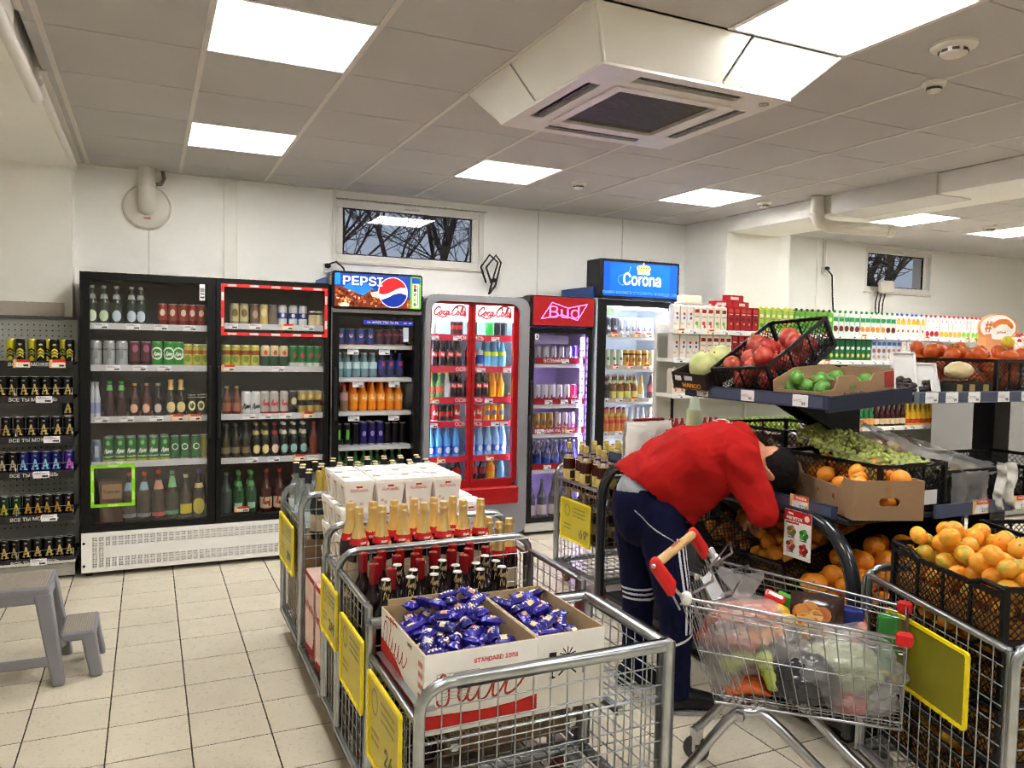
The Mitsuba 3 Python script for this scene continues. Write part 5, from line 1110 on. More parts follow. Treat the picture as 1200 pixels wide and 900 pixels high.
# ---- wine bottles
def wine(cap, script): 
    return bottle((26, 10, 12), .30, .0365, .0145, foil=cap, foil_z=.70, shoulder=.58, cap=cap, fin='gloss') if not script else bottle((14, 12, 14), .29, .036, .0145, cap=(190, 186, 180), label2=(22, 20, 22), nz=(.62, .93), shoulder=.58, fin='gloss', emblem=('loop', (196, 180, 140), .40, 1.2))
redw = [(('glass'), B().lathe([(.030, 0, (24, 8, 10)), (.0365, .015), (.0365, .165), (.034, .18), (.024, .198), (.0165, .215), (.0145, .235), (.0145, .24)], 20).ply('gloss')),
        ('capsule', B().lathe([(.0163, .232, (128, 16, 24)), (.0172, .262), (.0175, .296), (.0165, .30), (0, .302)], 16).ply('gloss'))]
e = B(); e.wrap(strokes(_script['loop'], .13, -.02, .255, .026, .3), .0176, (206, 186, 140)); e.wrap(strokes([[(0, 0), (.3, 1.2), (.6, .2), (.9, .9)]], .13, -.012, .225, .02), .0176, (206, 186, 140))
blkw = [(('glass'), B().lathe([(.030, 0, (16, 12, 14)), (.0365, .015), (.0365, .165), (.034, .18), (.024, .198), (.0168, .212), (.0150, .225)], 20).ply('gloss')),
        ('capsule', B().lathe([(.0160, .21, (18, 16, 18)), (.0172, .235), (.0172, .284), (.0165, .287)], 16).lathe([(.0166, .287, (196, 190, 186)), (.0150, .2905), (0, .291)], 16).ply('gloss')), ('script', e.ply('foil', False))]
ZW = .513
for i, x in enumerate(np.linspace(.71, 1.13, 7)): copy_of(redw, 'wine_bottle', 'wine bottle with dark red capsule in the back row'+nth(i, 7), 'bottle', mat((x, 2.775, ZW), rg.uniform(0, 6))if False else mat((x, 2.775, ZW)), 'red capsule wine bottles')
for i, x in enumerate(np.linspace(.745, 1.165, 7)): copy_of(redw, 'wine_bottle', 'wine bottle with dark red capsule in the middle row'+nth(i, 7), 'bottle', mat((x, 2.70, ZW)), 'red capsule wine bottles')
for i, (x, kind) in enumerate(zip(np.linspace(.71, 1.13, 8 if 0 else 6), 'rbrbrb')):
    copy_of(blkw if kind == 'b' else redw, 'wine_bottle', ('black capsule' if kind == 'b' else 'dark red capsule')+' wine bottle in the third row'+nth(i, 6), 'bottle', mat((x, 2.622, ZW)), 'mixed wine bottles of the third row')
for i, x in enumerate(np.linspace(.75, 1.14, 6)): copy_of(blkw if i else redw, 'wine_bottle', ('black' if i else 'red')+' capsule wine bottle in the fourth row'+nth(i, 6), 'bottle', mat((x, 2.545, ZW)), 'wine bottles of the fourth row')
for i, x in enumerate(np.linspace(.71, 1.13, 6)): copy_of(blkw, 'wine_bottle', 'black capsule wine bottle in the front row'+nth(i, 6), 'bottle', mat((x, 2.47, ZW)), 'wine bottles of the front row')
tr = thing('tray', 'grey cardboard tray under the wine bottles', 'tray', None, B().box((.665, 2.44, ZW-.008), (1.405, 2.845, ZW-.001), (96, 90, 84)), 'card')
for i, x in enumerate((.70, .78, .86)):
    for j, y in enumerate(np.linspace(2.48, 2.80, 5)): copy_of(redw, 'wine_bottle', 'wine bottle of the lower layer behind the mesh', 'bottle', mat((x, y, .152)), 'lower layer wine bottles')
bx = lambda name, lab, lo, hi, col, cat='box', band=None: None
lowb = thing('carton_box', 'brown carton under the tray of wine bottles', 'box', None, B().rbox((.92, 2.46, .152), (1.40, 2.83, .500), .006), 'kraft')
# ---- sparkling wine
def champ(body=(30, 8, 10), foil=(232, 200, 130), lab=(190, 30, 36)):
    b = B().lathe([(.034, 0, body), (.041, .02), (.041, .155), (.037, .185), (.028, .212), (.021, .235)], 20)
    f = B().lathe([(.0302, .206, foil), (.0235, .232), (.0182, .258), (.0168, .276), (.0172, .290), (.0190, .293), (.0190, .303), (.0165, .307), (.0172, .318), (.0150, .326), (0, .328)], 18)
    v, ff, c = f.arr(); g = B(); v = v+np.column_stack([*(v[:, :2].T*(.05*(meshkit.noise(v*160)-.5))), 0*v[:, 0]]); g.raw(v, ff, foil)
    l = B().lathe([(.0375, .183, lab), (.0303, .209)], 20); l.lathe([(.0412, .04, (206, 190, 160)), (.0412, .12)], 20)
    l.wrap(sg.box(-.014, .188, .014, .197), .0365, (226, 206, 190)); seal = B().prism(ellipse(0, 0, .013, .013), .003, (206, 50, 44), frame((.020, -.030, .185), (.85, .53, 0), (0, 0, 1))); seal.prism(ellipse(0, 0, .008, .008), .004, (226, 170, 110), frame((.020, -.030, .185), (.85, .53, 0), (0, 0, 1)))
    return [('glass', b.ply('gloss')), ('foil', g.ply('foil')), ('label', l.ply('card')), ('seal', seal.ply('plastic'))]
ch = champ(); ZC_ = .622
for i, x in enumerate((.735, .825, .913, .997, 1.082, 1.165, 1.243)): copy_of(ch, 'champagne_bottle', 'gold foil sparkling wine bottle with red collar, front row'+nth(i, 7), 'bottle', mat((x, 2.94, ZC_), rg.uniform(-.4, .4)), 'gold foil sparkling wine, front row')
for i, x in enumerate((.735, .825, .913, .997, 1.082, 1.165)): copy_of(ch, 'champagne_bottle', 'gold foil sparkling wine bottle with red collar, second row'+nth(i, 6), 'bottle', mat((x-.012, 3.03, ZC_), rg.uniform(-.4, .4)), 'gold foil sparkling wine, second row')
thing('carton_box', 'carton tray under the gold foil bottles', 'box', None, B().rbox((.675, 2.905, .152), (1.28, 3.11, ZC_-.002), .006), 'kraft')
thing('carton_box', 'lower carton at the right under three gold foil bottles', 'box', None, B().rbox((1.285, 2.905, .152), (1.42, 3.11, .515), .006), 'kraft')
for i, (x, y) in enumerate([(1.325, 3.04), (1.332, 2.948), (1.40, 2.995)]): copy_of(ch, 'champagne_bottle', 'gold foil sparkling wine bottle standing lower at the right'+nth(i, 3), 'bottle', mat((x, y, .517), rz=i*1.3), 'three sparkling bottles at the right')

# ---- white tapered candy boxes
def raff():
    w, d, h, k = .124, .118, .118, .80
    b = B(); v = [(sx*w/2*s, sy*d/2*s, z) for z, s in ((0, k), (h*.88, 1.0), (h, .97)) for sx, sy in ((-1, -1), (1, -1), (1, 1), (-1, 1))]
    for a in (0, 4):
        for q in range(4): f = [a+q, a+(q+1) % 4, a+4+(q+1) % 4, a+4+q]; b.raw([v[t] for t in f], [(0, 1, 2, 3)], (238, 234, 228))
    b.raw(v[8:], [(0, 1, 2, 3)], (240, 238, 234)); b.raw(v[:4][::-1], [(0, 1, 2, 3)], (220, 214, 206))
    out = [('box', b.ply('card', False))]
    e = B(); sl = (1-k)*d/2/(h*.88); M = frame((0, -d/2*k, 0), (1, 0, 0), (0, -sl, 1))
    e.flat(sg.box(-.013, .088, .013, .096), (196, 40, 40), M, .0008); text(e, 'Raffaello', .013, (196, 96, 90), M@mat((0, .071, .0006)), depth=.0004, bold=False)
    for x, z in ((-.02, .02), (.012, .018), (-.036, .03)): e.flat(ellipse(x, z, .008, .007), (206, 190, 176), M, .0008)
    M2 = frame((-w/2*k, 0, 0), (0, -1, 0), (-sl, 0, 1)); e.flat(ellipse(0, .05, .03, .04), (214, 206, 198), M2, .0008); text(e, 'Raffaello', .010, (196, 96, 90), M2@mat((0, .082, .0006)), depth=.0004, bold=False)
    MT = mat((0, 0, h)); e.flat(sg.box(-.055, .02, -.02, .05), (150, 142, 134), MT, .0008); e.flat(sg.box(.012, -.045, .045, -.02), (196, 186, 178), MT, .0008); e.flat(sg.box(-.02, -.012, .012, -.004), (200, 120, 116), MT, .0008)
    out.append(('print', e.ply('card', False))); return out
rf = raff(); n = 0
for lay, z0 in enumerate((.886, .766, .646, .526)):
    nx, ny = ((4, 3) if lay == 0 else (5, 3) if lay == 1 else (5, 3))
    for j in range(ny):
        for i in range(nx):
            if lay >= 2 and j > 0 and i > 0: continue
            x = (.80 if lay == 0 else .785)+.130*i+(.004*(i % 2)); y = 3.25+.142*j
            ln, rn_ = ['top', 'second', 'third', 'fourth'][lay], ['front', 'middle', 'back'][j]
            copy_of(rf, 'candy_box', f'white tapered candy box, {rn_} row of the {ln} layer'+nth(i, nx), 'box', mat((x, y, z0), rg.uniform(-.03, .03)), 'white tapered candy boxes'); n += 1
def case(lo, hi, lab):
    k = thing('carton_box', lab, 'box'); part(k, 'box', B().rbox(lo, hi, .006, (226, 196, 186)), 'card')
    e = B(); M = frame((lo[0]-.001, hi[1], lo[2]), (0, -1, 0), (0, 0, 1)); d, h = hi[1]-lo[1], hi[2]-lo[2]
    e.flat(sg.Polygon([(0, 0), (d, 0), (d, .3*h), (.8*d, .12*h), (.1*d, .08*h)]), (150, 30, 36), M, .0005); e.flat(sg.box(0, .94*h, d, h), (170, 60, 58), M, .0005); e.flat(sg.box(d*.94, 0, d, h), (150, 40, 44), M, .0004)
    text(e, 'Raffaello', .035, (170, 80, 80), M@mat((d*.45, h*.55, .0005)), depth=.0005, bold=False); part(k, 'print', e, 'card')
case((.665, 3.19, .152), (1.02, 3.42, .52), 'pink and red carton low in the open cage, nearer one'); case((.665, 3.44, .152), (1.02, 3.67, .52), 'pink and red carton low in the open cage, farther one')
case((1.03, 3.19, .152), (1.42, 3.67, .52), 'pink carton at the back right of the open cage')
# ---- far cage: vodka and dark sparkling wine
def vodka():
    out = [('glass', B().lathe([(.032, 0, (225, 235, 235)), (.037, .012), (.037, .18), (.033, .20), (.019, .225), (.0145, .25), (.0145, .285)], 18).ply('clear_glass')),
           ('cap', B().lathe([(.0155, .262, (40, 40, 44)), (.0165, .305), (.0165, .312, (214, 196, 160)), (.015, .316), (0, .316)], 14).ply('plastic')),
           ('label', B().lathe([(.0372, .05, (196, 214, 214)), (.0372, .13)], 18).ply('card'))]
    return out
vk = vodka(); ZV = .635
for j, y in enumerate(np.linspace(3.80, 4.22, 6)):
    for i, x in enumerate(np.linspace(.70, 1.36, 8)):
        if i in (1,) and j < 2: continue
        copy_of(vk, 'vodka_bottle', f'clear bottle with dark cap in the farthest cage, {["first", "second", "third", "fourth", "fifth", "sixth"][j]} row from the front', 'bottle', mat((x+.02*(j % 2), y, ZV), rg.uniform(-1, 1)), f'dark capped clear bottles row {j+1}')
ch2 = champ((18, 22, 16), (196, 170, 84), (40, 34, 26))
for i, (x, y, z) in enumerate([(.795, 3.79, .608), (.745, 3.76, .60), (.83, 3.755, .595)][:2]): copy_of(ch2, 'champagne_bottle', 'dark bottle with long gold foil in the farthest cage'+nth(i, 2), 'bottle', mat((x if i else .79, y if i else 3.845, ZV), 0), 'gold foil bottles of the farthest cage')
thing('carton_box', 'carton filling the lower part of the farthest cage', 'box', None, B().rbox((.685, 3.76, .152), (1.43, 4.27, ZV-.002), .006), 'kraft')
# ---- rum cage
def rum():
    return [('glass', B().lathe([(.034, 0, (58, 18, 8)), (.039, .014), (.039, .175), (.035, .198)], 20).lathe([(.035, .198, (150, 130, 120)), (.022, .222), (.0155, .245), (.0150, .262)], 20).ply('gloss')),
            ('cap', B().lathe([(.0165, .255, (196, 176, 96)), (.0180, .262), (.0180, .292), (.0165, .295), (0, .295)], 16).ply('plastic')),
            ('label', B().lathe([(.0394, .05, (206, 180, 110)), (.0394, .12)], 20).wrap(sg.box(-.018, .06, .018, .11), .0400, (60, 50, 30)).ply('card')),
            ('collar', B().lathe([(.0362, .172, (214, 186, 110)), (.0368, .197)], 20).lathe([(.0245, .219, (40, 30, 26)), (.0190, .232)], 16).ply('card'))]
rm = rum()
for lay, z in ((0, .648), (1, .345)):
    for j, y in enumerate(np.linspace(4.10, 4.53, 5)):
        for i, x in enumerate(np.linspace(2.555, 3.22, 8)):
            if lay and i > 1 and j > 0: continue
            copy_of(rm, 'rum_bottle', f'amber rum bottle with gold cap, {["upper", "lower"][lay]} layer, {["first", "second", "third", "fourth", "fifth"][j]} row'+nth(i, 8), 'bottle', mat((x+.03*(j % 2), y, z), rg.uniform(-.3, .3)), f'rum bottles of the {["upper", "lower"][lay]} layer')
thing('tray', 'brown cardboard tray between the layers of rum', 'tray', None, B().box((2.515, 4.06, .642), (3.285, 4.58, .647), (120, 96, 70)), 'card')
thing('tray', 'brown cardboard tray under the lower layer of rum', 'tray', None, B().box((2.515, 4.06, .335), (3.285, 4.58, .344), (120, 96, 70)), 'card')
# ---- candy box of the front cage
def open_box(lab, x0, x1, y0, y1, z0, z1, outer, front_red):
    k = thing('carton_box', lab, 'box'); t = .004; b = B(); inner = (176, 150, 112)
    for lo, hi in (((x0, y0), (x1, y0+t)), ((x0, y1-t), (x1, y1)), ((x0, y0+t), (x0+t, y1-t)), ((x1-t, y0+t), (x1, y1-t))): b.box((*lo, z0), (*hi, z1), inner)
    b.box((x0, y0, z0), (x1, y1, z0+t), inner); part(k, 'board', b, 'card')
    e = B(); e.box((x0-.0006, y0-.0008, z0), (x1+.0006, y0-.0001, z1), outer); e.box((x0-.0008, y0-.0008, z0), (x0-.0001, y1, z1), outer); e.box((x1+.0001, y0, z0), (x1+.0008, y1, z1), outer); part(k, 'printed_liner', e, 'card', label='white printed outside')
    return k
XB0, XB1, YB0, YB1, ZB0, ZB1, XM = .672, 1.236, 1.955, 2.382, .520, .748, 1.012
kb = open_box('white candy box with a red stripe, filled with blue sweets, on the front cage', XB0, XM, YB0, YB1, ZB0, ZB1-.004, (234, 230, 222), True)
kb2 = open_box('plain white candy box with packing symbols, right of the striped one', XM+.002, XB1, YB0, YB1, ZB0, ZB1, (230, 226, 218), False)
e = B(); M = frame((XB0, YB0-.0012, ZB0), (1, 0, 0), (0, 0, 1)); w, h = XM-XB0, ZB1-ZB0
e.flat(sg.Polygon([(0, .055), (w, .028+.012), (w, .012+.006), (0, .012)]).union(sg.Polygon([(0, .055), (.15*w, .052), (.5*w, .046), (.8*w, .052), (w, .062), (w, .02), (0, .014)])), (190, 40, 34), M, .0004)
e.flat(strokes([[(0, .9), (.3, 1.5), (.6, .4), (.3, 0), (0, .3)], [(.6, 1.4), (1.2, 1.2), (1.1, .4), (1.5, .2), (1.7, 1.0), (1.6, .3), (2.0, .2), (2.3, .9), (2.2, .2), (2.7, .2), (3.0, 1.0), (3.0, .2), (3.4, .3), (3.8, 1.0), (3.7, .2), (4.3, .3), (4.8, 1.2)]], .12, .035, .075, .055, .1), (170, 60, 50), M, .0005)
text(e, 'STANDARD 1885', .012, (196, 50, 44), M@mat((w*.62, h-.045, .0004)), depth=.0004); text(e, 'Французский вкус', .016, (190, 40, 40), M@mat((w*.68, h-.105, .0004)), depth=.0004)
e.flat(sg.Polygon([(.6*w, h-.075), (.64*w, h-.065), (.68*w, h-.075)]), (196, 50, 44), M, .0005)
fr = sg.box(.10*w, h-.135, .47*w, h-.062); e.flat(fr.difference(fr.buffer(-.0015)), (150, 150, 150), M, .0005); text(e, 'ГОСТ 4570 НЕТТО', .010, (90, 90, 90), M@mat((w*.29, h-.08, .0004)), depth=.0004)
for i in range(4): e.flat(sg.box(.13*w, h-.095-.011*i, .40*w, h-.0925-.011*i), (190, 188, 184), M, .0005)
part(kb, 'print', e, 'card')
e = B(); M = frame((XB0-.0012, YB1, ZB0), (0, -1, 0), (0, 0, 1)); w = YB1-YB0
e.flat(sg.Polygon([(0, .13), (.15*w, .128), (.4*w, .11), (.65*w, .075), (.82*w, .04), (.86*w, .004), (0, .004)]), (186, 44, 36), M, .0004)
e.flat(strokes([[(0, .9), (.35, 1.6), (.8, 1.2), (.5, .2), (.1, .1), (0, .6)], [(.3, 1.9), (.9, 2.0), (1.5, 1.6), (1.2, .4), (1.6, .1), (2.0, 1.0), (1.9, .2), (2.4, .1), (2.7, .9), (2.5, .2), (3.0, .1), (3.3, 1.0), (3.3, .1), (3.8, .2), (4.1, .9), (4.1, .1), (4.6, .2), (5.0, .9)]], .11, .03, .118, .048, .1), (176, 66, 58), M, .0005)
text(e, 'Конфеты', .012, (176, 66, 58), M@mat((w*.32, .212, .0004)), depth=.0004); text(e, 'вкус', .014, (110, 90, 70), M@mat((w*.70, .20, .0004)), depth=.0004)
for i in range(5): e.flat(sg.box(.88*w, .06+.03*i, .97*w, .075+.03*i), (206, 130, 120), M, .0005)
part(kb, 'print', e, 'card')
e = B(); M = frame((XM+.002, YB0-.0014, ZB0), (1, 0, 0), (0, 0, 1)); K = (34, 32, 32)
e.flat(sg.Polygon([(.036, .175), (.060, .175), (.060, .145), (.048, .128), (.036, .145)]), K, M, .0004); e.flat(sg.box(.0465, .10, .0495, .13), K, M, .0004); e.flat(ellipse(.048, .10, .011, .003), K, M, .0004)
cx_, cz_ = .098, .160
e.flat(ellipse(cx_, cz_, .008, .008), K, M, .0004)
for i in range(10): a = i*2*PI/10+.3; e.flat(sg.LineString([(cx_+.011*math.cos(a), cz_+.011*math.sin(a)), (cx_+.026*math.cos(a), cz_+.026*math.sin(a))]).buffer(.0016), K, M, .0004)
e.flat(sg.LineString([(cx_-.028, .105), (cx_, .130), (cx_+.028, .105)]).buffer(.0022), K, M, .0004)
cx_ = .150
e.flat(sg.Polygon([(cx_+.022*math.cos(t), .145+.022*math.sin(t)*.8) for t in np.linspace(0, PI, 12)]), K, M, .0004); e.flat(sg.box(cx_-.0014, .100, cx_+.0014, .146), K, M, .0004)
part(kb2, 'print', e, 'card')
part(kb, 'flap', B().box((XB0+.02, YB1-.002, ZB1-.004), (XM-.01, YB1+.001, ZB1+.016), (180, 154, 116)), 'card')
# blue wrapped sweets
def candy(seed, col, patch):
    r = random.Random(seed); L_, W_, H_ = .088, .042, .015; nu, nv = 16, 5
    V = []
    for side in (1, -1):
        for i in range(nu+1):
            u = -1+2*i/nu
            if abs(u) > .72: a = (abs(u)-.72)/.28; prof, wid = .10, .62+.42*a
            else: prof, wid = math.sqrt(max(0, 1-(u/.74)**4))*.9+.1, .98-.3*abs(u)**3
            for j in range(nv+1):
                v = -1+2*j/nv
                z = side*H_*prof*(1-v*v)**.6+side*.0006
                V.append((u*L_/2, v*W_/2*wid, z+(.0016*math.sin(26*v+i) if abs(u) > .72 else .0012*math.sin(3.1*i+5*v+seed))))
    V = np.array(V); f = []; n0 = (nu+1)*(nv+1)
    for s in (0, 1):
        for i in range(nu):
            for j in range(nv):
                a = s*n0+i*(nv+1)+j; q = (a, a+nv+1, a+nv+2, a+1); f.append(q if s == 0 else q[::-1])
    b = B().raw(V, f, col); e = B(); q = []
    for i in range(4, 13):
        for j in (1, 2, 3, 4): q.append(V[i*(nv+1)+j]+(0, 0, .0006))
    ff = [(i*4+j, i*4+4+j, i*4+5+j, i*4+1+j) for i in range(8) for j in range(3)]
    q = np.array(q)
    for t in ff:
        k = (t[0]//4, t[0] % 4); c = patch if (2 <= k[0] <= 5 and k[1] >= 1) else (226, 214, 206) if k[1] == 0 and k[0] % 2 else None
        if c: e.raw(q[list(t)], [(0, 1, 2, 3)], c)
    return [('wrapper', b.ply('sweet_foil')), ('print', e.ply('gloss', False))]
scene['sweet_foil'] = prin(roughness=.22, metallic=.25, specular=.7, clearcoat=.6)
cands = [candy(s, c, p) for s, c, p in ((1, (34, 26, 128), (232, 206, 168)), (2, (42, 32, 146), (206, 150, 120)), (3, (28, 22, 110), (236, 222, 206)), (4, (48, 40, 156), (230, 196, 130)))]
def heap(x0, x1, y0, y1, fz, nx, ny, lay):
    for l in range(lay):
        for i in range(nx):
            for j in range(ny):
                x = x0+(i+.5+rg.uniform(-.3, .3))*(x1-x0)/nx; y = y0+(j+.5+rg.uniform(-.3, .3))*(y1-y0)/ny
                yield x, y, fz((x-x0)/(x1-x0), (y-y0)/(y1-y0))-.030*l+rg.uniform(-.008, .008)
nc = 0
for side, (x0, x1) in enumerate(((XB0+.036, XM-.036), (XM+.038, XB1-.036))):
    f = (lambda u, v: .700+.055*v-.03*(abs(u-.55)**2)*2+.035*math.exp(-((u-.75)**2+(v-.8)**2)*9)) if side == 0 else (lambda u, v: .690+.038*v+.03*math.exp(-((u-.45)**2+(v-.6)**2)*7))
    for x, y, z in heap(x0, x1, YB0+.03, YB1-.03, f, 4 if side == 0 else 3, 7, 2):
        m = mat((x, y, z), rg.uniform(0, 6.28), rg.uniform(-.6, .6), rg.uniform(-.5, .5))
        copy_of(cands[rg.randrange(4)], 'wrapped_sweet', ['blue wrapped sweet in the striped candy box', 'blue wrapped sweet in the plain candy box with symbols'][side]+', '+['front', 'middle', 'back'][min(2, int(3*(y-YB0)/(YB1-YB0)))]+[' left', ' right'][x > (x0+x1)/2]+' part of the heap', 'sweet', m, ['blue sweets in the striped box', 'blue sweets in the plain box'][side]); nc += 1
for n_, (x0, x1) in enumerate(((XB0+.006, XM-.006), (XM+.008, XB1-.006))):
    part([kb, kb2][n_], 'filler_board', B().box((x0, YB0+.006, ZB0+.006), (x1, YB1-.006, .655), (60, 50, 110)), 'card')
# red net bag behind the candy box, on the wine cage's right
k = thing('red_package', 'red quilted package behind the candy box', 'package'); b = B()
for i in range(5):
    for j in range(2):
        s = trimesh.creation.icosphere(2, 1.0); v = s.vertices*(.03, .045, .032)+(1.22+.045*i, 2.50+.07*j, .62+.018*math.sin(i*1.1)); b.raw(v, s.faces, (196, 36, 30))
part(k, 'packet', b, 'plastic')
thing('tray', 'white tray under the red package', 'tray', None, B().box((1.17, 2.44, ZW), (1.415, 2.63, .59), (226, 222, 214)), 'card')
# ================================================================ juice shelves of the far hall
jk = thing('shelf_unit', 'long white shelf unit of juice cartons in front of the pier', 'shelf unit')
JX0, JX1, JY0, JY1 = 4.06, 8.15, 5.45, 5.715
ZJ = [1.745, 1.498, 1.191, .843, .50]
part(jk, 'back_panel', B().box((JX0, JY1, .05), (JX1, JY1+.015, 1.80), (196, 196, 186)), 'paint')
for x in np.linspace(JX0, JX1-.02, 5): part(jk, 'upright', B().box((x, JY1-.03, .02), (x+.02, JY1, 1.80), (206, 206, 200)), 'paint')
part(jk, 'base', B().box((JX0, JY0+.03, .02), (JX1, JY1, .15), (200, 200, 196)), 'paint')
for n, z in enumerate(ZJ):
    k = part(jk, 'shelf', B().box((JX0, JY0, z-.03), (JX1, JY1-.03, z), (226, 226, 220)), 'paint')
    part(k, 'edge', B().box((JX0, JY0-.01, z-.036), (JX1, JY0, z+.006), (236, 236, 230)), 'plastic')
    r2 = random.Random(40+n)
    for i in range(26):
        x = JX0+.07+i*.155+r2.uniform(-.03, .03)
        if x < JX1-.1: b = B(); tag(b, x, JY0-.0105, z-.034, r2.choice('wwy'), .07, .034); part(k, 'price_tag', b, 'card')
MAR = (150, 30, 44)
def cream(c2, c3): return carton((236, 226, 206), bands=((.74, .88, (236, 226, 206)),), pic=[('r', MAR, 0, .82, .36), ('o', c2, -.05, .30, .28), ('o', c3, .12, .16, .2), ('b', (120, 90, 70), 0, .58, .3)])
cols = {'babyA': carton((232, 226, 214), pic=[('o', (190, 50, 50), .1, .68, .2), ('o', (40, 80, 170), .1, .5, .18), ('r', (210, 190, 150), -.2, .25, .2)]),
        'c1': cream((226, 150, 60), (240, 180, 80)), 'c2': cream((200, 60, 50), (160, 40, 40)), 'c3': cream((120, 180, 60), (180, 206, 90)), 'c4': cream((170, 90, 80), (206, 120, 90)),
        'red': carton((160, 26, 34), h=.215, gable=False, pic=[('r', (206, 60, 50), 0, .85, .4), ('o', (110, 30, 30), 0, .5, .3), ('o', (206, 140, 90), .1, .3, .18), ('b', (236, 206, 190), 0, .7, .35)]),
        'lime': carton((176, 206, 84), cap=(240, 226, 40), pic=[('o', (70, 140, 50), 0, .3, .33), ('r', (240, 240, 190), 0, .75, .3), ('b', (180, 60, 60), 0, .6, .3)]),
        'green': carton((104, 172, 60), cap=(90, 50, 40), pic=[('o', (200, 226, 170), 0, .7, .33), ('o', (60, 130, 50), 0, .3, .33)]),
        'dark': carton((216, 232, 214), cap=(40, 130, 70), pic=[('r', (40, 140, 84), 0, .74, .48), ('o', (100, 30, 44), 0, .30, .46)]),
        'org': carton((220, 234, 216), cap=(40, 130, 70), pic=[('r', (40, 140, 84), 0, .74, .48), ('o', (232, 136, 50), 0, .30, .46)]),
        'yel': carton((232, 232, 226), cap=(70, 90, 180), pic=[('r', (240, 190, 40), 0, .72, .48), ('o', (236, 150, 40), 0, .85, .26), ('o', (180, 50, 60), 0, .3, .22)]),
        'ya_r': carton((240, 238, 234), cap=(206, 40, 50), pic=[('o', (170, 40, 50), 0, .20, .48), ('b', (60, 60, 60), 0, .55, .2), ('o', (206, 40, 50), .1, .85, .12)]),
        'ya_o': carton((240, 238, 234), cap=(206, 40, 50), pic=[('o', (240, 176, 60), 0, .20, .48), ('b', (60, 60, 60), 0, .55, .2), ('o', (206, 40, 50), .1, .85, .12)]),
        'ya_g': carton((240, 238, 234), cap=(206, 40, 50), pic=[('o', (130, 206, 40), 0, .20, .48), ('b', (60, 60, 60), 0, .55, .2), ('o', (206, 40, 50), .1, .85, .12)]),
        'dgreen': carton((30, 104, 64), cap=(30, 130, 70), pic=[('r', (226, 236, 220), 0, .6, .3), ('o', (226, 200, 80), 0, .25, .3)]),
        'fruit': carton((206, 216, 226), cap=(60, 100, 190), pic=[('o', (160, 90, 60), 0, .5, .36), ('o', (190, 140, 60), 0, .2, .3), ('r', (60, 110, 190), 0, .85, .42)])}
names = {'babyA': 'cream carton with red and blue dots', 'c1': 'cream carton with maroon label and orange fruit', 'c2': 'cream carton with maroon label and red fruit', 'c3': 'cream carton with maroon label and green fruit',
         'c4': 'cream carton with maroon label and brown fruit', 'red': 'dark red carton', 'lime': 'lime carton with yellow cap', 'green': 'green carton with brown cap', 'dark': 'white and green carton with dark fruit',
         'org': 'white and green carton with orange fruit', 'yel': 'white and yellow carton with blue cap', 'ya_r': 'white carton with red fruit', 'ya_o': 'white carton with orange fruit', 'ya_g': 'white carton with green fruit',
         'dgreen': 'dark green carton', 'fruit': 'blue topped carton with brown fruit'}
def juice(seq, lev, x0=None, step=.0705, gap={}):
    x = JX0+.045 if x0 is None else x0
    for kind, n in seq:
        if kind is None: x += n; continue
        row(cols[kind], 'juice_carton', 'carton', f'{names[kind]}, {["top", "second", "third"][lev]} juice shelf', f'{names[kind]}s, {["top", "second", "third"][lev]} juice shelf', [x+step*i for i in range(n)], JY0+.055, ZJ[lev], .05)
        x += n*step+.004
juice([('babyA', 3), ('c3', 1), ('c2', 1), ('c4', 1), ('c3', 2), ('red', 5), ('lime', 6), ('green', 7), ('dark', 5), ('org', 5), ('dark', 2), ('yel', 6), ('ya_r', 3), ('ya_o', 5), ('ya_g', 5)], 0)
juice([('babyA', 4), ('c1', 4), ('c2', 1), ('red', 6), (None, .75), ('dgreen', 8), ('fruit', 6), ('ya_o', 9)], 1)
juice([('c4', 2), ('babyA', 2), ('c1', 3), (None, .1)], 2)
for i, (x, dz) in enumerate(((4.62, 0), (4.84, .0), (4.76, .056))): thing('juice_carton', 'dark red carton lying on top of the juice cartons'+nth(i, 3), 'carton', 'red cartons on top', B().rbox((-.105, -.03, 0), (.105, .03, .055), .003, (160, 30, 38)).box((-.06, -.0305, .015), (.04, -.03, .04), (226, 190, 180)), 'card', mat((x, JY0+.08, ZJ[0]+.212+dz), [-.1, .3, .1][i]))
thing('juice_carton', 'cream carton lying on top of the first juice cartons', 'carton', None, B().rbox((4.17, JY0+.04, ZJ[0]+.237), (4.38, JY0+.12, ZJ[0]+.30), .004, (232, 222, 200)), 'card')
bt = [(bottle((140, 30, 44), .135, .027, .012, cap=(190, 60, 70), label=(206, 150, 160), fin='plastic'), 'small pink bottle', 4.10, 9), (can((130, 160, 50), .028, .125, (), ('oval', (206, 216, 120), .5, .9)), 'small green can with pale oval', 4.75, 14)]
for pr_, nm, x, n in bt: row(pr_, 'drink', 'drink', f'{nm} on the fourth juice shelf', f'{nm}s', [x+.062*i for i in range(n)], JY0+.06, ZJ[3])
x = 6.0
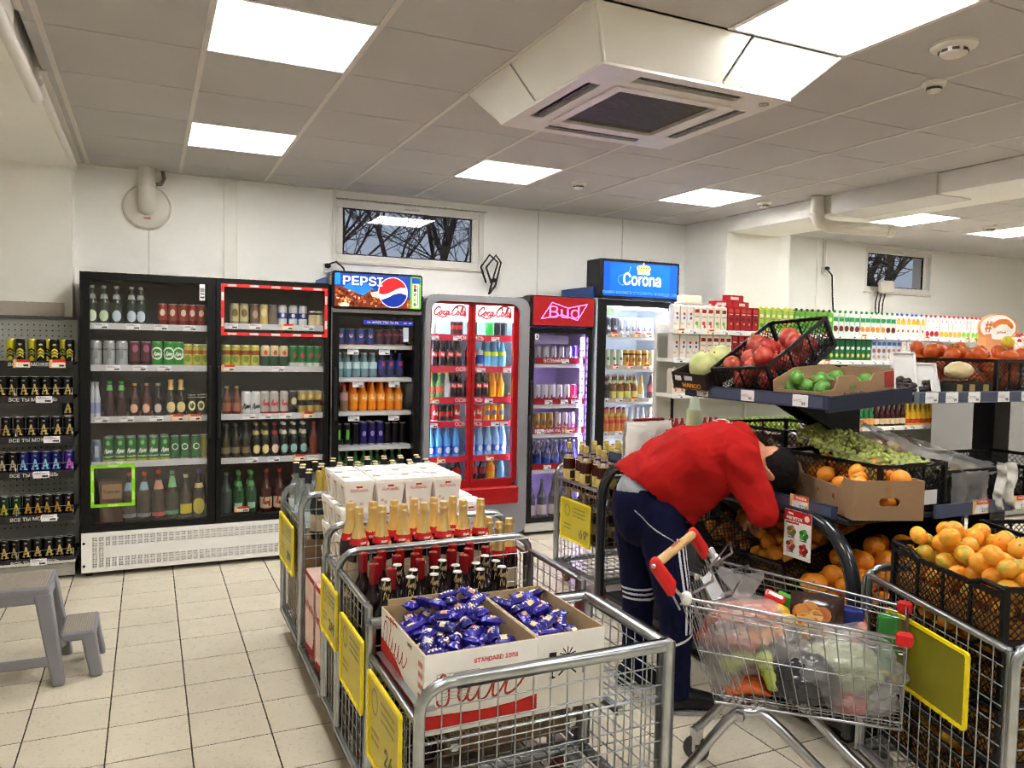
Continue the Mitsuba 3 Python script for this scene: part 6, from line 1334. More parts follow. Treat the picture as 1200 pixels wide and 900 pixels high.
for pr_, nm, n in [(bottle((30, 110, 60), .21, .034, .014, cap=(230, 236, 230), label=(226, 150, 90), lz=(.1, .4), fin='plastic'), 'green bottle with orange label', 8), (bottle((60, 20, 24), .22, .034, .014, cap=(50, 30, 30), label=(206, 190, 150), lz=(.1, .36), fin='plastic'), 'dark red juice bottle', 6),
                   (bottle((214, 170, 40), .22, .034, .014, cap=(226, 206, 60), label=(190, 60, 50), lz=(.1, .3), fin='plastic'), 'yellow juice bottle', 7), (bottle((240, 190, 60), .22, .034, .014, cap=(240, 214, 90), label=(90, 130, 190), lz=(.1, .3), fin='plastic'), 'pale yellow juice bottle', 6)]:
    row(pr_, 'juice_bottle', 'bottle', f'{nm} on the fourth juice shelf', f'{nm}s', [x+.076*i for i in range(n)], JY0+.06, ZJ[3]); x += .076*n
# snack bags on the fifth shelf
def pillow(w, h, d, col, patches=(), seed=0, n=9):
    u = np.linspace(-1, 1, n); b = B(); V = []
    r = np.random.default_rng(seed); bump = r.uniform(-1, 1, (n, n))*.12
    for s in (-1, 1):
        for i, a in enumerate(u):
            for j, c in enumerate(u):
                z = d/2*((1-a**4)*(1-c**4))**.6*(1+bump[i, j]); V.append((a*w/2, s*z, (c+1)*h/2))
    V = np.array(V); f = []
    for s in (0, 1):
        for i in range(n-1):
            for j in range(n-1):
                q = (s*n*n+i*n+j, s*n*n+(i+1)*n+j, s*n*n+(i+1)*n+j+1, s*n*n+i*n+j+1); f.append(q if s == 0 else q[::-1])
    b.raw(V, f, col)
    for (cx_, cz_, rr_, c) in patches:
        q = []
        t = np.arange(10)*2*PI/10
        for ww in [(0, 0)]+[(math.cos(a), math.sin(a)) for a in t]:
            X, Z_ = cx_+rr_*ww[0], cz_+rr_*ww[1]; a, c2 = X/(w/2), Z_/(h/2)-1
            q.append((X, -(d/2*max(0, (1-a**4)*(1-c2**4))**.6*1.13)-.001, Z_))
        b.raw(q, [(0, i+1, (i+1) % 10+1) for i in range(10)], c)
    return b
for i in range(12):
    r2 = random.Random(i); P_s = [(r2.uniform(-.06, .06), r2.uniform(.06, .18), r2.uniform(.022, .035), r2.choice([(232, 150, 60), (240, 206, 90), (206, 100, 50), (246, 226, 190)])) for _ in range(7)]
    thing('snack_bag', 'brown snack bag with pictures of mushrooms on the fifth juice shelf'+nth(i, 12), 'bag', 'brown snack bags', pillow(.17, .23, .08, (90, 40, 24), P_s, i).ply('gloss'), None, mat((5.0+.19*i, JY0+.09, ZJ[4])))

# ---- sausage stand with the oval sign at the far right
k = thing('counter', 'grey display counter at the far right behind the fruit stand', 'counter'); part(k, 'body', B().rbox((7.15, 4.75, .02), (9.2, 5.30, 1.56), .01, (150, 150, 150)), 'paint'); part(k, 'top', B().rbox((7.12, 4.72, 1.56), (9.23, 5.33, 1.60), .008, (200, 196, 190)), 'plastic')
k = thing('oval_sign', 'white oval sign with a hash mark and an orange fish on an orange stand', 'sign')
M = frame((7.36, 4.80, 1.76), (1, -.15, 0), (0, 0, 1))
part(k, 'board', B().prism(ellipse(0, .08, .235, .135, 40), .02, (226, 150, 96), M, -.012), 'plastic', label='orange edge'); part(k, 'face', B().prism(ellipse(-.01, .085, .215, .118, 40), .004, (240, 236, 230), M, .009), 'plastic')
e = B(); text(e, '#', .10, (200, 120, 70), M@mat((-.13, .04, .013))); e.flat(strokes([[(-.06, .10), (0, .135), (.08, .14), (.15, .10)]], .05), (226, 130, 60), M, .0145); e.flat(sg.Polygon([(-.05, .10), (-.08, .14), (-.09, .08)]), (226, 130, 60), M, .0145); text(e, 'рыбный', .022, (206, 110, 90), M@mat((.03, .03, .013))); part(k, 'print', e, 'plastic')
part(k, 'foot', B().box((7.19, 4.80, 1.60), (7.52, 4.88, 1.78), (220, 150, 100)), 'card')
for i in range(14):
    r2 = random.Random(90+i); c = r2.choice([(226, 190, 170), (150, 50, 44), (232, 206, 160), (206, 120, 96), (240, 226, 206)])
    thing('food_package', 'packed meat on the grey counter'+nth(i, 14), 'package', 'packed meats on the counter', pillow(.14, .16, .07, c, [(r2.uniform(-.04, .04), r2.uniform(.04, .12), .02, r2.choice([(140, 40, 40), (250, 236, 226)])) for _ in range(3)], i).ply('gloss'), None, mat((7.62+.17*(i % 7), 4.86+.2*(i//7), 1.61+.05*(i//7)), r2.uniform(-.4, .4), -.35))

# ================================================================ fruit stand
NAVY = (36, 42, 58); BLK = (12, 12, 14)
st = thing('fruit_stand', 'black produce display stand with grey blue shelf edges and a curved tube frame', 'display stand')
part(st, 'base_deck', B().rbox((2.46, 2.14, .09), (3.6, 3.90, .125), .006, (30, 31, 34)), 'plastic')
part(st, 'plinth', B().box((2.56, 2.2, 0), (3.5, 3.84, .09), (24, 24, 26)), 'matte')
SX = 2.445
p = [(SX, 3.935, .10), (SX, 3.935, .64)]+[(SX, 3.935-.24*(1-math.cos(t)), .64+.27*math.sin(t)) for t in np.linspace(.25, PI/2, 6)]+[(SX, 2.34, .91)]+[(SX, 2.10+.24*(1-math.sin(t)), .64+.27*math.cos(t)) for t in np.linspace(.15, PI/2-.2, 6)]+[(SX, 2.095, .62), (SX, 2.095, .10)]
part(st, 'front_tube', B().tube(p, .029, (30, 33, 40), 14), 'gloss')
part(st, 'post', B().box((2.84, 2.60, .125), (2.95, 2.70, 1.385), BLK), 'plastic')
for x in (4.12,): part(st, 'post', B().box((x, 2.68, 0), (x+.13, 2.80, 1.40), BLK), 'plastic')
part(st, 'base_deck', B().rbox((3.62, 2.14, .09), (4.7, 3.2, .125), .006, (30, 31, 34)), 'plastic')
def lip(parent, p, q, z, h, tags, tz=0.0, col=(50, 57, 80)):
    """label rail from p to q (xy), seen from the left of p->q"""
    p, q = np.array(p, float), np.array(q, float); d = (q-p)/np.linalg.norm(q-p); n = np.array([d[1], -d[0]]); L_ = np.linalg.norm(q-p)
    M = frame((*p, z), (*d, 0), (0, 0, 1)); b = B(); b.box((0, 0, -.012), (L_, h, 0), col, M); k = part(parent, 'label_rail', b, 'plastic')
    part(k, 'clear_cover', B().box((.02, .006, .0005), (L_-.02, h-.006, .0015), (74, 82, 104), M), 'gloss')
    for u, kd in tags:
        e = B(); w_, h_ = (.085, .05) if kd == 'w' else (.10, .062)
        T_ = M@frame((u, h/2-.025, .002), (1, 0, 0), (0, 1, 0))
        e.box((-w_/2, 0, 0), (w_/2, h_, .002), (230, 230, 232) if kd == 'w' else (240, 196, 130), T_)
        if kd != 'w': e.box((-w_*.28, h_*.66, .002), (w_/2, h_, .003), (206, 44, 40), T_); e.box((-w_*.38, h_*.06, .002), (w_*.42, h_*.6, .003), (236, 234, 236), T_); text(e, 'СКИДКА', h_*.17, (240, 226, 206), T_@mat((w_*.1, h_*.74, .003)), depth=.0006)
        text(e, '99' if kd == 'w' else '119', h_*.26, (70, 70, 80), T_@mat((w_*.24, h_*.12, .003)), depth=.0006)
        for i in range(2): e.box((-w_*.42, h_*(.42+.13*i), .002), (w_*.1, h_*(.47+.13*i), .003), (170, 170, 180), T_)
        part(k, 'price_tag', e, 'card')
    return k
# middle tier
ZM = .93
part(st, 'middle_shelf', B().rbox((2.46, 2.16, ZM-.025), (3.66, 3.90, ZM-.002), .005, (34, 36, 40)), 'plastic')
part(st, 'middle_shelf', B().rbox((3.67, 2.16, ZM-.025), (4.75, 3.2, ZM-.002), .005, (34, 36, 40)), 'plastic')
lip(st, (SX-.005, 3.86), (SX-.005, 2.20), ZM-.005, .05, [(1.475, 'y'), (.7, 'w'), (.2, 'w')])
lip(st, (2.95, 2.145), (4.75, 2.145), ZM-.03, .055, [(.28, 'y'), (.55, 'y'), (1.0, 'w')], col=(74, 80, 96))
# top tier: a tray sloping towards the aisle, and a level one
def sl(x): return 1.362+(x-2.5)*.08
TX = frame((2.5, 0, 1.362), (1, 0, .08), (0, 1, 0))
part(st, 'top_shelf', B().rbox((0, 2.33, -.02), (.50, 3.22, 0), .005, (34, 36, 40), TX), 'plastic')
part(st, 'top_shelf_rim', B().box((0, 2.315, -.03), (.50, 2.33, .035), NAVY, TX).box((.48, 2.33, -.03), (.50, 3.22, .02), NAVY, TX), 'plastic')
lip(st, (2.495, 3.235), (2.495, 2.315), 1.345, .058, [(.14, 'w'), (.46, 'w'), (.78, 'w')], col=(52, 60, 82))
for y in (2.58, 2.70): part(st, 'bracket', B().prism(sg.Polygon([(2.56, 1.350), (2.97, 1.383), (2.97, 1.19), (2.84, 1.21)]), .02, BLK, frame((0, y, 0), (1, 0, 0), (0, 0, 1))), 'plastic')
part(st, 'top_shelf', B().rbox((3.19, 2.44, 1.36), (4.9, 3.1, 1.385), .005, (34, 36, 40)), 'plastic')
lip(st, (3.18, 2.435), (4.9, 2.435), 1.352, .055, [(.10, 'w'), (.24, 'w'), (.40, 'w'), (.62, 'w'), (.80, 'w')], col=(104, 108, 122))

# ---- plastic fruit crates
def lattice(b, o, u, v, pitch, w=.0032, col=BLK, diag=True):
    """crossed ribs filling the rectangle o + u, v"""
    o, u, v = (np.array(t, float) for t in (o, u, v)); Lu, Lv = np.linalg.norm(u), np.linalg.norm(v); U, V = u/Lu, v/Lv
    n = int((Lu+Lv)/pitch)
    for s in (1, -1):
        for i in range(1, n):
            c = i*pitch; a0 = max(0, c-Lv); a1 = min(Lu, c)
            if a1-a0 < .004: continue
            p0, p1 = (a0, c-a0), (a1, c-a1)
            if s < 0: p0, p1 = (Lu-p0[0], p0[1]), (Lu-p1[0], p1[1])
            b.tube([o+U*p0[0]+V*p0[1], o+U*p1[0]+V*p1[1]], w*.6, col, 4, caps=False)
def crate(label, M, L_, W, H, pitch=.024, ribs=4, notch=0.0, group='black plastic fruit crates', open_floor=False):
    k = thing('fruit_crate', label, 'crate', group); M = np.array(M); b = B()
    q = .018
    for x in (0, L_-q):
        for y in (0, W-q): b.box((x, y, 0), (x+q, y+q, H), BLK, M)
    hh = .016
    for lo, hi in (((0, 0), (L_, .010)), ((0, W-.010), (L_, W)), ((0, 0), (.010, W)), ((L_-.010, 0), (L_, W))):
        b.box((*lo, 0), (*hi, .02), BLK, M)
        zz = H-notch if (hi[0]-lo[0] > hi[1]-lo[1]) else H
        b.box((*lo, zz-hh), (*hi, zz), BLK, M)
    if notch:
        for y in (0, W-.010):
            for x, s in ((0, 1), (L_, -1)):
                P = [(x, y, H), (x+s*.10, y, H), (x+s*.16, y, H-notch)]
                for t in range(2):
                    a, c = np.array(P[t]), np.array(P[t+1]); b.tube([M[:3, :3]@(a+(0, .005, -.008))+M[:3, 3], M[:3, :3]@(c+(0, .005, -.008))+M[:3, 3]], .009, BLK, 4)
    part(k, 'frame', b, 'plastic')
    def pt(p): return M[:3, :3]@np.array(p, float)+M[:3, 3]
    def vec(p): return M[:3, :3]@np.array(p, float)
    Hn = H-notch
    for o, u, v, n in (((q, .005, .02), (L_-2*q, 0, 0), (0, 0, Hn-.036), ribs), ((q, W-.005, .02), (L_-2*q, 0, 0), (0, 0, Hn-.036), ribs), ((.005, q, .02), (0, W-2*q, 0), (0, 0, H-.036), ribs-1), ((L_-.005, q, .02), (0, W-2*q, 0), (0, 0, H-.036), ribs-1)):
        b = B(); lattice(b, pt(o), vec(u), vec(v), pitch)
        for i in range(1, n): a = pt(np.array(o)+np.array(u)*i/n); b.tube([a, a+vec(v)], .0055, BLK, 4)
        part(k, 'lattice_panel', b, 'plastic', kind='stuff')
    b = B()
    if open_floor: lattice(b, pt((.01, .01, .008)), vec((L_-.02, 0, 0)), vec((0, W-.02, 0)), .026); part(k, 'floor', b, 'plastic', kind='stuff')
    else: b.box((.006, .006, .004), (L_-.006, W-.006, .010), (18, 18, 20), M); part(k, 'floor', b, 'plastic')
    return k
def pile(L_, W, r0, r1, n, seed, z0=.012, zmax=9, tilt=(0, 0)):
    """drops balls one by one where they come to rest lowest; returns (x, y, z, r)"""
    r_ = np.random.default_rng(seed); out = np.zeros((0, 4))
    for _ in range(n):
        r = r_.uniform(r0, r1); x = r_.uniform(r+.012, L_-r-.012, 160); y = r_.uniform(r+.012, W-r-.012, 160); z = np.full(160, z0+r)
        for a in out:
            d2 = (x-a[0])**2+(y-a[1])**2; s = r+a[3]; ok = d2 < s*s; z[ok] = np.maximum(z[ok], a[2]+np.sqrt(s*s-d2[ok]))
        i = np.argmin(z-tilt[0]*x-tilt[1]*y)
        if z[i] > zmax: continue
        out = np.vstack([out, (x[i], y[i], z[i], r)])
    return out
def fruit(kind, seed):
    r_ = np.random.default_rng(seed); s = trimesh.creation.icosphere(3, 1.0); v = s.vertices.copy(); c0, c1, sq, top = kind
    v *= 1+.05*(meshkit.noise(v*1.7+seed*3)-.5)[:, None]; v[:, 2] *= sq
    f = s.faces; b = B()
    cen = v[f].mean(1); g = meshkit.fbm(cen*1.6+seed*5, 3); k = (g > .56)
    b.v, b.f, b.c, b.n = [v], [f], [np.zeros((len(v), 3))], len(v)
    gv = np.clip((meshkit.fbm(v*1.5+seed*5, 3)-.40)*3.2, 0, 1)[:, None]; col = np.array(c0)*(1-gv)+np.array(c1)*gv
    b = B()
    # colour per vertex needs constant colour per face: split the faces
    fc = col[f].mean(1); V = v[f].reshape(-1, 3); F = np.arange(len(V)).reshape(-1, 3)
    b.v, b.f, b.c, b.n = [V], [F], [np.repeat(np.round(fc/6)*6, 3, axis=0)], len(V)
    nrm = V/np.array([1, 1, sq*sq]); nrm /= np.linalg.norm(nrm, axis=1, keepdims=True)
    VV, FF, CC = b.arr(); name = meshkit.write_ply((VV, FF), False, pack(CC), None, normals=nrm)
    body = {'type': 'ply', 'filename': name, 'face_normals': False, 'bsdf': {'type': 'ref', 'id': 'peel'}}
    out = [('peel' if top != 'crown' else 'skin', body)]
    if top == 'stem': out.append(('stem', B().lathe([(.09, sq*.985, (96, 110, 50)), (.07, sq*1.02), (0, sq*1.03)], 8).ply('card')))
    if top == 'crown': out.append(('crown', B().lathe([(.16, sq*.95, (190, 120, 80)), (.13, sq*1.10), (.20, sq*1.24), (.10, sq*1.15), (0, sq*1.12)], 9).ply('card')))
    if top == 'calyx':
        q = B()
        for i in range(4): a = i*PI/2; q.raw([(0, 0, sq*1.01), (.42*math.cos(a-.45), .42*math.sin(a-.45), sq*.97), (.55*math.cos(a), .55*math.sin(a), sq*.93), (.42*math.cos(a+.45), .42*math.sin(a+.45), sq*.97)], [(0, 1, 2, 3)], (110, 104, 60))
        out.append(('calyx', q.ply('card')))
    return out
ORANGE = [fruit(((238, 150, 38), (230, 134, 30), .97, 'stem'), s) for s in range(3)]
MAND = [fruit(((232, 158, 42), (226, 140, 34), .86, 'stem'), 10), fruit(((216, 164, 50), (142, 146, 52), .86, 'stem'), 11), fruit(((228, 150, 40), (182, 160, 58), .88, 'stem'), 12), fruit(((234, 172, 52), (230, 152, 42), .85, 'stem'), 13)]
POM = [fruit(((168, 58, 46), (200, 104, 76), .95, 'crown'), 20), fruit(((158, 38, 36), (188, 78, 58), .96, 'crown'), 21)]
PERS = [fruit(((208, 96, 32), (200, 80, 28), .80, 'calyx'), 30), fruit(((204, 86, 36), (212, 116, 54), .82, 'calyx'), 31)]
KAKI = [fruit(((236, 150, 40), (226, 130, 34), .84, 'calyx'), 35), fruit(((240, 160, 60), (230, 140, 40), .86, 'calyx'), 36)]
AVO = [fruit(((70, 120, 40), (96, 150, 60), 1.25, 'stem'), 40), fruit(((60, 110, 36), (110, 160, 70), 1.2, 'stem'), 41)]
def fill(kinds, name, lab, cat, group, M, pts, seed, squash=1.0):
    r2 = random.Random(seed)
    for x, y, z, r in pts:
        m = np.array(M)@mat((x, y, z), r2.uniform(0, 6.28), r2.uniform(-1.0, 1.0), r2.uniform(-1.0, 1.0))@np.diag([r, r, r, 1])
        copy_of(r2.choice(kinds), name, lab, cat, m, group)
# lower bins: oranges near, mandarins far
M1 = frame((2.475, 2.155, .36), (1, 0, .22), (0, 1, 0)); crate('black crate of oranges in the lower tier of the fruit stand', M1, .62, .30, .17)
fill(ORANGE, 'orange', 'large orange in the lower tier crate of the fruit stand', 'orange', 'oranges in the lower tier', M1, pile(.62, .30, .040, .046, 62, 1, zmax=.30, tilt=(.12, 0)), 3)
M2 = frame((2.475, 2.465, .51), (1, 0, .25), (0, 1, 0)); crate('black crate of mandarins in the lower tier, behind the oranges', M2, .58, .60, .17)
part('fruit_crate_001', 'paper_liner', B().box((.012, .012, .012), (.568, .588, .118), (120, 84, 40), M2), 'card')
fill(MAND[:1]+MAND[3:], 'mandarin', 'small mandarin in the lower tier crate beside the worker', 'mandarin', 'mandarins in the lower tier', M2, pile(.58, .60, .030, .035, 110, 2, z0=.12, zmax=.29, tilt=(.1, 0)), 4)
part(st, 'lower_shelf', B().rbox((2.48, 2.15, .31), (3.4, 2.455, .335), .004, (34, 36, 40)), 'plastic'); part(st, 'lower_shelf', B().rbox((2.48, 2.46, .46), (3.4, 3.88, .495), .004, (34, 36, 40)), 'plastic')
part(st, 'back_board', B().box((3.12, 2.15, .335), (3.14, 3.88, .90), (26, 27, 30)), 'plastic')
for y in (2.145, 2.455): part(st, 'side_board', B().box((2.50, y, .125), (3.2, y+.006, .45), (26, 27, 30)), 'plastic')
# crate being emptied by the worker
MC = frame((2.13, 2.86, .82), (.74, -.32, -.59), (.48, .86, .10)); crate('black lattice crate tipped by the worker over the mandarins', MC, .40, .32, .17, .022, open_floor=True)
# pomegranates
x_, y_ = np.array([.42, .07, .235]), np.array([.03, .30, .02])
MP = frame((0, 0, 0), x_, y_); HP = .165; MP[:3, 3] = np.array([2.505, 2.675, 1.512])-MP[:3, 2]*HP
crate('tilted black crate of pomegranates on the top tier', MP, .50, .335, HP, .026, 3, .0)
fill(POM, 'pomegranate', 'red pomegranate in the tilted crate', 'pomegranate', 'pomegranates', MP, pile(.50, .335, .041, .052, 40, 5, zmax=.19, tilt=(-.3, 0)), 6)
crate('empty black crate supporting the tilted pomegranate crate', frame((2.70, 2.66, sl(2.70)+.004), (1, 0, .08), (0, 1, 0)), .30, .34, .115, .026, 3)
# avocado box
k = thing('carton_box', 'brown open carton of avocados on the corner of the top tier', 'box')
MA = frame((2.52, 2.36, sl(2.52)+.004), (1, 0, .08), (-.05, 1, 0)); la, wa, ha, t = .42, .28, .105, .006
b = B(); b.box((0, 0, 0), (la, wa, t), (0, 0, 0), MA); side = sg.Polygon([(0, 0), (la, 0), (la, ha), (la*.72, ha), (la*.66, ha*.72), (la*.50, ha*.72), (la*.44, ha), (la*.22, ha), (la*.16, ha*.5), (0, ha*.5)])
b.prism(side, t, (0, 0, 0), MA@np.array(frame((0, t, 0), (1, 0, 0), (0, 0, 1)))); b.prism(sg.Polygon([(0, 0), (la, 0), (la, ha), (la*.8, ha*1.25), (la*.3, ha*1.25), (0, ha*.8)]), t, (0, 0, 0), MA@np.array(frame((0, wa, 0), (1, 0, 0), (0, 0, 1))))
b.box((0, 0, 0), (t, wa, ha*.45), (0, 0, 0), MA); b.box((la-t, 0, 0), (la, wa, ha*1.1), (0, 0, 0), MA); b.box((la*.36, 0, 0), (la*.36+t, wa, ha*.8), (0, 0, 0), MA); part(k, 'board', b, 'kraft')
e = B(); MF = MA@np.array(frame((0, -.0008, 0), (1, 0, 0), (0, 0, 1))); text(e, 'Avokado', .022, (60, 40, 24), MF@mat((la*.42, ha*.12, 0)), depth=.0006); e.flat(sg.box(la*.36, ha*.45, la*.46, ha*.6), (90, 130, 60), MF, .0006); e.flat(sg.box(la*.76, ha*.1, la*.9, ha*.2), (80, 56, 36), MF, .0006)
e.flat(sg.box(la*.86, ha*.35, la, ha), (150, 50, 44), MF, .0007); part(k, 'print', e, 'card')
fill(AVO, 'avocado', 'green avocado in the brown carton', 'avocado', 'avocados', MA, [(.07, .07, .05, .033), (.075, .16, .05, .034), (.07, .235, .05, .033), (.11, .11, .085, .032), (.20, .08, .05, .034), (.20, .17, .055, .034), (.26, .07, .055, .034), (.27, .16, .055, .034), (.31, .22, .07, .034), (.22, .235, .06, .033), (.35, .08, .06, .033), (.05, .19, .095, .031)], 9)
# dark printed box and melon at the left end
k = thing('carton_box', 'dark printed fruit carton with orange lettering at the left end of the top tier', 'box')
MB = frame((2.47, 3.04, sl(2.5)+.012), (.30, .06, .10), (-.02, .22, .02)); b = B()
for lo, hi in (((0, 0), (.34, .006)), ((0, .2), (.34, .206)), ((0, 0), (.006, .206)), ((.334, 0), (.34, .206))): b.box((*lo, 0), (*hi, .085), (40, 30, 26), MB)
b.box((0, 0, 0), (.34, .206, .006), (120, 92, 60), MB); part(k, 'board', b, 'card')
e = B(); MF = MB@np.array(frame((-.001, .206, 0), (0, -1, 0), (0, 0, 1))); text(e, 'MANGO', .022, (226, 150, 50), MF@mat((.12, .012, 0)), depth=.0006); e.flat(sg.box(.02, .045, .06, .07), (226, 226, 220), MF, .0006); e.flat(sg.box(.08, .05, .13, .072), (190, 190, 196), MF, .0006); part(k, 'print', e, 'card')
MEL = [fruit(((214, 210, 150), (170, 190, 110), 1.1, 'stem'), 50)]
fill(MEL, 'melon', 'pale green melon in the dark printed carton', 'melon', None, MB, [(.12, .10, .085, .07)], 3); fill(MEL, 'melon', 'pale melon in the dark carton, behind the first', 'melon', None, MB, [(.26, .10, .08, .068)], 4)
# level part of the top tier: trays, dates, persimmons
ZT = 1.387
def tray_pack(x, y, w, h, lab, tilt, seed):
    k = thing('food_tray', lab, 'tray'); M = mat((x, y, ZT), -.25, tilt)
    b = B(); b.rbox((-w/2, 0, 0), (w/2, .012, h), .01, (232, 232, 232), M); b.rbox((-w/2, -.012, 0), (-w/2+.012, .002, h), .005, (232, 232, 232), M); b.rbox((w/2-.012, -.012, 0), (w/2, .002, h), .005, (232, 232, 232), M); b.rbox((-w/2, -.012, h-.012), (w/2, .002, h), .005, (232, 232, 232), M); b.rbox((-w/2, -.012, 0), (w/2, .002, .012), .005, (232, 232, 232), M); part(k, 'tray', b, 'plastic')
    r2 = random.Random(seed); b = B()
    for i in range(16): s = trimesh.creation.icosphere(1, 1.0); b.raw(s.vertices*(.018, .012, .014)@M[:3, :3].T+(M[:3, :3]@np.array([r2.uniform(-w*.36, w*.36), -.006, r2.uniform(.02, h*.38)])+M[:3, 3]), s.faces, (44, 34, 34))
    part(k, 'prunes', b, 'gloss', label='dark prunes', kind='stuff')
    if seed == 2: part(k, 'sticker', B().box((w*.02, -.024, .01), (w*.42, -.0225, .07), (236, 236, 236), M), 'card')
tray_pack(3.27, 2.56, .13, .205, 'white foam tray with dark prunes leaning at the left of the level top shelf', -.2, 1); tray_pack(3.41, 2.55, .125, .155, 'small white foam tray with dark prunes and a white sticker', -.25, 2)
k = thing('carton_box', 'dark box of dates with gold windows on the level top shelf', 'box'); b = B(); MD_ = mat((3.47, 2.47, ZT), -.1)
for lo, hi in (((0, 0), (.26, .006)), ((0, .15), (.26, .156)), ((0, 0), (.006, .156)), ((.254, 0), (.26, .156))): b.box((*lo, 0), (*hi, .062), (28, 26, 20), MD_)
b.box((0, 0, 0), (.26, .156, .004), (28, 26, 20), MD_); part(k, 'board', b, 'card'); e = B()
for x0 in (.03, .11, .20): e.box((x0, -.001, .012), (x0+.035, .0, .052), (150, 130, 80), MD_)
part(k, 'print', e, 'card'); b = B()
for i in range(40): s = trimesh.creation.icosphere(1, 1.0); v = s.vertices*(.018, .011, .010); v = v@np.array(mat((0, 0, 0), rg.uniform(0, 6))[:3, :3]).T; b.raw((v+(.02+.22*rg.random(), .02+.11*rg.random(), .05+.02*rg.random()))@MD_[:3, :3].T+MD_[:3, 3], s.faces, (70, 34, 20))
part(k, 'dates', b, 'gloss', label='brown dates', kind='stuff')
s = trimesh.creation.icosphere(3, 1.0); v = s.vertices*(.08, .055, .045)*(1+.12*(meshkit.noise(s.vertices*4)-.5))[:, None]; thing('nut_bag', 'round cream bag of nuts lying on the box of dates', 'bag', None, B().raw(v+(3.62, 2.545, ZT+.115), s.faces, (214, 196, 150)).ply('gloss'))
MQ = frame((3.80, 2.47, ZT+.004), (.97, .10, 0), (-.10, .97, 0)); crate('black crate of persimmons on the level top shelf', MQ, .46, .56, .17, .024, 4)
fill(PERS, 'persimmon', 'orange persimmon in the crate on the level top shelf', 'persimmon', 'orange persimmons', MQ, pile(.46, .56, .042, .048, 62, 8, zmax=.225, tilt=(0, .2)), 5)
fill([fruit(((226, 206, 60), (236, 214, 80), 1.1, 'stem'), 60)], 'lemon', 'yellow lemon on top of the persimmons', 'lemon', None, MQ, [(.36, .14, .262, .032)], 2)
for i, x in enumerate((2.86, 2.94)): thing('food_tray', 'dried fruit tray at the rear of the top tier'+nth(i, 2), 'tray', 'clear trays of dried fruit', B().rbox((x-.06, 3.04, 1.402+.031*i), (x+.06, 3.18, 1.432+.031*i), .01, (120, 70, 50)), 'gloss')
# ---- middle tier goods
def brown_box(lab, M, l, w, h, t=.006, notch=True):
    k = thing('carton_box', lab, 'box'); b = B()
    def wall(u, n_): return sg.Polygon([(0, 0), (u, 0), (u, h), (u*.86, h), (u*.80, h*.72), (u*.20, h*.72), (u*.14, h), (0, h)]) if n_ else sg.Polygon([(0, 0), (u, 0), (u, h), (0, h)])
    hs = [ellipse(l*q, h*.42, .011, .011, 12) for q in (.25, .48, .72)]
    b.prism(wall(l, notch).difference(unary_union(hs)), t, (0, 0, 0), M@np.array(frame((0, t, 0), (1, 0, 0), (0, 0, 1)))); b.prism(wall(l, notch), t, (0, 0, 0), M@np.array(frame((0, w, 0), (1, 0, 0), (0, 0, 1))))
    hand = rrect(w*.36, h*.36, w*.66, h*.56, .02)
    for x in (0, l-t): b.prism(wall(w, False).difference(hand), t, (0, 0, 0), M@np.array(frame((x, 0, 0), (0, 1, 0), (0, 0, 1))))
    b.box((0, 0, 0), (l, w, t), (0, 0, 0), M); part(k, 'board', b, 'kraft')
    part(k, 'tape', B().box((l+.0002, w*.47, h*.55), (l+.0008, w*.53, h*1.001), (150, 112, 70), M), 'card'); return k
MK = frame((2.70, 2.69, ZM+.003), (-.22, -.56, 0), (.56, -.22, 0)); MK = frame((2.66, 2.66, ZM+.003), (-.20, -.53, 0), (.53, -.20, 0))
brown_box('brown carton with round holes holding yellow persimmons on the middle tier', MK, .56, .285, .155)
fill(KAKI, 'persimmon', 'yellow persimmon in the brown carton', 'persimmon', 'yellow persimmons in the carton', MK, pile(.56, .285, .036, .041, 38, 12, zmax=.155), 7)
fill(KAKI, 'persimmon', 'yellow persimmon on top of the carton heap', 'persimmon', 'yellow persimmons on top', MK, [(.13, .10, .165, .038), (.24, .15, .160, .039), (.30, .22, .17, .040), (.36, .12, .158, .038), (.42, .2, .160, .036)], 8)
k = thing('carton_box', 'pale brown carton of packed mushrooms behind the worker', 'box'); b = B(); MM = frame((2.62, 3.0, ZM+.003), (-.06, -.3, 0), (.3, -.06, 0))
for lo, hi in (((0, 0), (.30, .006)), ((0, .3), (.30, .306)), ((0, 0), (.006, .306)), ((.294, 0), (.30, .306))): b.box((*lo, 0), (*hi, .17), (0, 0, 0), MM)
b.box((0, 0, 0), (.3, .306, .006), (0, 0, 0), MM); part(k, 'board', b, 'kraft')
for i in range(6):
    m_ = MM@mat((.05+.1*(i % 3), .08+.15*(i//3), .13), .2*i)
    k = thing('food_tray', 'wrapped tray with cream label in the mushroom carton'+nth(i, 6), 'tray', 'wrapped trays in the mushroom carton'); part(k, 'tray', B().rbox((-.045, -.065, 0), (.045, .065, .05), .01, (120, 96, 70), m_), 'gloss'); part(k, 'label', B().box((-.03, -.04, .0505), (.03, .03, .052), (226, 214, 180), m_), 'card')
k = thing('food_tray', 'small round red wrapped pack at the edge of the middle tier', 'tray'); part(k, 'cup', B().lathe([(.045, 0, (130, 24, 30)), (.055, .05), (.056, .055), (.0, .058)], 18, mat((2.515, 2.72, ZM))), 'gloss'); part(k, 'lid', B().lathe([(.057, .056, (190, 60, 60)), (.05, .064), (0, .066)], 18, mat((2.515, 2.72, ZM))), 'gloss')
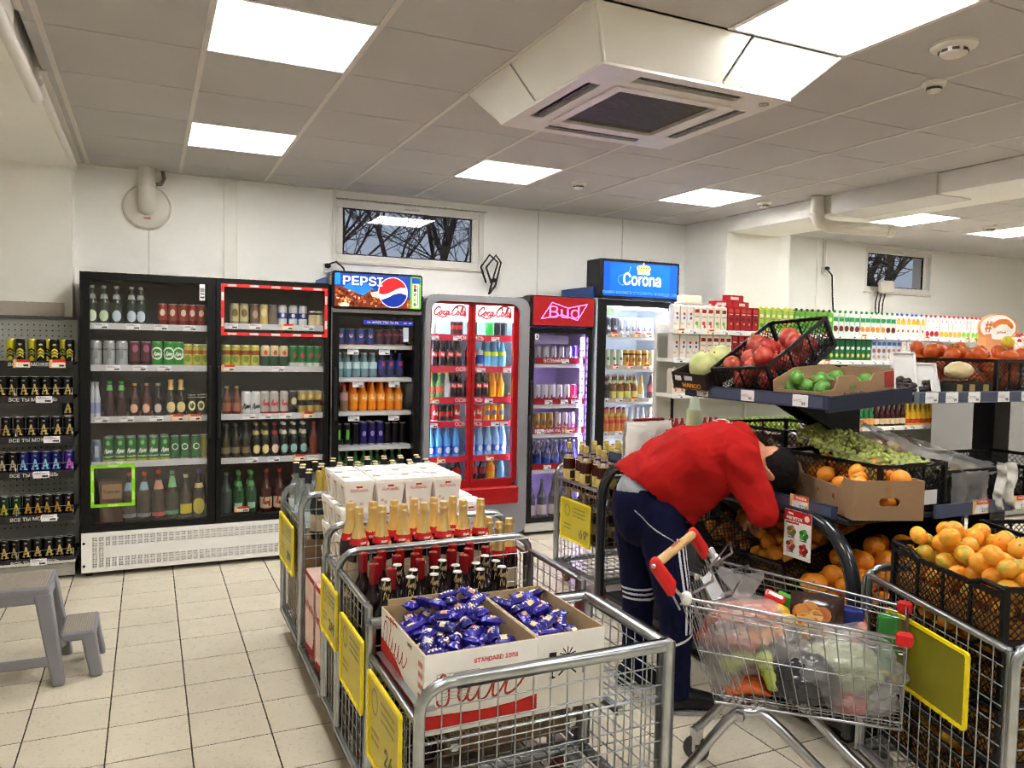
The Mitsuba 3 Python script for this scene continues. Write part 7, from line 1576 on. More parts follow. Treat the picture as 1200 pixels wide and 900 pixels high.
for i in range(12):
    r2 = random.Random(300+i); thing('snack_bag', 'dark shiny bag of mushrooms and nuts on the middle tier'+nth(i, 12), 'bag', 'dark shiny bags on the middle tier', pillow(.16, .19, .09, r2.choice([(70, 30, 22), (44, 26, 22), (96, 44, 26)]), [(r2.uniform(-.05, .05), r2.uniform(.05, .14), r2.uniform(.018, .03), r2.choice([(226, 150, 70), (236, 190, 90), (190, 90, 50), (240, 220, 170)])) for _ in range(8)], i).ply('gloss'), None, mat((2.72+.13*(i % 4), 3.28+.14*(i//4), ZM+.002), r2.uniform(-.9, -.5), -.15))
MG = frame((2.64, 2.165, ZM+.004), (.40, .0, 0), (0, .55, 0)); crate('black crate with green grapes in clear film on the middle tier', MG, .40, .55, .20, .026, 3)
MG2 = frame((3.07, 2.20, ZM+.004), (.44, .0, 0), (0, .5, 0)); crate('black crate with pale grapes under clear film, right of the green grapes', MG2, .44, .50, .15, .026, 3)
MG3 = frame((3.60, 2.18, ZM+.004), (.5, .0, 0), (0, .5, 0)); crate('black crate at the right end of the middle tier', MG3, .50, .50, .15, .026, 3)
crate('black crate behind the grapes on the middle tier', frame((2.75, 2.80, ZM+.004), (.5, 0, 0), (0, .5, 0)), .50, .50, .27, .03, 3)
def grapes(name, lab, M, fz, region, n, col, seed, r=.0125):
    r2 = np.random.default_rng(seed); s = trimesh.creation.icosphere(2, 1.0); b = B(); x0, x1, y0, y1 = region
    for i in range(n):
        x, y = r2.uniform(x0, x1), r2.uniform(y0, y1); u, v_ = (x-x0)/(x1-x0), (y-y0)/(y1-y0)
        p = np.array([x, y, fz(u, v_)+r2.uniform(-.012, .008)]); rr_ = r*r2.uniform(.85, 1.1)
        b.raw((s.vertices*rr_*(1, 1, 1.15)+p)@M[:3, :3].T+M[:3, 3], s.faces, vary(col, .10, r2))
    thing(name, lab, 'grapes', None, b.ply('gloss'), None, kind='stuff')
grapes('green_grapes', 'heap of green grapes in the crate on the middle tier', MG, lambda u, v: .185+.13*v-.05*(2*u-1)**2, (.03, .37, .03, .50), 760, (146, 154, 76), 1, .0108)
grapes('pale_grapes', 'pale brown grapes beside the green grapes', MG2, lambda u, v: .115+.06*v, (.04, .40, .05, .45), 260, (150, 132, 96), 2, .0108)
grapes('green_grapes', 'small cluster of bright green grapes at the right edge of the film', MG, lambda u, v: .175+.03*v, (.26, .40, .06, .2), 70, (160, 176, 84), 3, .0115)
def film_sheet(lab, M, fz, region, n=26, seed=0, amp=.02):
    x0, x1, y0, y1 = region; V = []
    for i in range(n+1):
        for j in range(n+1):
            u, v_ = i/n, j/n; V.append((x0+(x1-x0)*u, y0+(y1-y0)*v_, fz(u, v_)))
    V = np.array(V); V += amp*(meshkit.fbm(V*18+seed, 3)-.5)[:, None]*np.array([.6, .6, 1.6]); q = [(i*(n+1)+j, (i+1)*(n+1)+j, (i+1)*(n+1)+j+1, i*(n+1)+j+1) for i in range(n) for j in range(n)]
    b = B().raw(V@M[:3, :3].T+M[:3, 3], q, (255, 255, 255)); thing('plastic_film', lab, 'plastic film', None, b.ply('film'))
film_sheet('crumpled clear film lining the crate of green grapes', MG, lambda u, v: .17+.10*v+.10*max(0, abs(2*u-1)-.7)+.05*max(0, .15-v)*4, (-.02, .46, -.01, .53), seed=1)
film_sheet('clear film standing up between the two grape crates', MG2, lambda u, v: .13+.16*v*(1-.5*u)+.06*math.exp(-((u-.1)**2)*30), (-.05, .46, -.015, .50), seed=4, amp=.035)
# hanging film flap in front of the pale grapes
b = B(); n = 20; V = np.array([(3.02+.24*i/n, 2.135-.006*math.sin(i*.5), ZM+.16-.13*j/n) for i in range(n+1) for j in range(n+1)]); V[:, 1] -= .02*(meshkit.fbm(V*25, 3)-.3)
b.raw(V, [(i*(n+1)+j, (i+1)*(n+1)+j, (i+1)*(n+1)+j+1, i*(n+1)+j+1) for i in range(n) for j in range(n)], (255, 255, 255)); thing('plastic_film', 'clear film hanging over the front edge of the pale grapes', 'plastic film', None, b.ply('film'))
# white crumpled film at the right
V = np.array([(3.33+.12*i/n+.012*math.sin(j*.35), 2.15-.03*math.sin(i*.5), ZM+.18-.20*j/n) for i in range(n+1) for j in range(n+1)]); V += .03*(meshkit.fbm(V*22, 3)-.5)[:, None]
thing('plastic_bag', 'white crumpled bag end hanging right of the pale grapes', 'bag', None, B().raw(V, [(i*(n+1)+j, (i+1)*(n+1)+j, (i+1)*(n+1)+j+1, i*(n+1)+j+1) for i in range(n) for j in range(n)], (206, 204, 196)).ply('plastic'))
k = thing('paper_note', 'grey paper note on the front of the green grape crate', 'note', None, B().box((2.86, 2.158, ZM+.03), (2.97, 2.161, ZM+.09), (196, 196, 196)), 'card')
# poster hanging from the rail
k = thing('poster', 'white price poster with red header and four fruit pictures hanging from the middle rail', 'poster'); MPo = frame((SX-.045, 2.425, .735), (0, -1, 0), (0, 0, 1)); w, h = .145, .195
part(k, 'sheet', B().box((0, 0, -.002), (w, h, 0), (232, 228, 224), MPo), 'card'); e = B(); e.flat(sg.box(0, h*.77, w, h), (186, 32, 36), MPo, .0006); text(e, 'Наш', .010, (240, 220, 214), MPo@mat((w*.24, h*.90, .0006)), depth=.0006); text(e, 'напиток', .016, (240, 226, 220), MPo@mat((w*.38, h*.80, .0006)), depth=.0006); e.flat(ellipse(w*.84, h*.88, .013, .013), (240, 214, 206), MPo, .0007); e.flat(sg.box(w*.05, h*.71, w*.55, h*.75), (170, 50, 60), MPo, .0006)
for cx_, cz_, c, c2 in ((.28, .55, (200, 110, 60), (90, 120, 50)), (.74, .53, (70, 150, 60), (40, 110, 40)), (.26, .24, (210, 130, 100), (150, 70, 50)), (.74, .22, (190, 50, 40), (140, 30, 30))):
    for q in range(5): a = q*1.3; e.flat(ellipse(w*cx_+.014*math.cos(a), h*cz_+.014*math.sin(a), .012, .011), c if q % 2 else c2, MPo, .0007+.00005*q)
    e.flat(sg.box(w*(cx_-.14), h*(cz_-.14), w*(cx_+.12), h*(cz_-.12)), (110, 110, 110), MPo, .0006)
part(k, 'print', e, 'card')
# white bag with a dark red bar on the far end of the middle tier
b = B(); n = 16; V = []
for s in (-1, 1):
    for i in range(n+1):
        for j in range(n+1): u, v_ = -1+2*i/n, j/n; V.append((u*.180*(1-.08*v_), s*(.012+.06*((1-u**4)*(1-v_**3)*(.25+v_))**.7), v_*.235))
V = np.array(V); V[:, 1] += .03*(meshkit.fbm(V*14, 3)-.5); f = []
for s in (0, 1):
    for i in range(n):
        for j in range(n): q = (s*(n+1)**2+i*(n+1)+j, s*(n+1)**2+(i+1)*(n+1)+j, s*(n+1)**2+(i+1)*(n+1)+j+1, s*(n+1)**2+i*(n+1)+j+1); f.append(q if s == 0 else q[::-1])
k = thing('plastic_bag', 'white bag with a dark red handle bar at the far end of the middle tier', 'bag'); Mb = mat((2.60, 3.70, ZM), .1)
part(k, 'bag', B().raw(V@Mb[:3, :3].T+Mb[:3, 3], f, (238, 234, 228)), 'matte')
part(k, 'handle_bar', B().rbox((-.11, -.014, .237), (.11, .014, .251), .004, (130, 24, 30), Mb), 'plastic', label='dark red handle bar')
for x in (-.03, .07): part(k, 'hook', B().tube([Mb[:3, :3]@np.array(t)+Mb[:3, 3] for t in ((x, 0, .240), (x+.005, -.01, .215), (x-.01, -.012, .207))], .004, (130, 24, 30), 6), 'plastic')
k = thing('syrup_bottle', 'clear bottle with blue cap standing behind the worker', 'bottle')
for pn, sh in bottle((200, 210, 190), .38, .045, .018, cap=(40, 60, 150), label=(196, 202, 160), lz=(.25, .6), fin='plastic'): part(k, pn, sh, m=mat((2.86, 3.62, ZM+.075)))
thing('carton_box', 'small brown carton under the clear bottle', 'box', None, B().rbox((2.78, 3.54, ZM), (2.95, 3.70, ZM+.073), .004), 'kraft')
# ================================================================ cage of mandarin crates at the right
fa, fd, fn_ = np.array([2.376, 1.991]), np.array([-.33, -.944]), np.array([.944, -.33])
LC = .735; MCG = frame((*(fa+fd*LC), 0), (*fn_, 0), (*(-fd), 0))
kc_ = cage('roll cage at the right edge full of mandarin crates', 0, .52, 0, LC, .80, .775, ends='fb')
for key in list(scene):
    if key.startswith(kc_+'__'): scene[key]['to_world'] = T(MCG)
o = fa+fd*.170-fn_*.016
price_sign('blank yellow sign on the cage of mandarin crates', (*o, .478), (*fd, 0), (0, 0, 1), .415, .235, [], blank=True)
def cx(u, n, z): p = fa+fd*u+fn_*n; return (*p, z)
for lv, (zb_, cnt) in enumerate(((.735, 115), (.553, 30), (.371, 28), (.189, 14))):
    Mx = frame(cx(.045, .065, zb_), (*fd, 0), (*fn_, 0))
    ln = ['top', 'second', 'third', 'bottom'][lv]
    crate(f'{ln} black crate of mandarins in the right cage', Mx, .56, .38, .178, .025, 4, .022 if lv == 0 else .035)
    pts = pile(.56, .38 if lv == 0 else .17, .0285, .0345, cnt, 70+lv, z0=.062 if lv == 0 else .075, zmax=.27 if lv == 0 else .152)
    part([q for q in labels if q.startswith('fruit_crate') and '__' not in q][-1], 'paper_liner', B().box((.012, .012, .012), (.548, .368, .060 if lv == 0 else .073), (160, 106, 40), Mx), 'card')
    fill(MAND, 'mandarin', f'mandarin in the {ln} crate of the right cage', 'mandarin', f'mandarins in the {ln} crate', Mx, pts, 80+lv)
k = thing('paper_note', 'white paper label on the right cage crates', 'note', None, B().box((0, 0, 0), (.12, .07, .001), (206, 206, 200), frame(cx(.66, .16, .79), (*fn_, 0), (0, 0, 1))), 'card')
crate('empty black crate behind the mandarins of the right cage', frame((2.98, 1.72, .735), (.944, -.33, 0), (.33, .944, 0)), .40, .36, .17, .024, 3)
thing('carton_box', 'brown carton under the empty black crate', 'box', None, B().rbox((0, 0, 0), (.38, .34, .733), .006, (0, 0, 0), frame((2.99, 1.73, 0), (.944, -.33, 0), (.33, .944, 0))), 'kraft')

# ================================================================ shopping cart
ct = thing('shopping_cart', 'small wire shopping cart with a wooden handle and red ends, full of groceries', 'shopping cart')
CH = (176, 178, 182)
RN, RF, NN, NF = (np.array(p) for p in ((1.542, 1.993, .788), (1.932, 2.323, .788), (1.988, 1.516, .755), (2.241, 1.715, .755)))
RNb, NNb, RFb, NFb = (np.array(p) for p in ((1.688, 1.98, .424), (2.10, 1.606, .424), (1.955, 2.205, .424), (2.265, 1.745, .424)))
def grid_panel(b, A, Bq, C, D_, nu, rails, r=.0019):
    """A-B top edge, C-D bottom edge"""
    for i in range(nu+1): t = i/nu; b.tube([A+(Bq-A)*t, C+(D_-C)*t], r, CH, 5, caps=False)
    for t in rails: b.tube([A+(C-A)*t, Bq+(D_-Bq)*t], r*1.15, CH, 5, caps=False)
for nm, (A, Bq, C, D_, nu, rails) in {'near': (RN, NN, RNb, NNb, 17, (.13, .5, .92)), 'far': (RF, NF, RFb, NFb, 17, (.13, .5, .92)), 'nose': (NN, NF, NNb, NFb, 8, (.2, .5, .8)), 'rear': (RN, RF, RNb, RFb, 14, (.25, .6, .9)), 'floor': (RNb, NNb, RFb, NFb, 26, tuple(np.linspace(0, 1, 9)))}.items():
    b = B(); grid_panel(b, A, Bq, C, D_, nu, rails); part(ct, 'basket_floor' if nm == 'floor' else 'basket_side', b, 'chrome', kind='stuff')
b = B(); b.tube([RN, NN, NF, RF], .0058, CH, 8); part(ct, 'top_rim', b, 'chrome')
b = B(); b.tube([RNb, NNb, NFb, RFb, RNb], .0055, CH, 8); part(ct, 'bottom_rim', b, 'chrome')
b = B(); b.tube([RN-(0, 0, .022), NN-(0, 0, .022), NF-(0, 0, .022), RF-(0, 0, .022)], .004, CH, 6); part(ct, 'second_rim', b, 'chrome')
HN, HF = np.array((1.430, 1.977, .909)), np.array((1.797, 2.26, .909)); hd = (HF-HN)/np.linalg.norm(HF-HN); fw = np.array((.647, -.763, 0))
part(ct, 'handle_grip', B().tube([HN+hd*.015, HF-hd*.015], .0155, (196, 160, 108), 14), 'plastic', label='wooden handle grip')
e = B(); Mh = frame(HN+hd*.23+np.array([0, 0, .0158]), hd, -fw); e.box((-.05, -.004, 0), (.05, .004, .0006), (150, 70, 50), Mh); part(ct, 'handle_print', e, 'card')
for H_, R_ in ((HN, RN), (HF, RF)):
    b = B(); a = H_; c = H_+(R_-H_)*.62
    hull = m3.Manifold.batch_hull([m3.Manifold.sphere(.026, 20).scale([.72, .72, 1]).translate(tuple(a)), m3.Manifold.sphere(.017, 16).translate(tuple(c+(0, 0, .006))), m3.Manifold.sphere(.015, 16).translate(tuple(c-(0, 0, .022)))])
    b.man(hull, (206, 36, 34)); kk = part(ct, 'handle_bracket', b, 'plastic', label='red plastic bracket')
    part(kk, 'screw', B().lathe([(.008, 0, (206, 206, 206)), (.006, .004), (0, .005)], 12, frame(a-hd*.019 if H_ is HN else a-hd*.019, fw, (0, 0, 1))), 'chrome')
    part(ct, 'handle_rod', B().tube([c, R_+fw*.01], .006, CH, 8).tube([c-(0, 0, .02), R_-(0, 0, .04)], .0045, CH, 6), 'chrome')
b = B()
for R_, sg_ in ((RN, 1), (RF, -1)): s = trimesh.creation.icosphere(2, .019); b = B().raw(s.vertices*(1, 1, 1.25)+R_+fw*.02, s.faces, (226, 226, 222)); part(ct, 'hinge_cap', b, 'plastic', label='white hinge cap')
p0 = RN+(RF-RN)*.12+fw*.03; p1 = RN+(RF-RN)*.88+fw*.03
part(ct, 'seat_wire', B().tube([p0, p0+(0, 0, .05)+fw*.06, p0+(0, 0, .09)+fw*.05, p1+(0, 0, .09)+fw*.05, p1+(0, 0, .05)+fw*.06, p1], .0052, CH, 8), 'chrome')
part(ct, 'seat_wire', B().tube([p0+fw*.05-(0, 0, .02), p0+fw*.12+(0, 0, .01), p1+fw*.12+(0, 0, .01), p1+fw*.05-(0, 0, .02)], .0045, CH, 8), 'chrome')
b = B(); lattice_pts = 9
for i in range(lattice_pts+1): q = RN+(RF-RN)*(i/lattice_pts)+fw*.04; b.tube([q, q+fw*.14-(0, 0, .30)], .0028, CH, 5, caps=False)
part(ct, 'rear_flap', b, 'chrome', kind='stuff')
part(ct, 'seat_flap', B().rbox((-.07, -.05, 0), (.07, .05, .004), .002, (186, 190, 194), frame((RN+RF)/2+fw*.06-(0, 0, .03), hd, (fw[0]*.5, fw[1]*.5, -.86))), 'plastic', label='grey plastic flap')
part(ct, 'coin_lock', B().rbox((-.018, -.03, 0), (.018, .03, .014), .004, (206, 206, 204), frame(RF+(0, 0, .02)+fw*.02, hd, (fw[0]*.5, fw[1]*.5, -.86))), 'plastic')
for N_, H2 in ((NN, 0), (NF, 1)):
    part(ct, 'corner_bumper', B().rbox((-.030, -.012, -.022), (.016, .014, .020), .008, (196, 34, 34), frame(N_, fw, hd)), 'plastic', label='red corner bumper')
WR = {'n': np.array((1.56, 2.045, 0)), 'f': np.array((1.905, 2.335, 0))}; WF = {'n': np.array((2.05, 1.53, 0)), 'f': np.array((2.235, 1.69, 0))}
for s, (rb, nb) in {'n': (RNb, NNb), 'f': (RFb, NFb)}.items():
    a, c = WR[s], WF[s]; m1 = rb+(nb-rb)*.12-(0, 0, .024); m2 = rb+(nb-rb)*.30-(0, 0, .024)
    P_ = [a+(0, 0, .13), a+(m1-a)*.55+(0, 0, .06), m1-(0, 0, .004), m1*.5+m2*.5+(0, 0, .006), m2-(0, 0, .004), c+(m2-c)*.55+(0, 0, .035), c+(0, 0, .12)]
    from scipy.interpolate import CubicSpline as _CS
    PP = _CS(range(7), np.array(P_))(np.linspace(0, 6, 25))
    part(ct, 'frame_tube', B().tube(PP, .0165, (176, 178, 182), 12), 'chrome')
    for w in (a, c):
        kk = part(ct, 'caster', B().box((w[0]-.016, w[1]-.020, .075), (w[0]+.016, w[1]+.020, .13), (190, 192, 194)).box((w[0]-.018, w[1]-.01, .04), (w[0]-.013, w[1]+.01, .09), (190, 192, 194)).box((w[0]+.013, w[1]-.01, .04), (w[0]+.018, w[1]+.01, .09), (190, 192, 194)), 'chrome')
        part(kk, 'wheel', B().lathe([(0, -.011, (60, 60, 62)), (.042, -.011), (.05, -.004), (.05, .004), (.042, .011), (0, .011)], 18, frame((w[0], w[1], .05), (fw[0], fw[1], 0), (0, 0, 1))), 'plastic', label='dark rubber wheel')
b = B(); b.box((-.20, -.012, -.012), (.20, .012, .012), (170, 172, 176), frame((RNb+RFb)/2-(0, 0, .025)+fw*.09, hd, fw)); part(ct, 'cross_bar', b, 'chrome')
# ---- groceries in the cart
S0 = (RFb-RNb)/np.linalg.norm(RFb-RNb)
def cp(f, s, z): 
    """f: 0 rear .. 1 nose, s: 0 near .. 1 far, height above the basket floor"""
    a = RNb+(NNb-RNb)*f; c = RFb+(NFb-RFb)*f; return a+(c-a)*s+np.array([0, 0, z])
def blob(c, rad, seed, amp=.18, fr=2.4, sub=4, ax=None, flat=None):
    s = trimesh.creation.icosphere(sub, 1.0); v = s.vertices.copy(); nz = meshkit.fbm(v*fr+seed*7.3, 4)-.5; v *= (1+2*amp*nz)[:, None]
    v = v*np.array(rad); R = np.column_stack([fw, S0, (0, 0, 1)]) if ax is None else ax
    if flat: v[:, 2] = np.maximum(v[:, 2], -flat)
    return v@R.T+c, s.faces
def bag(lab, c, rad, seed, mat_, col, amp=.22, knot=None):
    k = thing('plastic_bag', lab, 'bag', None); v, f = blob(c, rad, seed, amp, 2.6)
    part(k, 'film', B().raw(v, f, col), mat_)
    if knot is not None:
        n = 14; q = np.array([(c+np.array([0, 0, rad[2]*.6])+np.array(knot)*t+fw*(.012+.05*t)*math.cos(a)*1.3+S0*(.008+.03*t)*math.sin(a)+np.array([0, 0, .012*math.sin(3*a)*t])) for t in np.linspace(0, 1, 7) for a in np.arange(n)*2*PI/n])
        part(k, 'twisted_end', B().raw(q, [(i*n+j, i*n+(j+1) % n, (i+1)*n+(j+1) % n, (i+1)*n+j) for i in range(6) for j in range(n)], col), mat_)
    return k
def rod(pts, r, col, n=12): 
    P = np.array(pts); t = np.linspace(0, len(P)-1, 20); from scipy.interpolate import CubicSpline
    PP = CubicSpline(range(len(P)), P)(t); rr = r*np.minimum(1, np.sqrt(np.clip(1-np.abs(np.linspace(-1, 1, 20))**7, 0, 1))+.05); return B().tube(PP, rr, col, n)
thing('courgette', 'pale green courgette lying at the rear of the cart'+'', 'courgette', None, rod([cp(.02, .12, .10), cp(.10, .22, .125), cp(.20, .25, .15)], .030, (176, 190, 90)), 'peel')
thing('courgette', 'pale green courgette leaning against the near side of the cart', 'courgette', None, rod([cp(.22, .22, .16), cp(.29, .16, .11), cp(.34, .10, .05)], .030, (168, 184, 84)), 'peel')
for i in range(5): thing('carrot', 'orange carrot at the bottom rear of the cart', 'carrot', 'carrots in the cart', B().tube([cp(.05+.02*i, .10+.12*i, .03+.012*(i % 2)), cp(.18+.012*i, .14+.10*i, .045), cp(.30, .16+.1*i, .03)], [.021, .018, .007], (206, 96, 36), 10), 'peel')
bag('pinkish clear bag of packed meat at the rear top of the cart', cp(.10, .50, .265), (.13, .12, .050), 3, 'film', (255, 255, 255), .16, (0, .02, .09))
thing('food_package', 'pink packed meat in the rear of the cart', 'package', None, B().rbox((-.11, -.09, -.02), (.11, .09, .02), .015, (206, 120, 100), frame(cp(.10, .50, .255), fw*.97+np.array([0, 0, .2]), S0)), 'gloss')
thing('food_package', 'dark red packed meat under the pink one', 'package', None, B().rbox((-.10, -.09, -.02), (.10, .09, .02), .015, (150, 50, 34), frame(cp(.03, .40, .19), fw, S0+np.array([0, 0, .1]))), 'gloss')
for i, (f_, s_, z_) in enumerate([(.13, .30, .19), (.20, .38, .20), (.18, .55, .19), (.26, .52, .21)]): v, f = blob(cp(f_, s_, z_), (.055, .045, .036), i, .06, 2); thing('bread_roll', 'brown bread roll in a clear bag in the cart', 'bread roll', 'bread rolls in the cart', B().raw(v, f, (206, 140, 84)), 'matte')
bag('clear bag round the bread rolls in the cart', cp(.18, .40, .18), (.17, .13, .10), 8, 'film', (255, 255, 255), .16)
bag('white thin bag at the near rear of the cart', cp(.03, .16, .14), (.085, .07, .12), 11, 'film', (255, 255, 255), .2)
bag('large crumpled clear bag in the middle of the cart', cp(.66, .42, .135), (.19, .14, .125), 17, 'film', (255, 255, 255), .24, (.03, .03, .05))
v, f = blob(cp(.66, .46, .13), (.13, .10, .08), 18, .25, 3); thing('lettuce', 'pale lettuce inside the large clear bag', 'lettuce', None, B().raw(v, f, (150, 158, 128)), 'matte')
bag('dark bag lying against the near side of the cart', cp(.47, .20, .095), (.115, .075, .085), 23, 'gloss', (44, 44, 50), .2)
for i in range(3): thing('sausage', 'red sausage ring low at the nose of the cart' if i == 0 else 'red sausage beside the ring in the cart, %s one' % ('upper' if i == 1 else 'lower'), 'sausage', None, B().tube([cp(.74+.07*math.cos(a)+.02*i, .32+.20*math.sin(a), .035+.022*i) for a in np.linspace(.2+i, 5.6-i*.8, 16)], .019, (190, 56, 46), 10), 'gloss')
bag('clear bag round the red sausages', cp(.76, .34, .05), (.13, .10, .048), 29, 'film', (255, 255, 255), .12)
k = thing('food_package', 'dark bag with pictures of mushrooms in the far side of the cart', 'package'); r2 = random.Random(77)
part(k, 'bag', pillow(.17, .20, .07, (50, 28, 24), [(r2.uniform(-.05, .05), r2.uniform(.05, .15), r2.uniform(.02, .035), r2.choice([(206, 140, 70), (226, 180, 110), (190, 110, 60)])) for _ in range(9)], 5).ply('gloss'), m=frame(cp(.55, .72, .13), fw*.9+S0*.1, -S0+np.array([0, 0, .0])))
scene[k+'__bag']['to_world'] = T(frame(cp(.52, .70, .14), fw, S0))
thing('food_package', 'clear pack of salmon pink slices beside the mushroom bag', 'package', None, B().rbox((-.07, -.05, -.015), (.07, .05, .015), .01, (206, 130, 100), frame(cp(.72, .75, .20), fw*.6+np.array([0, 0, .8]), S0)), 'gloss')
k = thing('carton_box', 'green carton with a white printed panel standing at the far side of the cart', 'box'); M = frame(cp(.22, .93, .19), fw*.96-np.array([0, 0, .28]), np.array([0, 0, 1.0])+fw*.28)
part(k, 'box', B().rbox((0, 0, -.02), (.15, .12, .02), .003, (70, 150, 50), M), 'card'); e = B(); e.box((.015, .01, .02), (.115, .075, .021), (222, 226, 220), M)
for i in range(4): e.box((.025, .02+.013*i, .021), (.10-.02*(i % 2), .025+.013*i, .0216), (120, 150, 130), M)
part(k, 'print', e, 'card')
k = thing('food_package', 'small red and white package beside the green carton', 'package', None, B().rbox((-.035, -.02, -.012), (.035, .02, .012), .006, (196, 40, 40), frame(cp(.27, .74, .30), fw*.9-np.array([0, 0, .3]), S0+np.array([0, 0, .5]))).box((-.025, -.008, .0121), (.025, .008, .013), (240, 226, 220), frame(cp(.27, .74, .30), fw*.9-np.array([0, 0, .3]), S0+np.array([0, 0, .5]))), 'gloss')
k = thing('carton_box', 'dark blue and white carton at the far side of the cart', 'box'); M = frame(cp(.62, .90, .12), fw, (0, 0, 1)); part(k, 'box', B().rbox((0, 0, -.025), (.09, .17, .025), .003, (34, 44, 110), M), 'card'); part(k, 'print', B().box((.01, .03, .025), (.05, .11, .026), (220, 222, 230), M), 'card')
thing('carton_box', 'green carton next to the dark blue carton in the cart', 'box', None, B().rbox((0, 0, -.025), (.06, .17, .025), .003, (50, 120, 50), frame(cp(.88, .90, .12)-fw*.01, fw, (0, 0, 1))), 'card')
for i, (f_, s_, z_) in enumerate([(.30, .60, .27), (.36, .52, .25)]): v, f = blob(cp(f_, s_, z_), (.035, .022, .022), 60+i, .12, 2); thing('pepper', 'small yellow pepper on top of the groceries'+nth(i, 2), 'pepper', 'yellow peppers', B().raw(v, f, (226, 180, 60)), 'gloss')

# ================================================================ step stool
sk = thing('step_stool', 'grey plastic two-step stool at the left edge', 'step stool'); G1, G2 = (128, 128, 134), (154, 146, 134)
def hullbox(b, pts8, col, r=.012): b.man(m3.Manifold.batch_hull([m3.Manifold.sphere(r, 12).translate(tuple(p)) for p in pts8]), col, None, 40)
def legs(x0, x1, y0, y1, z, sp, w=.045, d=.055):
    for sx, x in ((-1, x0), (1, x1)):
        for sy, y in ((-1, y0), (1, y1)):
            b = B(); top, bot = np.array([x, y, z]), np.array([x+sx*sp, y+sy*sp, .012])
            hullbox(b, [top+(-sx*w, 0, 0), top+(0, -sy*d, 0), top, bot+(-sx*w*.6, 0, 0), bot, bot+(0, -sy*d*.6, 0)], G1); part(sk, 'leg', b, 'plastic')
b = B(); z1 = .445; X0, X1, Y0_, Y1_ = -.70, -.405, 4.03, 4.36
hullbox(b, [(x, y, z) for x in (X0+.015, X1-.015) for y in (Y0_+.015, Y1_-.015) for z in (z1-.03, z1-.012)], G1); part(sk, 'seat', b, 'plastic')
b = B().rbox((X0+.02, Y0_+.02, z1-.002), (X1-.02, Y1_-.02, z1+.002), .001, G2)
for i in range(24): b.box((X0+.03+.0102*i, Y0_+.025, z1+.002), (X0+.036+.0102*i, Y1_-.025, z1+.0035), (140, 132, 122))
part(sk, 'tread', b, 'plastic', label='ribbed beige tread')
for lo, hi in (((X0+.02, Y0_+.005), (X1-.02, Y0_+.02)), ((X0+.02, Y1_-.02), (X1-.02, Y1_-.005)), ((X1-.02, Y0_+.02), (X1-.005, Y1_-.02))): part(sk, 'skirt', B().rbox((*lo, z1-.075), (*hi, z1-.02), .005, G1), 'plastic')
legs(X0+.01, X1-.01, Y0_+.01, Y1_-.01, z1-.04, .055)
b = B(); z2 = .215; A0, A1 = -.36, -.225
hullbox(b, [(x, y, z) for x in (A0, A1-.012) for y in (Y0_+.03, Y1_-.03) for z in (z2-.03, z2-.012)], G1); part(sk, 'step', b, 'plastic')
b = B().rbox((A0, Y0_+.035, z2-.002), (A1-.015, Y1_-.035, z2+.002), .001, G2)
for i in range(11): b.box((A0+.006+.0105*i, Y0_+.04, z2+.002), (A0+.012+.0105*i, Y1_-.04, z2+.0035), (140, 132, 122))
part(sk, 'tread', b, 'plastic', label='ribbed beige tread')
for sy, y in ((-1, Y0_+.03), (1, Y1_-.03)):
    b = B(); hullbox(b, [(A1-.012, y, z2-.03), (A1-.05, y, z2-.03), (A1-.012, y-sy*.045, z2-.03), (A1+.015, y+sy*.02, .012), (A1-.015, y+sy*.02, .012), (A1+.015, y-sy*.01, .012)], G1); part(sk, 'step_leg', b, 'plastic')
    b = B(); hullbox(b, [(A0, y, z2-.03), (A0, y, z2-.05), (X1+.03, y, z2-.03), (X1+.03, y, z2-.06)], G1); part(sk, 'side_rail', b, 'plastic')
b = B(); hullbox(b, [(X0-.02, Y0_-.03, .10), (X1+.02, Y0_-.03, .10), (X0-.02, Y0_-.03, .13), (X1+.02, Y0_-.03, .13)], G1, .008); part(sk, 'stretcher', b, 'plastic')

# ================================================================ the worker bending into the stand
def chain(pts, seg=24):
    """pts: list of (xyz, r): hulls of neighbouring spheres, joined"""
    S_ = [m3.Manifold.sphere(r, seg).translate(tuple(map(float, p))) for p, r in pts]
    return [m3.Manifold.batch_hull([a, c]) for a, c in zip(S_[:-1], S_[1:])]
def organic(parts, edge=.014, it=10):
    m = m3.Manifold.batch_boolean(parts, m3.OpType.Add).refine_to_length(edge); me = m.to_mesh()
    t = trimesh.Trimesh(me.vert_properties[:, :3], me.tri_verts, process=True); trimesh.smoothing.filter_taubin(t, .5, .53, iterations=it); return t
def smooth_part(parent, name, t, col, bs, label=None):
    b = B().raw(np.array(t.vertices), np.array(t.faces), col); return part(parent, name, b, bs, label=label)
J = {k: np.array(v, float) for k, v in dict(pelvis=(2.015, 2.87, .905), rhip=(2.02, 2.785, .87), rknee=(2.06, 2.70, .49), rank=(2.085, 2.70, .095), rtoe=(2.235, 2.635, .04), rheel=(2.04, 2.72, .045),
     lhip=(2.02, 2.955, .87), lknee=(2.055, 2.965, .47), lank=(2.06, 2.985, .095), ltoe=(2.20, 2.93, .04), lheel=(2.01, 3.0, .045), waist=(2.10, 2.835, 1.0), chest=(2.235, 2.765, 1.135), upper=(2.315, 2.715, 1.145),
     neck=(2.40, 2.67, 1.155), head=(2.45, 2.585, 1.085), rsh=(2.275, 2.57, 1.115), relb=(2.325, 2.47, .905), rwr=(2.44, 2.64, .86), lsh=(2.385, 2.855, 1.105), lelb=(2.42, 2.93, .93), lwr=(2.36, 2.90, .90)).items()}
SKIN = (196, 140, 110)
man = thing('person', 'person in a red hooded top and navy striped trousers bending into the fruit stand', 'person')
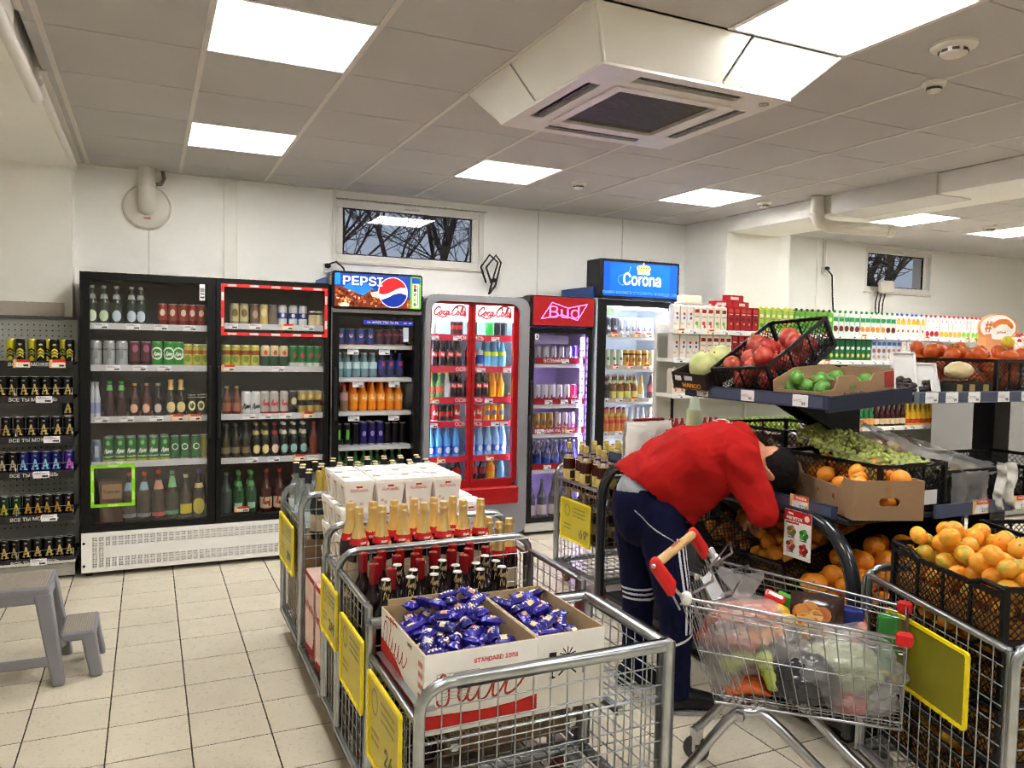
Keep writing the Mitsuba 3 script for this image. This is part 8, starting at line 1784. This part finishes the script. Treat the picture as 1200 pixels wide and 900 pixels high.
def hand(wr, to, palm_n, curl=.6, side=1):
    """palm, four fingers of unequal length and a thumb from the palm's side"""
    d = to/np.linalg.norm(to); n = palm_n-d*(palm_n@d); n /= np.linalg.norm(n); s = np.cross(d, n)*side; P = []
    for q in (-.028, -.010, .010, .026): P += chain([(wr, .023), (wr+d*.085+s*q, .0125)])
    for q, L_, r in ((.030, .072, .0088), (.010, .080, .0092), (-.011, .074, .0088), (-.030, .058, .0078)):
        a = wr+d*.083+s*q; c1 = d*math.cos(.4*curl)-n*math.sin(.4*curl); c2 = d*math.cos(1.2*curl)-n*math.sin(1.2*curl); c3 = d*math.cos(2.0*curl)-n*math.sin(2.0*curl)
        b1 = a+c1*L_*.45; b2 = b1+c2*L_*.32; b3 = b2+c3*L_*.25; P += chain([(a, r), (b1, r*.97), (b2, r*.92), (b3, r*.8)], 14)
    a = wr+d*.028+s*.026; t1 = d*.55+s*.75-n*.35; t1 /= np.linalg.norm(t1); t2 = d*.8+s*.35-n*.5; t2 /= np.linalg.norm(t2); P += chain([(wr+d*.02, .018), (a, .0145), (a+t1*.036, .0105), (a+t1*.036+t2*.028, .0085)], 14)
    return P
P = chain([(J['pelvis'], .122), (J['waist'], .100), (J['chest'], .100), (J['upper'], .080), (J['neck'], .058), (J['head']*.6+J['neck']*.4, .055)])
for s in 'rl':
    P += chain([(J[s+'hip'], .085), (J[s+'knee'], .056), (J[s+'ank'], .040)]); P += chain([(J[s+'heel'], .035), (J[s+'toe'], .028)])
    P += chain([(J['upper'], .070), (J[s+'sh'], .055), (J[s+'elb'], .043), (J[s+'wr'], .030)])
P += hand(J['rwr'], np.array([.5, .6, -.45]), np.array([-.2, .5, .8]), .7, -1) + hand(J['lwr'], np.array([-.5, -.55, -.35]), np.array([0, 0, 1.0]), .8, 1)
body = organic(P, .013, 8)
# head: built upright, then hung forward; +z crown, -y face
def head_mesh():
    S_ = lambda p, r, sc=(1, 1, 1): m3.Manifold.sphere(1.0, 40).scale([r*sc[0], r*sc[1], r*sc[2]]).translate(p)
    Q = [S_((0, .012, .02), .098, (.80, .98, 1.0)), m3.Manifold.batch_hull([S_((0, -.03, .0), .066, (.95, .9, 1)), S_((0, -.058, -.088), .026), S_((.035, -.02, -.07), .024), S_((-.035, -.02, -.07), .024)]),
         m3.Manifold.batch_hull([S_((0, -.088, .018), .009), S_((0, -.112, -.022), .012), S_((.012, -.094, -.028), .009), S_((-.012, -.094, -.028), .009)]), m3.Manifold.batch_hull([S_((-.02, -.086, -.052), .006), S_((.02, -.086, -.052), .006), S_((0, -.094, -.050), .007)]),
         m3.Manifold.batch_hull([S_((-.04, -.075, .03), .012), S_((.04, -.075, .03), .012)])]
    for s in (-1, 1): Q += [m3.Manifold.batch_hull([S_((s*.080, .012, .012), .012), S_((s*.088, .026, .022), .016, (.45, 1, 1.3)), S_((s*.084, .020, -.018), .010, (.5, 1, 1))])]
    eyes = [S_((s*.031, -.084, .012), .010) for s in (-1, 1)]
    return organic(Q, .007, 4), [trimesh.Trimesh(*(lambda me: (me.vert_properties[:, :3], me.tri_verts))(q.to_mesh())) for q in eyes], Q
hm, eyes, Q = head_mesh()
cz_ = np.array([.46, -.16, -.87]); cz_ /= np.linalg.norm(cz_); fy = np.array([-.42, .86, -.30]); fy -= cz_*(fy@cz_); fy /= np.linalg.norm(fy)
MHd = np.eye(4); MHd[:3, 1], MHd[:3, 2] = -fy, cz_; MHd[:3, 0] = np.cross(-fy, cz_); MHd[:3, 3] = J['head']
hv = np.array(hm.vertices)@MHd[:3, :3].T+MHd[:3, 3]
bv, bf = np.array(body.vertices), np.array(body.faces)
b = B(); b.v, b.f, b.c = [np.vstack([bv, hv])], [np.vstack([bf, np.array(hm.faces)+len(bv)])], [np.tile(srgb(SKIN), (len(bv)+len(hv), 1))]; b.n = len(bv)+len(hv)
part(man, 'body', b, 'skin'); scene['skin'] = prin(roughness=.5, specular=.35)
for e_ in eyes:
    vv = np.array(e_.vertices)@MHd[:3, :3].T+MHd[:3, 3]; part(man, 'eye', B().raw(vv, e_.faces, (60, 50, 46)), 'gloss', label='dark eye')
# hair: cap over crown and back of the head
S_ = m3.Manifold.sphere(1.0, 48); cap = S_.scale([.088, .106, .108]).translate((0, .014, .024)); cut = m3.Manifold.cube([.4, .2, .4], True).translate((0, -.145, -.02)).rotate((18, 0, 0)); cut2 = m3.Manifold.cube([.4, .4, .2], True).translate((0, 0, -.155))
earcut = m3.Manifold.cube([.5, .05, .075], True).translate((0, .006, -.02)); hair = (cap-cut-cut2-earcut).refine_to_length(.006).to_mesh(); ht = trimesh.Trimesh(hair.vert_properties[:, :3], hair.tri_verts, process=True); trimesh.smoothing.filter_taubin(ht, .5, .53, iterations=4)
hvv = np.array(ht.vertices); hvv += np.array(ht.vertex_normals)*(.010*(meshkit.fbm(hvv*np.array([110, 60, 60]), 3)-.45))[:, None]
part(man, 'hair', B().raw(hvv@MHd[:3, :3].T+MHd[:3, 3], ht.faces, (22, 19, 19)), 'cloth', label='short black hair')
# clothing
def wrinkle(t, amp, fr, seed, axis=None):
    v = np.array(t.vertices); n = np.array(t.vertex_normals); q = v*fr+seed; t.vertices = v+n*(amp*(meshkit.fbm(q, 4)-.5)*2)[:, None]; return t
back = lambda p, d: J[p]+np.array(d, float)
def hullset(*sp): return m3.Manifold.batch_hull([m3.Manifold.sphere(r, 28).translate(tuple(map(float, p))) for p, r in sp])
LOW = [((2.005, 2.80, .975), .105), ((2.005, 2.945, .985), .105), ((2.13, 2.76, .875), .085), ((2.14, 2.88, .865), .085)]
MIDS = [((2.16, 2.71, 1.10), .125), ((2.18, 2.87, 1.10), .125), ((2.20, 2.70, 1.00), .11), ((2.22, 2.86, 1.0), .11)]
TOP = [((2.295, 2.62, 1.135), .105), ((2.33, 2.82, 1.135), .105), ((2.31, 2.72, 1.15), .118), ((2.31, 2.70, 1.06), .10)]
hp = [hullset(*LOW, *MIDS), hullset(*MIDS, *TOP), hullset(*TOP, ((2.385, 2.67, 1.155), .075))]
for s in 'rl': hp += [hullset((J[s+'sh'], .088), ((J[s+'sh']*.5+J['upper']*.5), .11), (J[s+'sh']*.55+J[s+'elb']*.45, .076)), hullset((J[s+'sh']*.55+J[s+'elb']*.45, .076), (J[s+'elb'], .066))]+chain([(J[s+'elb'], .066), (J[s+'elb']*.35+J[s+'wr']*.65, .050)], 28)
hood = organic(hp, .012, 26)
hem = np.array([2.035, 2.813, .915]); hn = np.array([.554, -.2, .808])
hv_ = np.array(hood.vertices); keep = ((hv_-hem)@hn > -.0)[np.array(hood.faces)].all(1); hood.update_faces(keep); hood.remove_unreferenced_vertices()
wrinkle(hood, .013, 9, 3)
hv_ = np.array(hood.vertices); ax_ = np.array([.78, -.32, .25]); u_ = hv_@np.array([.35, -.55, .75]); hood.vertices = hv_+np.array(hood.vertex_normals)*(.0065*np.sin(u_*42+7*meshkit.noise(hv_*6))*np.clip(1.35-(hv_[:, 0]-2.0)*3.2, .25, 1))[:, None]
smooth_part(man, 'hoodie', hood, (160, 24, 22), 'cloth', 'red hooded top')
hp = chain([(back('neck', (-.07, .05, .05)), .040), (back('neck', (-.02, .02, .065)), .050), (back('neck', (-.05, -.06, .045)), .040)], 24); hd_ = wrinkle(organic(hp, .012, 6), .006, 12, 5); smooth_part(man, 'hood', hd_, (156, 23, 21), 'cloth', 'red hood lying on the neck')
tp = chain([(J['pelvis']+(.005, 0, .015), .142), (J['waist']+(-.02, 0, -.02), .118)], 32); ts = wrinkle(organic(tp, .014, 6), .008, 16, 8); smooth_part(man, 'undershirt', ts, (150, 154, 160), 'cloth', 'grey shirt hem showing at the waist')
tp = chain([(J['pelvis']-(.005, 0, .0), .147), (J['pelvis']-(0, 0, .06), .15)], 32)
for s in 'rl': tp += chain([(J[s+'hip'], .108), (J[s+'knee'], .078), (J[s+'ank']+(0, 0, .05), .058), (J[s+'ank']+(0, 0, .0), .056)], 28)
tr_ = organic(tp, .013, 8)
tv = np.array(tr_.vertices); wp = J['pelvis']+np.array([-.03, 0, .075]); kp = ((tv-wp)@np.array([-.2, .05, .97]) < .0)[np.array(tr_.faces)].all(1); tr_.update_faces(kp); tr_.remove_unreferenced_vertices(); wrinkle(tr_, .008, 10, 12)
smooth_part(man, 'trousers', tr_, (13, 16, 46), 'cloth', 'navy sports trousers')
from scipy.spatial import cKDTree
def drape(t, pts, off):
    """pulls points onto the garment's surface"""
    tv, tn = np.array(t.vertices), np.array(t.vertex_normals); kd = cKDTree(tv); p = np.array(pts, float); _, i = kd.query(p, k=6)
    c, n = tv[i].mean(1), tn[i].mean(1); n /= np.linalg.norm(n, axis=1, keepdims=True); return p-n*((p-c)*n).sum(1, keepdims=True)+n*off
def ribbon(t, path, w, wd, col, name, off=.003):
    p = np.array(path, float); a = drape(t, p-np.array(wd)*w/2, off); c = drape(t, p+np.array(wd)*w/2, off); n = len(p)
    v = np.vstack([a, c]); part(man, name, B().raw(v, [(i, i+1, n+i+1, n+i) for i in range(n-1)], col), 'cloth', label='white stripe')
for q in (-.026, 0, .026):
    ribbon(tr_, [(J['rhip']*(1-t)+J['rknee']*t)+np.array([q+.03, -.105+.02*t, 0]) for t in np.linspace(.25, 1, 14)]+[(J['rknee']*(1-t)+J['rank']*t)+np.array([q+.03, -.08, 0]) for t in np.linspace(.08, .32, 6)], .013, (1, 0, 0), (214, 214, 222), 'stripe')
for leg, zz in (('r', .345),): ribbon(tr_, [J['rknee']*.62+J['rank']*.38+np.array([.085*math.cos(a), .085*math.sin(a), .03*math.cos(a)]) for a in np.linspace(-2.8, .5, 20)], .012, (0, 0, 1), (214, 214, 222), 'stripe')
for zz in (.0, .024, .048): ribbon(tr_, [J['lknee']+np.array([.085*math.cos(a), .085*math.sin(a), -.03+zz]) for a in np.linspace(-3.3, .2, 20)], .011, (0, 0, 1), (206, 206, 216), 'stripe')
ribbon(tr_, [J['pelvis']*(1-t)+(J['rknee']*.5+J['rhip']*.5)*t+np.array([-.13+.22*t, -.10-.04*t, -.02]) for t in np.linspace(0, 1, 16)], .004, (0, 0, 1), (190, 190, 200), 'piping', .004)
# lettering on the back
Mt = frame(J['chest']+np.array([.06, -.06, .19]), np.array([.46, -.88, .02]), np.array([.72, .35, .30])); e = B(); text(e, 'жить', .036, (236, 214, 210), Mt, depth=.0005); fr_ = rrect(-.07, -.018, .07, .055, .02); e.prism(fr_.difference(fr_.buffer(-.005)), .0005, (236, 214, 210), Mt)
VV, FF, CC = e.arr(); VV = drape(hood, VV, .004); part(man, 'lettering', B().raw(VV, FF, (232, 206, 202)), 'cloth', label='white lettering on the back')
for s in 'rl':
    sp = chain([(J[s+'heel'], .044), (J[s+'toe']*.45+J[s+'heel']*.55+(0, 0, .018), .046), (J[s+'toe'], .038)], 24)+chain([(J[s+'heel']+(.01, 0, .02), .045), (J[s+'ank']+(.0, 0, .01), .050)], 24)
    sh = organic(sp, .010, 6); vv = np.array(sh.vertices); vv[:, 2] = np.maximum(vv[:, 2], .006); sh.vertices = vv; ks = smooth_part(man, 'shoe', sh, (22, 22, 26), 'plastic', 'black sports shoe')
    d_ = (J[s+'toe']-J[s+'heel']); d_[2] = 0; d_ /= np.linalg.norm(d_); c_ = (J[s+'toe']+J[s+'heel'])/2; so = ellipse(0, 0, .135, .048, 28); part(ks, 'sole', B().prism(so, .016, (150, 150, 152) if s == 'r' else (206, 206, 206), frame((c_[0], c_[1], .001), d_, (-d_[1], d_[0], 0))), 'plastic', label='pale sole')
# ---- black stand behind the worker's legs, papers on it
thing('paper_note', 'white paper lying on the stand behind the worker', 'note', None, B().box((2.47, 3.42, .497), (2.62, 3.62, .499), (216, 220, 230)), 'card')
